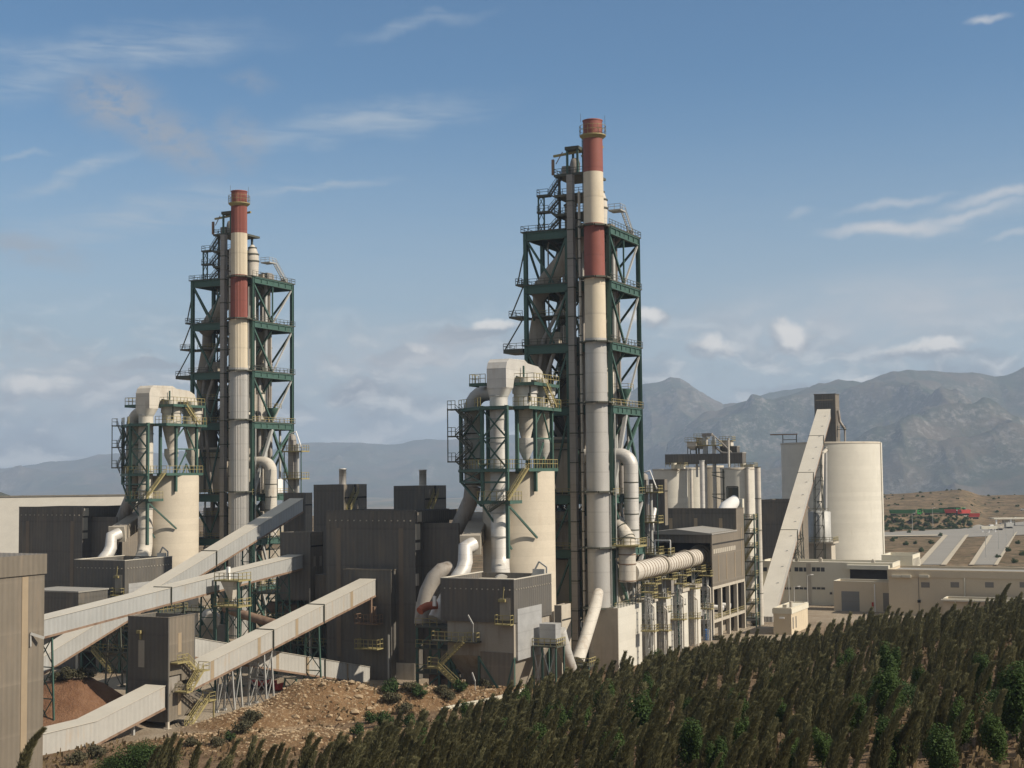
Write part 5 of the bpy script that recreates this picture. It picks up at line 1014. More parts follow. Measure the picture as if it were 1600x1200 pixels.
m = MB(); m.box(ul+w, mx-w-.01, uy+w, yr-w, uz-.8, uz-.5); T.part('upper_roof', m, 'greyroof'); m = MB(); m.box(ul-.1, mx+.1, uy-.1, uy+w+.1, uz, uz+.15); m.box(mx-w-.1, mx+.1, uy+w+.11, yr, uz, uz+.15); T.part('coping', m, 'bronze')
for px in (1048, 1087, 1126): xx = solve(px, 810, 'y', uy)[0]; m = MB(); m.box(xx-.45, xx+.45, uy-.06, uy+.02, uz-5.4, uz-2.4); T.part('window', m, 'strip')
m = MB(); m.prism([(xl, mz-.4), (mx+.2, mz-.4), (mx+.2, mz-.1), ((xl+mx)/2, mz+.9), (xl, mz-.1)], 'y', my-.5, uy-.02); T.part('lower_roof', m, 'greyroof')
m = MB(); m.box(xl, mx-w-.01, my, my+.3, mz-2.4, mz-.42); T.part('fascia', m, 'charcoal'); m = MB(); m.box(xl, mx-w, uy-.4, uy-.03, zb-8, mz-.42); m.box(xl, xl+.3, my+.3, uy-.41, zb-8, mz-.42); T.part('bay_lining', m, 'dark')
m = MB(); m.box(mx-.02, mx+.08, my+.5, yr-.5, mz-2.9, mz-2.55); T.part('shadow_joint', m, 'dark')
for k in range(12): m = MB(); yy = my+1.0+k*1.6; m.box(mx-.02, mx+.07, yy, yy+1.15, mz-5.0, mz-3.9); m.box(mx+.071, mx+.09, yy, yy+1.15, mz-4.55, mz-4.4); T.part('window', m, 'frame')
for f in (.18, .42, .68, .90): yy = my+(yr-my)*f; m = MB(); m.box(mx-.02, mx+.07, yy-.22, yy+.22, zb+1, (mz-5.6) if f < .8 else uz-5); T.part('light_strip', m, 'strip')
for k in range(5):
    yy = my+.4+(yr-my-.8)*k/4
    for xx in ((mx-.45, xl+.4) if k < 4 else (mx-.45,)): m = MB(); m.box(xx-.45, xx+.45, yy-.45, yy+.45, -1, zb-.75); T.part('frame_column', m, 'frame')
for zz in (zb-.02, 4.6):
    m = MB(); m.box(mx-.88, mx-.02, my, yr, zz-.7, zz); T.part('frame_beam', m, 'frame'); m = MB(); m.box(xl, mx-.9, my, my+.8, zz-.9, zz); T.part('frame_beam', m, 'frame')
m = MB(); m.box(xl, mx-.9, my+.81, yr, 4.2, 4.5); T.part('floor', m, 'frame'); m = MB(); m.rail([(mx-.1, my+.4, 4.6), (mx-.1, yr, 4.6)], 1.1, .1, 1.4); T.part('railing', m, 'yellow')
m = MB(); m.box(xl+1, mx-3, my+6, my+20, .1, 3.8); m.box(mx-9, mx-3.5, my+3, my+9, 4.6, 8); T.part('machinery', m, 'grey'); m = MB(); m.tube([(mx-2.6, my-.6, 6.6), (mx-4, my+2, 6.6)], .9, 16); T.part('machine_drum', m, 'white')
m = MB(); m.tube([(mx-3.2, my+10, 6.8), (mx-.5, my+10.5, 6.6)], .6, 12); m.tube([(mx-3.2, my+16, 6.8), (mx-.5, my+16.5, 6.6)], .6, 12); T.part('machine_drum', m, 'white')
T = Thing('blue_drum', 'small blue drum at the foot of the mill frame', 'drum', solve(1103, 992, 'y', my-1)[:2]+(0,)); q = T.org; m = MB(); m.lathe(q[0], q[1], [(.7, 0), (.74, 1.2), (.7, 2.5)], 16); T.part('shell', m, 'bluem'); m = MB(); m.lathe(q[0], q[1], [(.72, 2.5), (.5, 2.65)], 16); T.part('lid', m, 'bluem')
q = pp(1141, 788, 372); T = Thing('roof_duct', 'white flanged duct elbow poking above the mill roof', 'duct', (q[0], q[1], q[2]-3)); m = MB(); m.tube([(q[0]-1.4, q[1]-2.4, q[2]-3), (q[0]-.6, q[1]-1.2, q[2]-.8), (q[0]+1.2, q[1]+1.5, q[2]+.9)], [1.9, 1.9, 1.7], 18); T.part('duct_shell', m, 'white'); m = MB(); m.box(q[0]-.4, q[0]+2.8, q[1]+.6, q[1]+3.4, q[2]-3, q[2]+1.4); T.part('box', m, 'offwhite'); m = MB(); [m.bar((q[0]+a, q[1]+2, q[2]+1.4), (q[0]+a, q[1]+2, q[2]+4.6), .3) for a in (-1.4, 1.6)]; m.bar((q[0]-1.4, q[1]+2, q[2]+4.6), (q[0]+1.6, q[1]+2, q[2]+4.6), .3); m.box(q[0]-1.2, q[0]+1.4, q[1]+2.2, q[1]+2.5, q[2]+1.4, q[2]+4.4); T.part('frame', m, 'olive')
# stair and pipe tower on the right flank of the mill
q = pp(1172, 900, 366); T = Thing('stair_tower', 'yellow railed stair tower stacked against the right flank of the mill', 'stair tower', (q[0], q[1], 0))
for k in range(8):
    zz = 2.5+k*3.6; m = MB(); m.box(q[0]-1.8, q[0]+1.8, q[1]-1.6, q[1]+1.8, zz-.3, zz); T.part('landing', m, 'olive'); m = MB(); m.rail([(q[0]-1.7, q[1]-1.5, zz), (q[0]+1.7, q[1]-1.5, zz), (q[0]+1.7, q[1]+1.7, zz)], 1.1, .12, 1.1); T.part('railing', m, 'yellow')
    if k < 7: m = MB(); m.stair((q[0]-1.2, q[1]-.8+(k % 2), zz), (q[0]+1.2, q[1]-.8+(k % 2), zz+3.6), (0, 1, 0), .8); T.part('stair', m, 'yellow')
for dx in (-1.8, 1.8):
    for dy in (-1.6, 1.8): m = MB(); m.box(q[0]+dx-.14, q[0]+dx+.14, q[1]+dy-.14, q[1]+dy+.14, 0, 29); T.part('post', m, 'green')
m = MB()
for k in range(6): m.box(q[0]-3.6, q[0]-2.0, q[1]-1, q[1]+1.2, 4+k*4, 7+k*4)
T.part('cooler_boxes', m, 'dark_duct')
pipe('riser_pipe', 'tall cream pipe rising on the right flank of the mill stair tower', [(q[0]+1.2, q[1]+5, 0), (q[0]+1.2, q[1]+5, 41)], .8, 'dusty', 'pipe', 14, 7)
# ------------------------------------------------------------------ silo cluster
def silo(label, px, Y, rpx, py, mt='concrete2', n=48, name='concrete_silo', group='cluster silos'):
    q = pp(px, py, Y); r = rpx*Y/F; T = Thing(name, label, 'silo', (q[0], q[1], 0), group); m = MB(); m.lathe(q[0], q[1], [(r, -1), (r, q[2])], n, caps=False); T.part('wall', m, mt); m = MB(); m.cyl(q[0], q[1], r-.2, r-.2, q[2]-.6, q[2]-.3, n); T.part('roof', m, 'greyroof'); m = MB(); m.lathe(q[0], q[1], [(r+.14, q[2]-.55), (r+.14, q[2]+.1), (r-.3, q[2]+.1)], n, caps=False); T.part('rim', m, 'frame')
    return T, q, r
Tc, qc, rc = silo('pale silo at the right end of the clustered silos behind the mill', 1154, 430, 28.5, 731)
silo('pale silo at the left end of the clustered silos behind the mill', 1047, 440, 27, 733); silo('lit silo second from left in the cluster, between pipes', 1078, 452, 22, 731); silo('shadowed silo in the middle of the cluster behind the mill', 1108, 455, 22, 728, 'grey')  # middle silo's shadow is put into its darker grey material
q = pp(1100, 724, 432); xa, xb = solve(1039, 716, 'y', q[1])[0], solve(1160, 716, 'y', q[1])[0]
T = Thing('silo_gallery', 'dark level gallery on top of the clustered silos', 'gallery', ((xa+xb)/2, q[1], q[2])); zq = pp(1100, 709, 432)[2]
m = MB(); m.box(xa, xb, q[1], q[1]+4, q[2]-.2, zq); T.part('cladding', m, 'charcoal'); m = MB(); m.box(xa, (xa+xb)/2-6, q[1]+.05, q[1]+4.2, zq-.5, zq-.2) if False else m.box(xb-6, xb+.1, q[1]-.1, q[1]+4.1, zq, zq+.3); T.part('roof', m, 'greyroof')
for f in (.18, .4, .62, .82): m = MB(); xx = xa+(xb-xa)*f; m.box(xx-.3, xx+.3, q[1]+1, q[1]+1.6, q[2]-4.2, q[2]-.2); T.part('leg', m, 'galv')
def cluster_top():
    Y = 434; specs = [('filter_unit', 'left dust filter with duct on the silo gallery roof', 1080, 690), ('filter_unit', 'middle dust filter with duct on the silo gallery roof', 1094, 684), ('filter_unit', 'cone-bottomed dust filter on the right of the silo gallery roof', 1134, 688)]
    for nm, lab, px, py in specs:
        a = pp(px, 709, Y); zt = pp(px, py, Y)[2]; T = Thing(nm, lab, 'filter', (a[0], a[1]+2, a[2]), 'silo top filters'); h = zt-a[2]
        m = MB(); m.frustum((a[0]-.6, a[0]+.6, a[1]+1.4, a[1]+2.6), (a[0]-1.5, a[0]+1.5, a[1]+.5, a[1]+3.5), a[2]+h*.3, a[2]+h*.6); m.box(a[0]-1.5, a[0]+1.5, a[1]+.5, a[1]+3.5, a[2]+h*.6+.01, zt); T.part('body', m, 'dusty')
        for dx in (-1.3, 1.3):
            for dy in (.7, 3.3): m = MB(); m.box(a[0]+dx-.12, a[0]+dx+.12, a[1]+dy-.12, a[1]+dy+.12, a[2], a[2]+h*.6); T.part('leg', m, 'olive')
        m = MB(); m.rail([(a[0]-2, a[1]+.2, zt), (a[0]+2, a[1]+.2, zt), (a[0]+2, a[1]+3.8, zt)], 1.2, .1, 1.1); m.box(a[0]-2.1, a[0]+2.1, a[1]+.1, a[1]+3.9, zt-.15, zt-.02); T.part('railing', m, 'yellow')
    a = pp(1110, 709, Y); zt = pp(1110, 677, Y)[2]; T = Thing('hoist_tower', 'twin-post elevator head with platform, highest above the clustered silos', 'hoist', (a[0], a[1], 0))
    for dx in (-1.5, 1.5): m = MB(); m.box(a[0]+dx-.45, a[0]+dx+.45, a[1]-1.5, a[1]-.4, 0, zt-1); T.part('leg', m, 'galv')
    m = MB(); m.box(a[0]-2.2, a[0]+1, a[1]-1.6, a[1]-.3, zt-1, zt); T.part('head', m, 'casing'); zz = zt-3.6; m = MB(); m.box(a[0]-3.6, a[0]+3.6, a[1]-2.4, a[1]+.6, zz-.3, zz); m.rail([(a[0]-3.5, a[1]-2.3, zz), (a[0]+3.5, a[1]-2.3, zz), (a[0]+3.5, a[1]+.5, zz)], 1.2, .12, 1.2); T.part('platform', m, 'yellow')
    m = MB(); m.tube([(a[0]+1, a[1]-1, zt-.4), (a[0]+4, a[1]-1, zt-3), (a[0]+8, a[1]-1, zt-7)], .18, 8); m.tube([(a[0]+1.5, a[1]-1, zt-4), (a[0]+4, a[1]-1, zt-6), (a[0]+8, a[1]-1, zt-6.4)], .35, 8); T.part('chute', m, 'dark_duct')
    a = pp(1139, 706, Y); m = MB(); T = Thing('clad_lift_head', 'small dark cabin above the silo gallery near its right end', 'cabin', (a[0], a[1], a[2])); z1 = pp(1139, 700, Y)[2]; m.box(a[0]-3, a[0]+2.4, a[1]+.4, a[1]+3.6, a[2]-.6, z1+.4); T.part('cladding', m, 'charcoal'); m = MB(); m.box(a[0]-3.1, a[0]+2.5, a[1]+.3, a[1]+3.7, z1+.4, z1+.6); T.part('roof', m, 'greyroof')
    for px, py0, py1, r, lab in ((1098, 795, 719, .75, 'pale standpipe in front of the shadowed cluster silo'), (1139, 730, 685, .3, 'thin white vent pipe at the right end of the silo gallery'), (1172, 900, 730, .55, 'cream pipe running down the right cluster silo'), (1081, 795, 732, .5, 'rusty standpipe between two cluster silos')):
        b = pp(px, py0, 424); t = pp(px, py1, 424)[2]; Tq = Thing('standpipe', lab, 'pipe', (b[0], b[1], 0)); m = MB(); m.lathe(b[0], b[1], [(r, 0 if py0 > 740 else b[2]), (r, t)], 14); Tq.part('pipe_shell', m, 'duct' if px == 1098 else 'dusty'); m = MB(); m.lathe(b[0], b[1], [(r+.15, t-.3), (r+.15, t)], 14); Tq.part('flange', m, 'galv')
    for px, lab in ((1058, 'railed roof gear on the left cluster silo'), (1166, 'railed roof gear on the right cluster silo')):
        b = pp(px, 730, 434); T = Thing('roof_gear', lab, 'roof gear', (b[0], b[1], b[2])); m = MB(); m.rail([(b[0]-3, b[1]-2, b[2]), (b[0]+3, b[1]-2, b[2]), (b[0]+3, b[1]+2, b[2])], 1.3, .12, 1.2); T.part('railing', m, 'yellow'); m = MB(); m.lathe(b[0]-1, b[1], [(.9, b[2]-.5), (.9, b[2]+1.4)], 12); m.box(b[0]-.2, b[0]+2.4, b[1]-.8, b[1]+.8, b[2]-.5, b[2]+.9); T.part('casing', m, 'offwhite')
    b = pp(1120, 760, 428); T = Thing('silo_brackets', 'dark steel brackets tying the elevator legs to the right cluster silo', 'brackets', (b[0], b[1], 0)); m = MB()
    for py in (738, 742, 772, 776): m = MB(); z = pp(1120, py, 428)[2]; m.bar((b[0]-1.5, b[1], z), (b[0]+2.4, b[1], z-(1 if py in (742, 776) else 0)), .28); T.part('arm', m, 'olive')
    m = MB(); m.bar((b[0]+2.0, b[1]+.2, 0), (b[0]+2.0, b[1]+.2, pp(1120, 733, 428)[2]), .3); T.part('post', m, 'olive')
cluster_top()
# ------------------------------------------------------------------ big storage silos with the boxed head
Tr, qr, rr_ = silo('huge round pale storage silo under the boxed head tower at far right', 1297, 528, 75.5, 692, 'concrete2', 96, 'storage_silo', None)
a = pp(1371, 800, 526); m = MB(); zt = pp(1368, 692, 528)[2]; ang_ = math.radians(9)
m.box(qr[0]+rr_*math.cos(ang_)-.4, qr[0]+rr_*math.cos(ang_)+.5, qr[1]+rr_*math.sin(ang_)-1, qr[1]+rr_*math.sin(ang_)+1, 0, zt); Tr.part('side_duct', m, 'concrete2')
x0, x1, y0, y1, zt = pbox(1305, 616, 523, 1272, 1311)
T = Thing('head_tower', 'tall dark boxed head tower on the huge storage silo where the steep gallery ends', 'head tower', ((x0+x1)/2, (y0+y1)/2, 50.0)); m = MB(); m.box(x0, x1-.3, y0, y1, 50.0, zt); T.part('cladding', m, 'charcoal'); m = MB(); m.box(x1-.3, x1, y0, y1, 50.0, zt); T.part('right_wall', m, 'bronze'); m = MB(); m.box(x0+.6, x1-.9, y0-.05, y0+.02, zt-2.2, zt-1.9); T.part('joint_line', m, 'strip'); m = MB(); m.box(x0-.15, x1+.15, y0-.15, y1+.15, zt, zt+.3); T.part('coping', m, 'charcoal')
m = MB(); m.tube([(x1+.6, y0+2, zt-6), (x1+1.0, y0+2, zt-10), (x1+2.8, y0+2, zt-13)], .5, 10); m.tube([(x1+2.8, y0+2, 50), (x1+2.8, y0+2, zt-12.5)], .35, 10); T.part('side_pipe', m, 'dark_duct'); m = MB(); m.rail([(x1+.4, y0+1, zt-13), (x1+3.4, y0+1, zt-13)], 1.2, .12); m.box(x1+.2, x1+3.5, y0+.9, y0+3, zt-13.2, zt-13); T.part('side_platform', m, 'olive')
q = pp(1234, 694, 532); T = Thing('roof_crane', 'small dark jib frame on the left rim of the huge storage silo', 'jib crane', (q[0], q[1], q[2])); m = MB(); [m.bar((q[0]+dx, q[1], q[2]-.4), (q[0]+dx, q[1], q[2]+3.6), .3) for dx in (-2.6, 2.6)]; m.bar((q[0]-2.6, q[1], q[2]+1.7), (q[0]+2.6, q[1], q[2]+1.7), .25); T.part('frame', m, 'olive'); m = MB(); m.bar((q[0]-7.4, q[1], q[2]+3.7), (q[0]+3, q[1], q[2]+3.7), .45); T.part('jib', m, 'brown_duct')
# loading gear between the gallery and the sunlit silo
q = pp(1291, 845, 498); T = Thing('dust_filter_tank', 'pale grey tank on a railed concrete stand before the huge storage silo', 'tank', (q[0], q[1], 0)); za, zb_ = pp(1283, 846, 498)[2], pp(1283, 800, 498)[2]
m = MB(); m.lathe(q[0]-2.2, q[1], [(3.9, za), (3.9, zb_), (2.5, zb_+.5)], 28); T.part('shell', m, 'galv'); m = MB(); m.box(q[0]-9, q[0]+3.5, q[1]-4.5, q[1]+4, za-.6, za-.05); m.box(q[0]-8, q[0]+2.5, q[1]-3.5, q[1]+3, 0, za-.61); T.part('stand', m, 'frame'); m = MB(); m.rail([(q[0]-8.9, q[1]-4.4, za), (q[0]+3.4, q[1]-4.4, za), (q[0]+3.4, q[1]+3.9, za)], 1.6, .12, 1.2); T.part('railing', m, 'yellow'); m = MB(); m.rail([(q[0]-5, q[1]-3.2, zb_), (q[0]+1.6, q[1]-3.2, zb_)], 1.3, .12, 1.2); T.part('railing', m, 'yellow')
m = MB(); m.tube([(q[0]-8.4, q[1]-1, za+8), (q[0]-7.6, q[1]-1, za+11), (q[0]-5.8, q[1]-1, za+12)], .6, 12); T.part('bent_pipe', m, 'brown_duct')
for px, dz, lab, mt in ((1281, 708, 'slim steel lattice mast before the middle of the huge silo', 'olive'), (1255, 800, 'leaning steel trestle leg behind the steep gallery', 'olive')):
    b = pp(px, 860, 494); zt = pp(px, dz, 494)[2]; T = Thing('lattice_mast', lab, 'mast', (b[0], b[1], 0))
    for dx, dy in ((-1.3, -1), (1.3, -1), (1.3, 1), (-1.3, 1)): m = MB(); m.bar((b[0]+dx*1.5, b[1]+dy, 0), (b[0]+dx*.8, b[1]+dy, zt), .25); T.part('leg', m, mt)
    m = MB(); n = int(zt/4)
    for k in range(n): z0_, z1_ = zt*k/n, zt*(k+1)/n; m.bar((b[0]-1.5, b[1]-1, z0_), (b[0]+1.4, b[1]-1, z1_), .14); m.bar((b[0]-1.4, b[1]-1, z1_), (b[0]+1.4, b[1]-1, z1_), .16); m.bar((b[0]+1.4, b[1]-1, z0_), (b[0]+1.4, b[1]+1, z1_), .14)
    T.part('bracing', m, mt)
pipe('silo_chute', 'cream inclined chute before the huge silo beside the lattice mast', ppn((1291, 703, 507), (1285, 708, 505), (1284, 752, 503), (1280, 785, 500), (1286, 800, 499)), .7, 'dusty', 'chute', 12, 8)
pipe('silo_riser', 'pale riser pipe running up the front of the huge storage silo', ppn((1290, 850, 508), (1290, 698, 508)), .6, 'galv', 'pipe', 12)
clad_box('dark_store', 'plain dark clad store left of the steep gallery foot', (1240, 781, 470, 1187, 1262), 0, 'store')
# ------------------------------------------------------------------ low rendered buildings at the right
def wins(T, spec, y, name='window', d=.06):
    for x0, x1, z0, z1, nm in spec:
        m = MB(); m.box(x0-.12, x1+.12, y-d, y+.02, z0-.12, z1+.12); f = T.part(nm+'_frame' if nm == 'window' else nm, m, 'offwhite' if nm == 'window' else nm_m.get(nm, 'louvre'))
        if nm == 'window':
            m = MB(); n = max(1, round((x1-x0)/1.4))
            for k in range(n): a = x0+(x1-x0)*k/n; m.box(a+.1, a+(x1-x0)/n-.1, y-d-.02, y-d+.005, z0+.05, z1-.05)
            T.part('window_pane', m, 'glass', f)
nm_m = dict(louvre='louvre', door='doorm')
# two-storey office
bY = 421; q = pp(1300, 946, bY); by = q[1]
xl, xr = solve(1186, 912, 'y', by)[0], solve(1395, 900, 'y', by)[0]; zt = solve(1300, 879, 'y', by)[2]
T = Thing('office_building', 'long two-storey off-white office with strips of small windows before the huge storage silo', 'building', ((xl+xr)/2, by+6, 0))
walls(T, xl, xr, by, by+13, -1, zt, 'offwhite', 'roofsheet', .5, .4, 'offwhite')
sp_ = []
for a, b in ((1192, 1199), (1214, 1236), (1241, 1262), (1268, 1289)):
    x0, x1 = solve(a, 888, 'y', by)[0], solve(b, 888, 'y', by)[0]; sp_.append((x0, x1, solve(a, 893, 'y', by)[2], solve(a, 886, 'y', by)[2], 'window')); sp_.append((x0, x1, solve(a, 921, 'y', by)[2], solve(a, 917, 'y', by)[2], 'window'))
sp_.append((solve(1296, 927, 'y', by)[0], solve(1301, 927, 'y', by)[0], solve(1296, 929, 'y', by)[2], solve(1296, 925, 'y', by)[2], 'window'))
wins(T, sp_, by)
x0, x1 = solve(1328, 890, 'y', by)[0], solve(1386, 888, 'y', by)[0]; m = MB(); m.box(x0, x1, by-.08, by+.02, zt-4.6, zt-1.9); T.part('shaded_opening', m, 'dark'); m = MB(); m.box(x0-.6, x1+.8, by-2.2, by-.09, zt-1.7, zt-.5); T.part('canopy', m, 'offwhite')
for px in (1212, 1264): m = MB(); xx = solve(px, 910, 'y', by)[0]; m.box(xx-.7, xx+.7, by-.12, by+.0, -1, zt-.3); T.part('pilaster', m, 'frame')
m = MB()
for px, h in ((1245, 1.4), (1282, 1.2), (1364, .9)): xx = solve(px, 872, 'y', by+4)[0]; m.box(xx-.5, xx+.5, by+3.6, by+4.4, zt-.8, zt+h*.7); m.lathe(xx, by+4, [(.35, zt+h*.7), (.35, zt+h)], 10)
T.part('roof_vents', m, 'frame')
x0, x1 = solve(1377, 870, 'y', by+13)[0], solve(1415, 870, 'y', by+13)[0]
T = Thing('penthouse_block', 'white parapeted block with column openings rising behind the office right end', 'building', ((x0+x1)/2, by+20, 0)); walls(T, x0, x1+2, by+13.2, by+27, 0, zt+1.6, 'offwhite', 'roofsheet', .7, .4)
for k in range(5): m = MB(); yy = by+14.5+k*2.4; m.box(x1+1.98, x1+2.06, yy, yy+1.3, zt-1.8, zt+.6); T.part('opening', m, 'louvre')
# garage
gY = 402; q = pp(1346, 954, gY); gy = q[1]; xl, xr = solve(1303, 930, 'y', gy)[0], solve(1391, 930, 'y', gy)[0]; zt = solve(1346, 909, 'y', gy)[2]
T = Thing('garage', 'small beige flat-roofed garage with wide grey door beside the office', 'garage', ((xl+xr)/2, gy+3, 0)); walls(T, xl, xr, gy, gy+8, -1, zt, 'beige', 'greyroof', .5, .35, 'offwhite')
x0, x1 = solve(1315, 940, 'y', gy)[0], solve(1343, 940, 'y', gy)[0]; z1 = solve(1330, 924, 'y', gy)[2]; m = MB(); m.box(x0, x1, gy-.06, gy+.02, -.2, z1); T.part('door', m, 'doorm', label='wide grey garage door')
for k in (1, 2, 3): m = MB(); m.box(x0, x1, gy-.09, gy-.061, z1*k/4-.05, z1*k/4+.05); T.part('door_rail', m, 'louvre')
x0, x1 = solve(1380, 940, 'y', gy)[0], solve(1390, 940, 'y', gy)[0]; m = MB(); m.box(x0, x1, gy-.06, gy+.02, .2, z1-.2); T.part('door', m, 'louvre')
m = MB(); xx = solve(1367, 930, 'y', gy)[0]; m.tube([(xx, gy-.15, 0), (xx, gy-.15, zt-.6)], .16, 8); T.part('downpipe', m, 'white')
m = MB(); m.box(xx-.9, xx-.4, gy-.3, gy-.02, 1.5, 2.7); T.part('extinguisher_box', m, 'redm')
# long building
lY = 392; q = pp(1390, 890, lY); ly = q[1]; xl = solve(1389, 930, 'y', ly)[0]; zt = q[2]; xr = xl+58
T = Thing('long_building', 'long plain beige building reaching the right edge behind the windswept trees', 'building', ((xl+xr)/2, ly+8, 0)); walls(T, xl, xr, ly, ly+17, -1, zt, 'beige', 'greyroof', .5, .4, 'beige')
m = MB(); m.box(xl-.1, xr+.1, ly-.25, ly-.02, zt-1.9, zt-.1); T.part('cornice', m, 'beige')
sp_ = []
for a, b in ((1440, 1452), (1486, 1498), (1540, 1552), (1594, 1606)): x0, x1 = solve(a, 915, 'y', ly)[0], solve(b, 915, 'y', ly)[0]; zz = solve(a, 914, 'y', ly)[2]; sp_.append((x0, x1, zz-.55, zz+.65, 'louvre'))
wins(T, sp_, ly)
for a, b in ((1394, 1408), (1409, 1424), (1437, 1452)): x0, x1 = solve(a, 900, 'y', ly)[0], solve(b, 900, 'y', ly)[0]; zz = solve(a, 900, 'y', ly)[2]; m = MB(); m.box(x0, x1, ly-.9, ly-.02, zz-.1, zz+.35); m.box(x0, x1, ly-.85, ly-.02, zz-.35, zz-.11); T.part('window_hood', m, 'offwhite')
m = MB(); xx = solve(1507, 905, 'y', ly)[0]; m.tube([(xx, ly-.2, 0), (xx, ly-.2, zt-1.9)], .2, 8); T.part('downpipe', m, 'offwhite')
m = MB(); xx = solve(1436, 929, 'y', ly)[0]; m.box(xx-.4, xx+.4, ly-.5, ly-.02, 3.6, 4.3); T.part('alarm_box', m, 'dark')
m = MB(); xx = solve(1436, 940, 'y', ly)[0]; m.box(xx-.06, xx+.06, ly-.12, ly-.02, 0, zt-2); T.part('conduit', m, 'louvre')
# lower block in front
wY = 376; q = pp(1486, 936, wY); wy2 = q[1]; xl = solve(1474, 945, 'y', wy2)[0]; zt = q[2]
T = Thing('annex_building', 'low beige flat-roofed annex half hidden by the windswept trees at right', 'building', (xl+15, wy2+3, 0)); walls(T, xl, xl+40, wy2, wy2+7, -1, zt, 'beige', 'greyroof', .4, .35, 'offwhite')
m = MB(); xx = solve(1493, 955, 'y', wy2)[0]; m.tube([(xx, wy2-.15, 0), (xx, wy2-.15, zt-.4)], .13, 8); T.part('downpipe', m, 'white')
m = MB(); m.box(xl-.5, xl+40.2, wy2-.8, wy2-.02, zt-.55, zt-.1); T.part('eaves', m, 'offwhite')
# little block-house and white container
x0, x1, y0, y1, zt = pbox(1236, 951, 346, 1208, 1262)
T = Thing('block_house', 'little pale cube house with roof hatch among the trees in front of the office', 'house', ((x0+x1)/2, (y0+y1)/2, 0)); walls(T, x0, x1, y0, y1, -1.5, zt, 'beige', 'roofsheet', .3, .3, 'offwhite')
m = MB(); m.box(x0-.2, x1+.2, y0-.2, y1+.2, zt-1.3, zt-.1); T.part('parapet', m, 'offwhite')
m = MB(); m.box(x0+1.6, x0+2.8, y0-.5, y0-.02, zt-2.5, zt-2.1); T.part('lamp_hood', m, 'white')
m = MB(); m.box(x1-2.6, x1-1.6, y0+2, y0+3, zt-.2, zt+.7); m.lathe(x1-1, y0+4, [(.4, zt-.2), (.4, zt+1.4)], 10); T.part('roof_vents', m, 'frame')
for yy in (y0+1.2, y0+4.2): m = MB(); m.box(x1-.01, x1+.06, yy, yy+1.0, 1.4, 4.2); T.part('door', m, 'louvre')
x0, x1, y0, y1, zt = pbox(1194, 953, 383, 1184, 1207); T = Thing('white_cabin', 'small white site cabin at the foot of the steep gallery', 'cabin', ((x0+x1)/2, (y0+y1)/2, 0)); m = MB(); m.box(x0, x1, y0, y1, .15, zt); T.part('body', m, 'white'); m = MB(); m.box(x0-.1, x1+.1, y0-.1, y1+.1, zt, zt+.2); T.part('roof', m, 'white')
# ------------------------------------------------------------------ roads beyond
def gpt(px, py):                                         # point of the flat plateau at a pixel
    d = ray(px, py); Y = -CZ/d[2]; return (d[0]*Y, Y)
def sheet(name, pts, dz, mt, res=14):
    """flat strip between two edges, each a list of (px,py) on the plateau, laid on the ground"""
    L, Rr = pts; m = MB(); vs = []; n = len(L); k = 5
    LP = [gpt(*p) for p in L]; RP = [gpt(*p) for p in Rr]; rows = []
    for i in range(n-1):
        for j in range(res):
            f = j/res; a = [LP[i][c]+(LP[i+1][c]-LP[i][c])*f for c in (0, 1)]; b = [RP[i][c]+(RP[i+1][c]-RP[i][c])*f for c in (0, 1)]; rows.append((a, b))
    rows.append((LP[-1], RP[-1]))
    for a, b in rows:
        for c in range(k+1): x, y = a[0]+(b[0]-a[0])*c/k, a[1]+(b[1]-a[1])*c/k; vs.append((x, y, float(gz(x, y))+dz))
    fs = [(i*(k+1)+c, i*(k+1)+c+1, (i+1)*(k+1)+c+1, (i+1)*(k+1)+c) for i in range(len(rows)-1) for c in range(k)]
    m.add(vs, fs, True); return single(name, None, None, m, mt, (0, 0, 0), frame='world', kind='structure')
cross_t = [(1340, 833.5), (1440, 829.5), (1500, 827), (1560, 820), (1680, 808)]; cross_b = [(1340, 839.5), (1440, 838), (1500, 840), (1560, 838), (1680, 832)]
sheet('road', (cross_b, cross_t), .25, 'asphalt')
sheet('road', ([(1440, 883), (1481, 836)], [(1470, 883), (1508, 836)]), .22, 'asphalt')
sheet('road', ([(1522, 883), (1551, 836)], [(1553, 883), (1587, 832)]), .22, 'asphalt')
sheet('pavement', ([(1430, 884), (1474, 837)], [(1440, 884), (1481, 837)]), .45, 'verge'); sheet('pavement', ([(1470, 884), (1508, 837)], [(1479, 884), (1514, 836)]), .45, 'verge')
sheet('pavement', ([(1514, 884), (1545, 837)], [(1522, 884), (1551, 837)]), .45, 'verge'); sheet('pavement', ([(1553, 884), (1586, 834)], [(1559, 884), (1590, 831)]), .45, 'verge')
sheet('pavement', ([(1340, 840), (1440, 838.5), (1478, 838)], [(1340, 838.5), (1440, 837), (1478, 836.5)]), .5, 'verge')
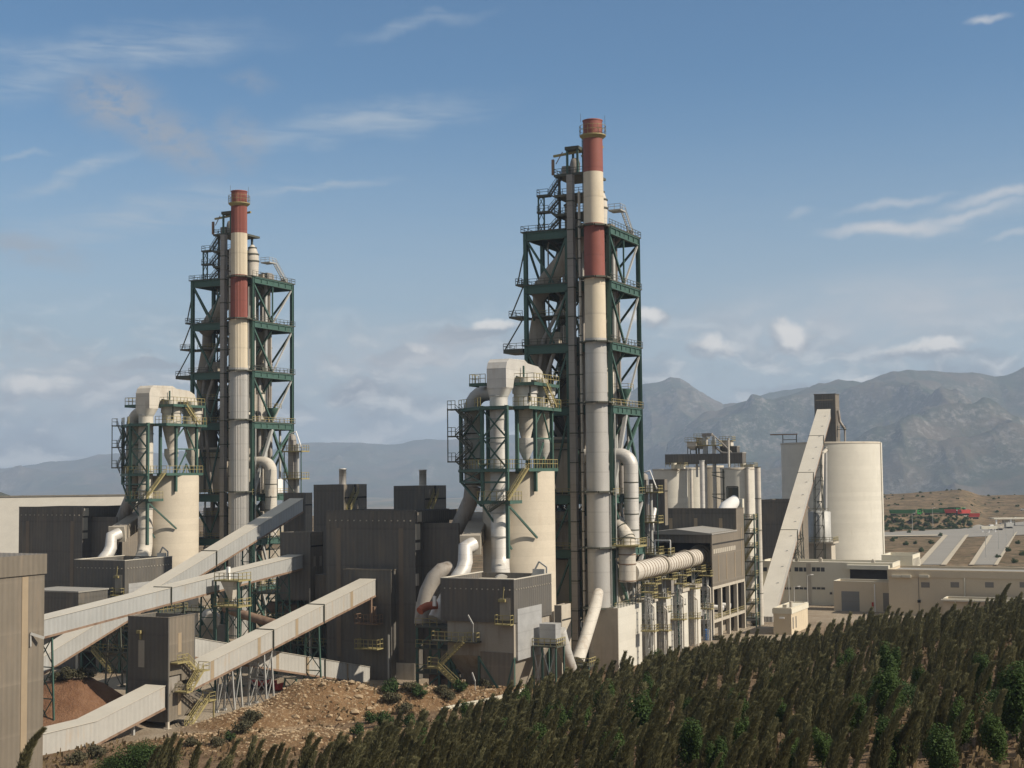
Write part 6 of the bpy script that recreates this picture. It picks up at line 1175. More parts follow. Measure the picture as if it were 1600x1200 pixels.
# ------------------------------------------------------------------ trucks
def truck(px, py, Y, body, cab, label, heading, L=15, group='parked trucks'):
    x, y, _ = at(px, py, Y); z = float(gz(x, y))-.05; T = Thing('parked_truck', label, 'truck', (x, y, z), group, 'world'); T.r.rotation_euler = (0, 0, heading); o = Vector((x, y, z))
    def P(name, mb, mt): mb.v = [tuple(Vector(v)+o) for v in mb.v]; return T.part(name, mb, mt)
    m = MB(); m.add([(-L/2, -1.3, 1.5), (L/2-4, -1.3, 1.5), (L/2-4, 1.3, 1.5), (-L/2, 1.3, 1.5), (-L/2-.6, -1.35, 4.0), (L/2-3.6, -1.35, 4.0), (L/2-3.6, 1.35, 4.0), (-L/2-.6, 1.35, 4.0)], [(3, 2, 1, 0), (0, 1, 5, 4), (1, 2, 6, 5), (2, 3, 7, 6), (3, 0, 4, 7)]); m.box(-L/2+.1, L/2-4.1, -1.2, 1.2, 3.2, 3.4)
    for k in range(6): xx = -L/2+.5+k*(L-5)/5; m.box(xx-.08, xx+.08, -1.42, -1.3, 1.5, 3.9)
    P('tipper_body', m, body)
    m = MB(); m.prism([(L/2-2.6, .9), (L/2, .9), (L/2, 2.3), (L/2-.4, 3.7), (L/2-2.4, 3.9), (L/2-2.6, 3.6)], 'y', -1.25, 1.25); c = P('cab', m, cab)
    m = MB(); m.box(L/2-1.6, L/2-.5, -1.3, -1.24, 2.3, 3.3); m.add([(L/2+.03, -1.1, 2.35), (L/2+.03, 1.1, 2.35), (L/2-.33, 1.1, 3.55), (L/2-.33, -1.1, 3.55)], [(0, 1, 2, 3)])
    m.v = [tuple(Vector(v)+o) for v in m.v]; T.part('cab_window', m, 'glass', c)
    m = MB(); m.box(-L/2+.4, L/2-.4, -.5, .5, .8, 1.3); P('chassis', m, 'tyre')
    for xx in (-L/2+1, -L/2+2.3, -L/2+3.6, L/2-5, L/2-1.2):
        for yy in (-1.1, 1.1): m = MB(); m.tube([(xx, yy-.2, .52), (xx, yy+.2, .52)], .52, 12); w_ = P('wheel', m, 'tyre')
for i, a in enumerate([(1415, 808.5, 985, 'bodygreen', 'cabgreen', 'green tipper truck at the left end of the truck row', math.radians(-8), 21), (1438, 806, 1008, 'bodygreen', 'cabgreen', 'green tipper truck just behind the leftmost one, second in the row', math.radians(70), 12),
     (1468, 807, 992, 'bodygreen', 'cabgreen', 'long green tipper truck in the middle of the truck row', math.radians(-6), 21), (1484, 805, 1020, 'bodygreen', 'cabgreen', 'green tipper truck close behind the right end of the green ones', math.radians(-20), 14), (1496, 803, 1032, 'bodygreen', 'cabgreen', 'farthest green tipper truck behind the red and white ones', math.radians(-30), 12),
     (1490, 809, 982, 'redm', 'redm', 'bright red tipper truck in front of the green row', math.radians(-14), 11), (1504, 809, 985, 'redm', 'white', 'white-cabbed truck between the two red bodies', math.radians(200), 11), (1517, 807.5, 990, 'redm', 'white', 'faded red truck at the right end of the row', math.radians(170), 11)]): truck(*a)
truck(1556, 822, 915, 'frame', 'white', 'pale lorry on the road at the right junction', math.radians(185), 9); truck(1572, 820, 940, 'galv', 'louvre', 'grey lorry farther along the road at the right junction', math.radians(190), 9)
def car(px, py, Y, mt, label):
    x, y, _ = at(px, py, Y); z = float(gz(x, y))+.2; T = Thing('car', label, 'car', (x, y, z), None, 'world'); o = Vector((x, y, z))
    def P(name, mb, mt, par=None): mb.v = [tuple(Vector(v)+o) for v in mb.v]; return T.part(name, mb, mt, par)
    m = MB(); m.prism([(-2.2, .4), (2.2, .4), (2.2, .95), (1.2, 1.1), (.6, 1.7), (-1.1, 1.7), (-1.9, 1.1), (-2.2, 1.0)], 'y', -.9, .9); b = P('body', m, mt); m = MB(); m.prism([(-1.5, 1.15), (.9, 1.15), (.5, 1.6), (-1.0, 1.6)], 'y', -.92, .92); P('window', m, 'glass', b)
    for xx in (-1.4, 1.4):
        for yy in (-.8, .8): m = MB(); m.tube([(xx, yy-.12, .35), (xx, yy+.12, .35)], .35, 12); P('wheel', m, 'tyre')
car(1599, 805, 1180, 'galv', 'grey car on the upper road at the right edge')
# gate house and fences by the junction
x, y = gpt(1545, 832); z = float(gz(x, y)); T = Thing('gate_sign', 'low white barrier hut on stilts by the road junction', 'gate hut', (x, y, z), None, 'world'); m = MB(); m.box(x-5, x+5, y-1.5, y+1.5, z+2.2, z+4); T.part('body', m, 'offwhite'); m = MB(); [m.box(x+dx-.3, x+dx+.3, y-1, y-.4, z, z+2.2) for dx in (-4, 0, 4)]; T.part('legs', m, 'white')
x, y = gpt(1600, 822); z = float(gz(x, y)); T = Thing('gate_canopy', 'pale flat canopy over the far gate at the right edge', 'canopy', (x, y, z), None, 'world'); m = MB(); m.box(x-22, x+22, y-4, y+4, z+5, z+5.8); T.part('roof', m, 'offwhite'); m = MB(); [m.box(x+dx-.5, x+dx+.5, y-3, y-2, z, z+5) for dx in (-20, -10, 0, 10, 20)]; T.part('columns', m, 'white'); m = MB(); m.box(x-14, x-6, y, y+3, z, z+4.4); T.part('booth', m, 'frame')
def lamp(px, py, Y, h, label):
    x, y, _ = at(px, py, Y); z = float(gz(x, y)); T = Thing('street_lamp', label, 'street lamp', (x, y, z), 'street lamps', 'world'); m = MB(); m.lathe(x, y, [(.16, z), (.09, z+h)], 8); T.part('pole', m, 'galv'); m = MB(); m.bar((x, y, z+h), (x+1.3, y, z+h+.25), .1); T.part('arm', m, 'galv'); m = MB(); m.box(x+1.0, x+1.9, y-.18, y+.18, z+h+.12, z+h+.3); T.part('lamp_head', m, 'white')
for i, (px, py, Y, h, lab) in enumerate([(1426, 836, 900, 12, 'street lamp beside the cross road, left of two near the scrub'), (1458, 832, 950, 14, 'double street lamp in the scrub strip below the trucks'), (1233, 940, 425, 13, 'thin white street lamp in front of the office'), (1241, 941, 415, 6, 'short lamp just right of the tall one before the office'), (1262, 940, 420, 9, 'mid-height lamp by the right end of the office windows'),
     (1541, 878, 640, 11, 'nearest lamp along the right road'), (1561, 868, 700, 11, 'second lamp along the right road'), (1573, 858, 760, 11, 'third lamp along the right road'), (1584, 848, 830, 11, 'farthest lamp along the right road')]): lamp(px, py, Y, h, lab)
# ------------------------------------------------------------------ left-side odds and ends under the galleries
pipe('cross_pipe', 'long brown pipe running low behind the upper gallery supports', ppn((352, 950, 290), (372, 958, 288), (420, 972, 284), (470, 985, 280)), .9, 'brown_duct', 'pipe', 14)
q = pp(362, 925, 262); T = Thing('feed_hopper', 'cream cone hopper with railed platform hanging under the upper gallery', 'hopper', (q[0], q[1], 0)); zz = q[2]
m = MB(); m.frustum((q[0]-.3, q[0]+.3, q[1]-.3, q[1]+.3), (q[0]-1.5, q[0]+1.5, q[1]-1.5, q[1]+1.5), zz-1.6, zz+2.2); T.part('cone', m, 'dusty'); m = MB(); m.box(q[0]-1.0, q[0]-.5, q[1]-.3, q[1]+.3, zz+2.2, zz+4.6); T.part('standpipe', m, 'white')
for zp in (zz-2.4, zz+2.3): m = MB(); m.box(q[0]-2.6, q[0]+3, q[1]-2, q[1]+2, zp-.25, zp); m.rail([(q[0]-2.5, q[1]-1.9, zp), (q[0]+2.9, q[1]-1.9, zp), (q[0]+2.9, q[1]+1.9, zp)], 1.3, .1, 1.1); T.part('platform', m, 'yellow')
for dx in (-2.3, 2.7):
    for dy in (-1.8, 1.8): m = MB(); m.box(q[0]+dx-.15, q[0]+dx+.15, q[1]+dy-.15, q[1]+dy+.15, 0, zz+2.1); T.part('leg', m, 'green')
q = pp(331, 966, 300); T = Thing('round_fan_duct', 'pale round duct mouth glimpsed between green legs under the galleries', 'duct', (q[0], q[1], 0)); m = MB(); m.tube([(q[0]-3, q[1]+3, q[2]), (q[0], q[1], q[2]), (q[0]+1.6, q[1]-2.2, q[2]-.4)], 1.7, 18); T.part('duct_shell', m, 'dusty'); m = MB(); m.box(q[0]-2.4, q[0]+.8, q[1]-.5, q[1]+3.4, 0, q[2]-1.6); T.part('plinth', m, 'frame')
def shade_frame(name, label, px, py, Y, wd, dp, zt, lv, mt='green'):
    q = pp(px, py, Y); T = Thing(name, label, 'steel frame', (q[0], q[1], 0)); nx = max(2, int(wd/5)+1)
    for k in range(nx):
        for dy in (0, dp): xx = q[0]+wd*k/(nx-1); m = MB(); m.box(xx-.22, xx+.22, q[1]+dy-.22, q[1]+dy+.22, 0, zt); T.part('column', m, mt)
    for z in lv: m = MB(); m.box(q[0]-.6, q[0]+wd+.6, q[1]-.6, q[1]+dp+.6, z-.35, z); T.part('deck', m, 'olive'); m = MB(); m.rail([(q[0]-.5, q[1]-.5, z), (q[0]+wd+.5, q[1]-.5, z), (q[0]+wd+.5, q[1]+dp+.5, z)], 1.3, .09, 1.3); T.part('railing', m, 'yellow')
    zs = [0]+list(lv)
    for a, b in zip(zs, zs[1:]):
        for k in range(nx-1): x0, x1 = q[0]+wd*k/(nx-1), q[0]+wd*(k+1)/(nx-1); m = MB(); m.bar((x0, q[1]-.1, a), (x1, q[1]-.1, b-.4), .2); m.bar((x1, q[1]-.1, a), (x0, q[1]-.1, b-.4), .2); T.part('brace', m, mt)
    return T, q
T, q = shade_frame('equipment_frame', 'dim steel equipment frame in the shade between the galleries and the hall', 398, 1010, 300, 22, 9, 16, (5.2, 10, 15.6))
m = MB(); m.box(q[0]+2, q[0]+9, q[1]+2, q[1]+8, .1, 4.6); m.box(q[0]+12, q[0]+20, q[1]+2, q[1]+8, 5.3, 9.6); T.part('machine_housing', m, 'charcoal'); m = MB(); m.tube([(q[0]+1, q[1]+4, 12), (q[0]+21, q[1]+4, 11)], 1.4, 16); m.lathe(q[0]+10.5, q[1]+4, [(1.2, 5.3), (2.2, 8), (2.2, 9.6)], 18); T.part('vessel', m, 'brown_duct')
m = MB(); m.box(q[0]-1, q[0]+23, q[1]+9.2, q[1]+9.6, 0, 18); T.part('back_wall', m, 'charcoal')
T, q = shade_frame('equipment_frame', 'dark steel frame in the shade left of the transfer tower under the galleries', 128, 1010, 296, 20, 8, 13, (4.5, 9, 12.6))
m = MB(); m.box(q[0]+2, q[0]+18, q[1]+2, q[1]+7, .1, 4); m.lathe(q[0]+6, q[1]+3, [(1, 4.5), (2, 7), (2, 9)], 18); T.part('machine_housing', m, 'grey'); m = MB(); m.stair((q[0]+4, q[1]-1.2, 4.5), (q[0]+9, q[1]-1.2, .2), (0, 1, 0), 1); T.part('stair', m, 'yellow')
T, q = shade_frame('equipment_frame', 'dark steel frame under the small filter box of the left line', 230, 965, 318, 16, 6, 11, (4, 10.6))
q = pp(88, 935, 300); T = Thing('wall_bunker', 'dark clad bunker between the tan building and the left filter box', 'bunker', (q[0], q[1], 0)); m = MB(); m.box(q[0]-8, q[0]+6, q[1], q[1]+9, 0, 16); T.part('cladding', m, 'charcoal'); m = MB(); m.box(q[0]-8.2, q[0]+6.2, q[1]-.2, q[1]+9.2, 16, 16.3); T.part('roof', m, 'greyroof'); m = MB(); m.box(q[0]+6.3, q[0]+6.9, q[1]-1, q[1]-.4, 0, 12); T.part('leg', m, 'frame')
q = pp(410, 1062, 268); T = Thing('loader', 'orange-red loader parked in the shade under the long gallery', 'loader', (q[0], q[1], 0)); m = MB(); m.box(q[0]-1.8, q[0]+2.6, q[1]-1, q[1]+1, .7, 1.7); T.part('body', m, 'redm'); m = MB(); m.box(q[0]-.6, q[0]+1, q[1]-.8, q[1]+.8, 1.7, 2.9); T.part('cab', m, 'glass'); m = MB(); m.prism([(q[0]+3.2, .2), (q[0]+4.6, .2), (q[0]+4.2, 1.4), (q[0]+3.4, .6)], 'y', q[1]-1.2, q[1]+1.2); m.bar((q[0]+2, q[1], 1.4), (q[0]+3.6, q[1], .8), .4); T.part('bucket', m, 'redm')
for dx in (-1, 1.8):
    for dy in (-1.05, 1.05): m = MB(); m.tube([(q[0]+dx, q[1]+dy-.25, .7), (q[0]+dx, q[1]+dy+.25, .7)], .7, 14); T.part('wheel', m, 'tyre')
# ------------------------------------------------------------------ loose stones and rubble of the mound
def rock_mesh(r, seed, n=1):
    g = np.random.default_rng(seed); t = (1+5**.5)/2
    V = np.array([(-1, t, 0), (1, t, 0), (-1, -t, 0), (1, -t, 0), (0, -1, t), (0, 1, t), (0, -1, -t), (0, 1, -t), (t, 0, -1), (t, 0, 1), (-t, 0, -1), (-t, 0, 1)], float); V /= np.linalg.norm(V[0])
    Fc = [(0, 11, 5), (0, 5, 1), (0, 1, 7), (0, 7, 10), (0, 10, 11), (1, 5, 9), (5, 11, 4), (11, 10, 2), (10, 7, 6), (7, 1, 8), (3, 9, 4), (3, 4, 2), (3, 2, 6), (3, 6, 8), (3, 8, 9), (4, 9, 5), (2, 4, 11), (6, 2, 10), (8, 6, 7), (9, 8, 1)]
    V = V*(.65+.6*g.random((12, 1)))*r*np.array([1.2, .9, .75]); return V, Fc
rp = [(.9, 563, 1077), (1.1, 598, 1078), (.7, 578, 1110), (.8, 482, 1107), (.8, 549, 1068), (1.0, 615, 1068), (.7, 515, 1120), (.9, 463, 1122), (.8, 530, 1126), (.7, 491, 1150), (1.1, 555, 1115), (.6, 436, 1142), (.8, 640, 1072), (.7, 504, 1071), (.9, 560, 1092), (.6, 470, 1132)]
def ground_at(px, py, y0=60, y1=330):
    d = ray(px, py); Ys = np.linspace(y0, y1, 1200); h = gz(d[0]*Ys, Ys); z = CZ+d[2]*Ys; k = np.argmax(z <= h); return (d[0]*Ys[k], Ys[k], float(h[k])) if (z <= h).any() else None
for i, (r, px, py) in enumerate(rp):
    g_ = ground_at(px, py)
    if not g_: continue
    V, Fc = rock_mesh(r*.7, 40+i); m = MB(); m.add(V+np.array(g_)+np.array([0, 0, r*.2]), Fc)
    single('boulder', 'angular pale limestone boulder half sunk in the brown rubble mound', 'boulder', m, 'rock', g_, 'boulders on the mound', 'world')
m = MB()
for i in range(4200):
    b = MOUND[int(rng.integers(0, len(MOUND)))]; x, y = b[0]+rng.normal()*b[2]*.62, b[1]+rng.normal()*b[3]*.62
    if bumps(np.array([x]), np.array([y]), MOUND)[0] < .25: continue
    V, Fc = rock_mesh(.07+.26*rng.random()**3, i); m.add(V+np.array([x, y, float(gz(x, y))]), Fc)
for i in range(900):
    x, y = -48+70*rng.random(), 205+45*rng.random(); V, Fc = rock_mesh(.07+.16*rng.random()**3, i); m.add(V+np.array([x, y, float(gz(x, y))]), Fc)
single('rubble', 'loose stones scattered over the brown mound', None, m, 'rock', (0, 0, 0), None, 'world', 'stuff')
# ------------------------------------------------------------------ trees
def leafmat(name, a, b, tr=.25):
    m = bpy.data.materials.new(name); m.use_nodes = True; t = NT(m.node_tree); bs = t.n['Principled BSDF']
    at_ = t.node('ShaderNodeAttribute', attribute_name='tone'); oi = t.node('ShaderNodeObjectInfo').outputs['Random']
    f = t.math('ADD', t.math('MULTIPLY', at_.outputs['Fac'], .62), t.math('MULTIPLY', oi, .38)); c = t.mix(f, c4(a), c4(b)); t.l.new(c, bs.inputs['Base Color']); bs.inputs['Roughness'].default_value = .75; bs.inputs['Specular IOR Level'].default_value = .25
    tl = t.node('ShaderNodeBsdfTranslucent'); t.l.new(c, tl.inputs[0]); mx = t.node('ShaderNodeMixShader'); mx.inputs[0].default_value = tr; t.l.new(bs.outputs[0], mx.inputs[1]); t.l.new(tl.outputs[0], mx.inputs[2]); t.l.new(mx.outputs[0], t.n['Material Output'].inputs[0]); return m
LM = dict(cas=leafmat('casuarina_foliage', (.092, .092, .046), (.215, .195, .092)), broad=leafmat('broad_leaf_foliage', (.026, .054, .014), (.085, .135, .034), .35), scrub=leafmat('grey_scrub_foliage', (.06, .06, .035), (.13, .115, .065)), dkgreen=leafmat('deep_green_foliage', (.025, .05, .014), (.06, .10, .03)))
def casuarina(seed, n, H=5.5, wd=.8, lean=.18, bend=.9, size=1.):
    """slender windswept crown: fine needle sprays swept up, the tip bent over to the right"""
    g = np.random.default_rng(seed); u = g.random(n)**.9; z = H*(.09+.91*u)
    prof = wd*np.clip(1.10-u, .03, 1)**.62*np.clip(u*6+.3, 0, 1); k = g.integers(0, 26, n); lob = .72+.62*g.random(26)[k]*(.6+.4*np.sin(u*31+k))
    ang = k*2.4+g.normal(size=n)*.55; rad = prof*lob*g.random(n)**.45
    cx = lean*z+bend*np.clip(u-.35, 0, 1)**2.2*2.2; c = np.stack([cx+rad*np.cos(ang), rad*np.sin(ang), z], -1)
    out = np.stack([np.cos(ang)*.45+.18+.75*u**2, np.sin(ang)*.45, .95+.3*g.random(n)], -1)+g.normal(size=(n, 3))*.25; out /= np.linalg.norm(out, axis=1, keepdims=True)
    side = np.cross(out, g.normal(size=(n, 3))); side /= np.linalg.norm(side, axis=1, keepdims=True)
    L = (.20+.28*g.random((n, 1)))*size; w = (.028+.03*g.random((n, 1)))*size
    V = np.stack([c-side*w, c+side*w, c+out*L+side*w*.3, c+out*L-side*w*.3], 1).reshape(-1, 3); tone = np.repeat(np.clip(g.normal(.45, .28, n)+.3*(g.random(26)[k]-.5), 0, 1), 4); return V, tone
def bushy(seed, n, rx, rz, zc, leaf=.20, lobes=9):
    g = np.random.default_rng(seed); cs = g.normal(size=(lobes, 3)); cs /= np.linalg.norm(cs, axis=1, keepdims=True); cs *= np.array([rx, rx, rz])*.62*(.5+.6*g.random((lobes, 1))); cs[:, 2] += zc
    k = g.integers(0, lobes, n); d = g.normal(size=(n, 3)); d /= np.linalg.norm(d, axis=1, keepdims=True); rr = (.34+.26*g.random(lobes))[k][:, None]*np.array([rx, rx, rz])
    c = cs[k]+d*rr*(g.random((n, 1))**.4); nrm = d+g.normal(size=(n, 3))*.6+np.array([0, 0, .3]); nrm /= np.linalg.norm(nrm, axis=1, keepdims=True)
    a = np.cross(nrm, g.normal(size=(n, 3))); a /= np.linalg.norm(a, axis=1, keepdims=True); b = np.cross(nrm, a); s = leaf*(.6+.8*g.random((n, 1)))
    V = np.stack([c-a*s*.5, c+b*s*.32, c+a*s*.6, c-b*s*.32], 1).reshape(-1, 3); tone = np.repeat(np.clip(g.normal(.45, .25, n)+.25*(g.random(lobes)[k]-.5), 0, 1), 4); return V, tone
def quad_mesh(name, V, tone, m):
    me = bpy.data.meshes.new(name); n = len(V); me.vertices.add(n); me.vertices.foreach_set('co', np.ascontiguousarray(V, dtype=np.float32).ravel()); me.loops.add(n); me.loops.foreach_set('vertex_index', np.arange(n, dtype=np.int32))
    me.polygons.add(n//4); me.polygons.foreach_set('loop_start', np.arange(0, n, 4, dtype=np.int32)); me.polygons.foreach_set('loop_total', np.full(n//4, 4, dtype=np.int32)); me.update(); me.validate()
    a = me.attributes.new('tone', 'FLOAT', 'POINT'); a.data.foreach_set('value', tone.astype(np.float32)); me.materials.append(m); return me
def trunk_mesh(name, H, r, lean, bend, limbs, seed):
    g = np.random.default_rng(seed); m = MB(); us = np.linspace(0, .93, 7); ax = [(lean*H*u+bend*max(0, u-.35)**2.2*2.2, 0, H*u) for u in us]; m.tube(ax, [r*(1-.85*u) for u in us], 7)
    for k in range(limbs): u = .15+.6*g.random(); p = Vector((lean*H*u+bend*max(0, u-.35)**2.2*2.2, 0, H*u)); a = g.random()*6.28; q = p+Vector((math.cos(a)*.5+.2, math.sin(a)*.5, .7))*H*.13; m.tube([p, p.lerp(q, .5)+Vector((0, 0, .05)), q], [r*.35, r*.25, r*.1], 5)
    me = bpy.data.meshes.new(name); me.from_pydata(m.v, [], m.f); me.materials.append(M['bark']); return me
def place(name, cat, label, group, meshes, pos, rz, s, tilt=0.):
    r = bpy.data.objects.new(name, None); C.objects.link(r); r.location = pos; r.rotation_euler = (0, tilt, rz); r.scale = (s, s, s); r['label'] = label; r['category'] = cat
    if group: r['group'] = group
    for nm, me in meshes: o = bpy.data.objects.new(nm, me); C.objects.link(o); o.parent = r
    return r
CP = []
for k in range(8):
    ln, bd = .06+.13*rng.random(), .4+.8*rng.random(); H = 5.2+.8*rng.random()
    V, tn = casuarina(100+k, 3600, H, .50+.2*rng.random(), ln, bd); CP.append((quad_mesh('crown', V, tn, LM['cas']), trunk_mesh('trunk', H, .09, ln, bd, 5, k)))
spots = []
for Y in np.arange(96, 300, 3.0):
    t0 = -.13+.10*np.clip((Y-150)/90, 0, 1); t1 = .42
    xs = np.arange(t0*Y, t1*Y, 2.35)
    for x in xs:
        xx, yy = x+rng.normal()*.35, Y+rng.normal()*.5; t = xx/yy
        lim = np.interp(t, [-.13, -.02, .04, .10, .18, .27, .42], [168, 205, 236, 262, 276, 290, 300])
        if yy > lim: continue
        gap = fbm(np.array([xx*.045+5]), np.array([yy*.045]), 3)[0]; near = np.clip((yy-120)/80, 0, 1)
        dens = .66+.26*near
        if t > .24 and yy < 225: dens *= .62
        if rng.random() > dens or gap < .29: continue
        if bumps(np.array([xx]), np.array([yy]), MOUND)[0] > .4: continue
        spots.append((xx, yy, rng.random()))
for k in range(46):
    px = 235+9.2*k+rng.normal()*5; Y = 150+rng.normal()*7-8*(k > 24)*rng.random(); spots.append((ray(px, 1150)[0]*Y, Y, rng.random()))
# nearest ones as individuals
def vis(s): return abs(s[0]/s[1]-.0) < .375
order = sorted([s for s in spots if vis(s)], key=lambda s: s[1])
ind = order[:300]; rest = order[300:]+[s for s in spots if not vis(s)]
for i, (x, y, r) in enumerate(ind):
    k = int(r*997) % 8; s = .46+.50*((r*31.7) % 1); z = float(gz(x, y))-.1
    place('casuarina_tree', 'tree', 'slender dark windswept tree leaning right among its like on the near slope', 'windswept plantation trees', (('crown', CP[k][0]), ('trunk', CP[k][1])), (x, y, z), rng.normal()*.35, s)
low = []
for k in range(10): low.append(casuarina(300+k, 1100, 5.6, .44+.18*rng.random(), .05+.10*rng.random(), .3+.7*rng.random(), 1.35))
VV, TTn = [], []
for x, y, r in rest:
    V, tn = low[int(r*997) % 10]; a = rng.normal()*.35; s = .52+.46*((r*31.7) % 1); c_, s_ = math.cos(a), math.sin(a); W_ = np.empty_like(V); W_[:, 0] = (V[:, 0]*c_-V[:, 1]*s_)*s+x; W_[:, 1] = (V[:, 0]*s_+V[:, 1]*c_)*s+y; W_[:, 2] = V[:, 2]*s*(.85+.3*r)+float(gz(x, y))-.1; VV.append(W_); TTn.append(np.clip(tn+.5*(((r*77.7) % 1)-.5), 0, 1))
o = bpy.data.objects.new('plantation', quad_mesh('plantation', np.concatenate(VV), np.concatenate(TTn), LM['cas'])); C.objects.link(o); o['kind'] = 'stuff'; o['label'] = 'dense farther rows of dark windswept plantation trees'
# green broad-leaved trees and bushes
BP = []
for k in range(5): V, tn = bushy(500+k, 5600, 1.15, 2.1, 2.3, .15, 17); BP.append((quad_mesh('crown', V, tn, LM['broad']), trunk_mesh('trunk', 2.6, .08, .02, .1, 6, 50+k)))
bs = [(945, 1105, 1.0), (1000, 1130, 1.25), (905, 1125, .9), (1015, 1090, .8), (1080, 1170, 1.2), (1155, 1110, 1.15), (1160, 1160, 1.1), (1210, 1085, .8), (1220, 1120, .9), (1325, 1045, .9), (1390, 1040, 1.25), (1385, 1100, 1.2), (1440, 1060, .8), (1500, 1140, 1.1), (1535, 1060, .9), (1555, 1165, 1.1), (1590, 1110, 1.5), (1285, 1165, 1.1), (1240, 1180, 1.2), (1390, 1180, 1.2), (1080, 1120, .9), (960, 1180, 1.1), (870, 1130, 1.0), (820, 1110, .8), (840, 1165, 1.1), (730, 1120, .7), (790, 1150, .9), (690, 1150, .8), (660, 1180, .9), (600, 1165, .7), (1120, 1190, 1.2), (1470, 1185, 1.1), (1580, 1060, .8), (1440, 1130, .9), (1340, 1120, .9), (1030, 1035, .55)]
for i, (px, py, s) in enumerate(bs):
    g_ = ground_at(px, py+34*s)
    if not g_: continue
    sc_ = (.82+.3*rng.random())*s*g_[1]/118
    place('broadleaf_tree', 'tree', 'bushy bright green broad-leaved tree standing among the dark windswept ones', 'green trees on the slope', (('crown', BP[i % 5][0]), ('trunk', BP[i % 5][1])), (g_[0], g_[1], g_[2]-.1), rng.random()*6.28, min(sc_, 1.9))
V, tn = bushy(610, 11000, 3.6, 2.1, 2.2, .19, 22); me = quad_mesh('crown', V, tn, LM['dkgreen'])
for px, py, s, lab in ((1395, 1115, .85, 'broad rounded deep green tree, widest crown on the right slope'), (1590, 1150, .9, 'wide dark green bush at the right edge of the slope')):
    g_ = ground_at(px, py)
    place('round_tree', 'tree', lab, None, (('crown', me), ('trunk', trunk_mesh('trunk', 2.4, .16, 0, .1, 7, 77))), (g_[0], g_[1], g_[2]-.1), 0, s)
meg = me.copy(); meg.materials.clear(); meg.materials.append(LM['broad'])
for px, py, s, lab in ((225, 1208, 1.15, 'round dark green bush at the bottom left edge'), (180, 1225, .8, 'small dark bush at the bottom left, beside the round one')):
    x, y, _ = at(px, py, 172); place('round_bush', 'bush', lab, None, (('foliage', meg), ('stem', trunk_mesh('stem', 1.5, .1, 0, .1, 6, 78))), (x, y, float(gz(x, y))-.2), 0, s)
x, y, _ = at(42, 1190, 150); place('casuarina_tree', 'tree', 'lone windswept tree leaning right against the tan building', None, (('crown', CP[2][0]), ('trunk', CP[2][1])), (x-.9, y, at(42, 1210, 150)[2]-1.0), 0, 1.1, .12)
x, y, _ = at(5, 1195, 150); place('round_bush', 'bush', 'dark bush cut by the bottom left corner', None, (('foliage', me), ('stem', trunk_mesh('stem', 1.5, .1, 0, .1, 6, 79))), (x-1, y, at(5, 1206, 150)[2]-2.4), 0, .6)
x, y, _ = at(1566, 960, 290); place('casuarina_tree', 'tree', 'taller dark conical tree rising above the treeline near the right edge', None, (('crown', CP[1][0]), ('trunk', CP[1][1])), (x-1, y, float(gz(x, y))), 0, 1.25)
x, y, _ = at(1028, 1020, 262); place('young_tree', 'tree', 'small dark tree in front of the first trestle', None, (('crown', BP[1][0]), ('trunk', BP[1][1])), (x, y, float(gz(x, y))), 1, 1.2)
# low white kerb wall along the hill path
kp = [ground_at(*q) for q in ((690, 1112), (712, 1107), (735, 1102), (757, 1098), (777, 1094), (800, 1088), (822, 1081))]; m = MB()
for p, q in zip(kp, kp[1:]): m.bar((p[0], p[1], p[2]+.25), (q[0]-.15, q[1], q[2]+.25), .35, .7)
single('kerb_wall', 'low broken white wall along the path behind the dark trees', 'wall', m, 'offwhite', kp[0], None, 'world')
# scrub on mound and yard edge
SB = []
for k in range(4): V, tn = bushy(700+k, 1100, 1.3, .8, .7, .2, 9); SB.append(quad_mesh('foliage', V, tn, LM['scrub']))
for k in range(2): V, tn = bushy(720+k, 1100, 1.2, 1.0, .8, .2, 9); SB.append(quad_mesh('foliage', V, tn, LM['dkgreen']))
sb = [(395, 1130, 1.6, 0), (380, 1145, 1.5, 1), (340, 1165, 1.1, 2), (300, 1165, 1.0, 3), (360, 1158, .9, 4), (610, 1085, 1.6, 5), (612, 1100, 1.5, 1), (640, 1080, 1.3, 0), (655, 1090, 1.4, 5), (632, 1115, 1.4, 1), (600, 1135, 1.5, 5), (580, 1130, 1.2, 4), (690, 1085, 1.3, 2), (700, 1095, 1.3, 3), (560, 1150, 1.2, 5), (640, 1135, 1.3, 4), (150, 1185, 1.5, 0), (120, 1195, 1.4, 1), (110, 1062, 1.6, 3), (135, 1060, 1.4, 2), (90, 1064, 1.3, 0), (720, 1080, 1.3, 4), (760, 1075, 1.2, 1), (1120, 1000, 1.0, 0), (1140, 985, 1.1, 2), (1090, 1018, 1.0, 3), (1180, 978, 1.2, 1)]
for i, (px, py, s, k) in enumerate(sb):
    g_ = ground_at(px, py, 60, 420)
    if g_: place('scrub_bush', 'bush', 'low dry scrub bush at the edge of the brown rubble and bank' if k < 4 else 'low deep green scrub bush by the brown rubble and bank', 'scrub bushes', (('foliage', SB[k]),), (g_[0], g_[1], g_[2]-.15), rng.random()*6, s)
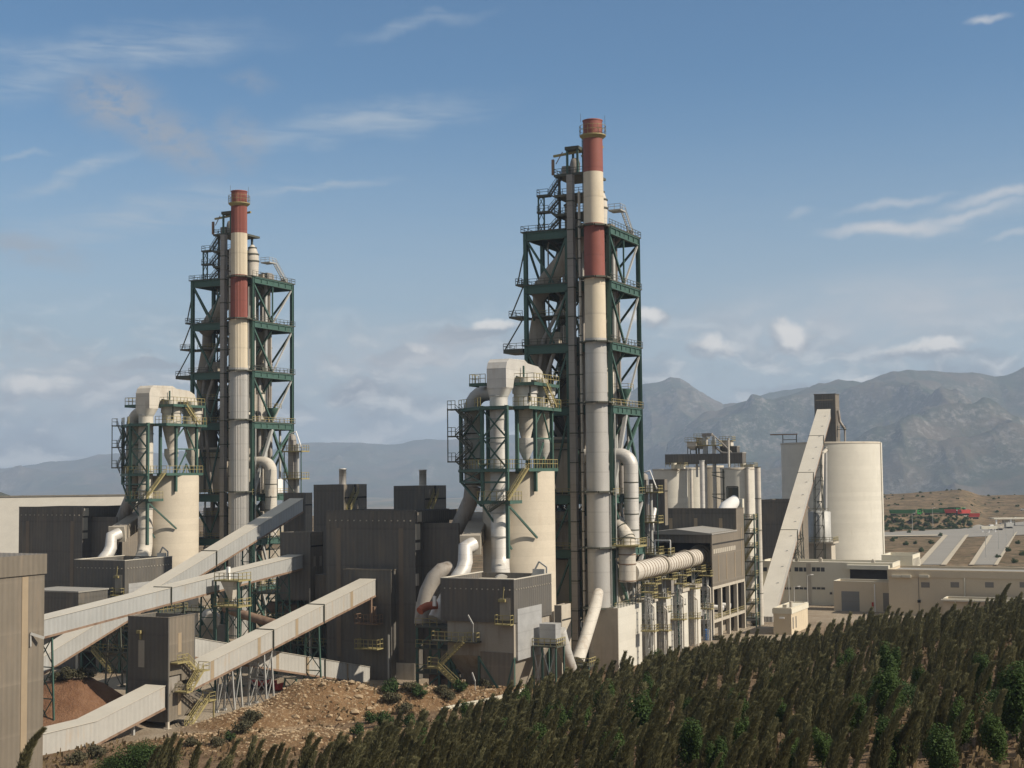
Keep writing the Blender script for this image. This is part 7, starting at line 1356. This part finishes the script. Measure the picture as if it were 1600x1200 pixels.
# dry grass and dead weeds over the slope
n = 30000; gx, gy = [], []
Yg = 75+235*rng.random(n)**1.1; tg = -.42+.84*rng.random(n); Xg = tg*Yg; hill = interp2(tg, Yg); keep = (hill > .3) & (fbm(Xg*.09, Yg*.09, 3) > .46); Xg, Yg = Xg[keep], Yg[keep]; Zg = gz(Xg, Yg); n = len(Xg)
a = rng.random(n)*6.28; hgt = .2+.5*rng.random(n); wv = .12+.22*rng.random(n); dx, dy = np.cos(a)*wv, np.sin(a)*wv; lx, ly_ = rng.normal(size=n)*.15+.1, rng.normal(size=n)*.15
V = np.stack([np.stack([Xg-dx, Yg-dy, Zg-.05], -1), np.stack([Xg+dx, Yg+dy, Zg-.05], -1), np.stack([Xg+dx*.5+lx, Yg+dy*.5+ly_, Zg+hgt], -1), np.stack([Xg-dx*.5+lx, Yg-dy*.5+ly_, Zg+hgt], -1)], 1).reshape(-1, 3)
o = bpy.data.objects.new('dry_grass', quad_mesh('dry_grass', V, np.repeat(rng.random(n), 4), leafmat('dry_grass', (.10, .075, .04), (.24, .17, .09)))); C.objects.link(o); o['kind'] = 'stuff'; o['label'] = 'dry grass tufts over the slope'
# scrub strip and bushes on the plateau below the trucks
PB = []
pl = [(1383, 829), (1394, 832), (1405, 829), (1421, 833), (1400, 842), (1430, 828), (1440, 830), (1452, 827), (1470, 826), (1485, 824), (1499, 820), (1505, 818), (1515, 822), (1410, 822), (1390, 818), (1436, 820), (1462, 818), (1478, 816), (1448, 822), (1425, 818), (1400, 816), (1385, 824), (1416, 826), (1492, 826), (1380, 815), (1455, 815), (1510, 812), (1395, 846), (1560, 872), (1575, 862), (1590, 850), (1597, 868), (1585, 880), (1455, 850), (1440, 862), (1430, 850), (1415, 852), (1470, 838)]
for i, (px, py) in enumerate(pl):
    g_ = ground_at(px, py, 480, 1500); x, y = g_[0], g_[1]
    place('scrub_tree', 'bush', 'round dark bush in the scrub strip between the cross road and the trucks' if py < 836 else 'small bush on the bare bank beside the far roads', 'scrub below the trucks' if py < 836 else 'bushes by the far roads', (('foliage', SB[4+i % 2]),), (x, y, float(gz(x, y))-.4), i*1.3, (2.0 if py < 836 else 1.4)*(.7+.5*rng.random()))
Vs, Ts = [], []
for i in range(430):
    if i < 240: x, y = (lambda Y: (Y*(.262+.062*rng.random()), Y))(944+30*rng.random())
    else: x, y = 300+440*rng.random(), 1150+330*rng.random()
    V, tn = bushy(900+i % 7, 130, 1.8, 1.2, .8, .8, 5); s = (.4+.5*rng.random()) if i < 240 else (.5+.6*rng.random()); Vs.append(V*s+np.array([x, y, float(gz(x, y))-.3])); Ts.append(tn)
o = bpy.data.objects.new('ground_scrub', quad_mesh('ground_scrub', np.concatenate(Vs), np.concatenate(Ts), LM['dkgreen'])); C.objects.link(o); o['kind'] = 'stuff'; o['label'] = 'low scrub over the plateau and knoll beyond the roads'
# ------------------------------------------------------------------ far town
m = MB()
for i in range(150):
    if i < 95: px, Y = 1374+32*rng.random()**1.3, 3900+900*rng.random()
    elif i < 130: px, Y = 700+45*rng.random(), 4300+1500*rng.random()
    else: px, Y = 540+180*rng.random(), 4600+2600*rng.random()
    x = ray(px, 780)[0]*Y; z = float(gz(x, Y)); w_, d_, h_ = 7+9*rng.random(), 7+8*rng.random(), 5+9*rng.random(); zz = z+ (26 if i < 95 else 20)*rng.random()
    m.box(x-w_/2, x+w_/2, Y-d_/2, Y+d_/2, z-3, zz+h_)
single('town', 'far-off white town houses in the valley', None, m, 'white', (0, 0, 0), None, 'world', 'stuff')
# ------------------------------------------------------------------ haze: one box of even air
HTOP = max(max((o.matrix_world @ Vector(c)).z for c in o.bound_box) for o in bpy.data.objects if o.type == 'MESH')+15
m = MB(); m.box(-13500, 13500, -300, 18500, -260, HTOP); hz = single('haze', None, None, m, 'white', (0, 0, 0), None, 'world', 'stuff')
hm = bpy.data.materials.new('haze_air'); hm.use_nodes = True; t = NT(hm.node_tree); t.n.clear(); v = t.node('ShaderNodeVolumePrincipled'); v.inputs['Color'].default_value = (.57, .71, .92, 1); v.inputs['Density'].default_value = HAZE = 8.2e-5; v.inputs['Anisotropy'].default_value = .1
out = t.node('ShaderNodeOutputMaterial'); t.l.new(v.outputs[0], out.inputs['Volume']); hz.data.materials.clear(); hz.data.materials.append(hm)
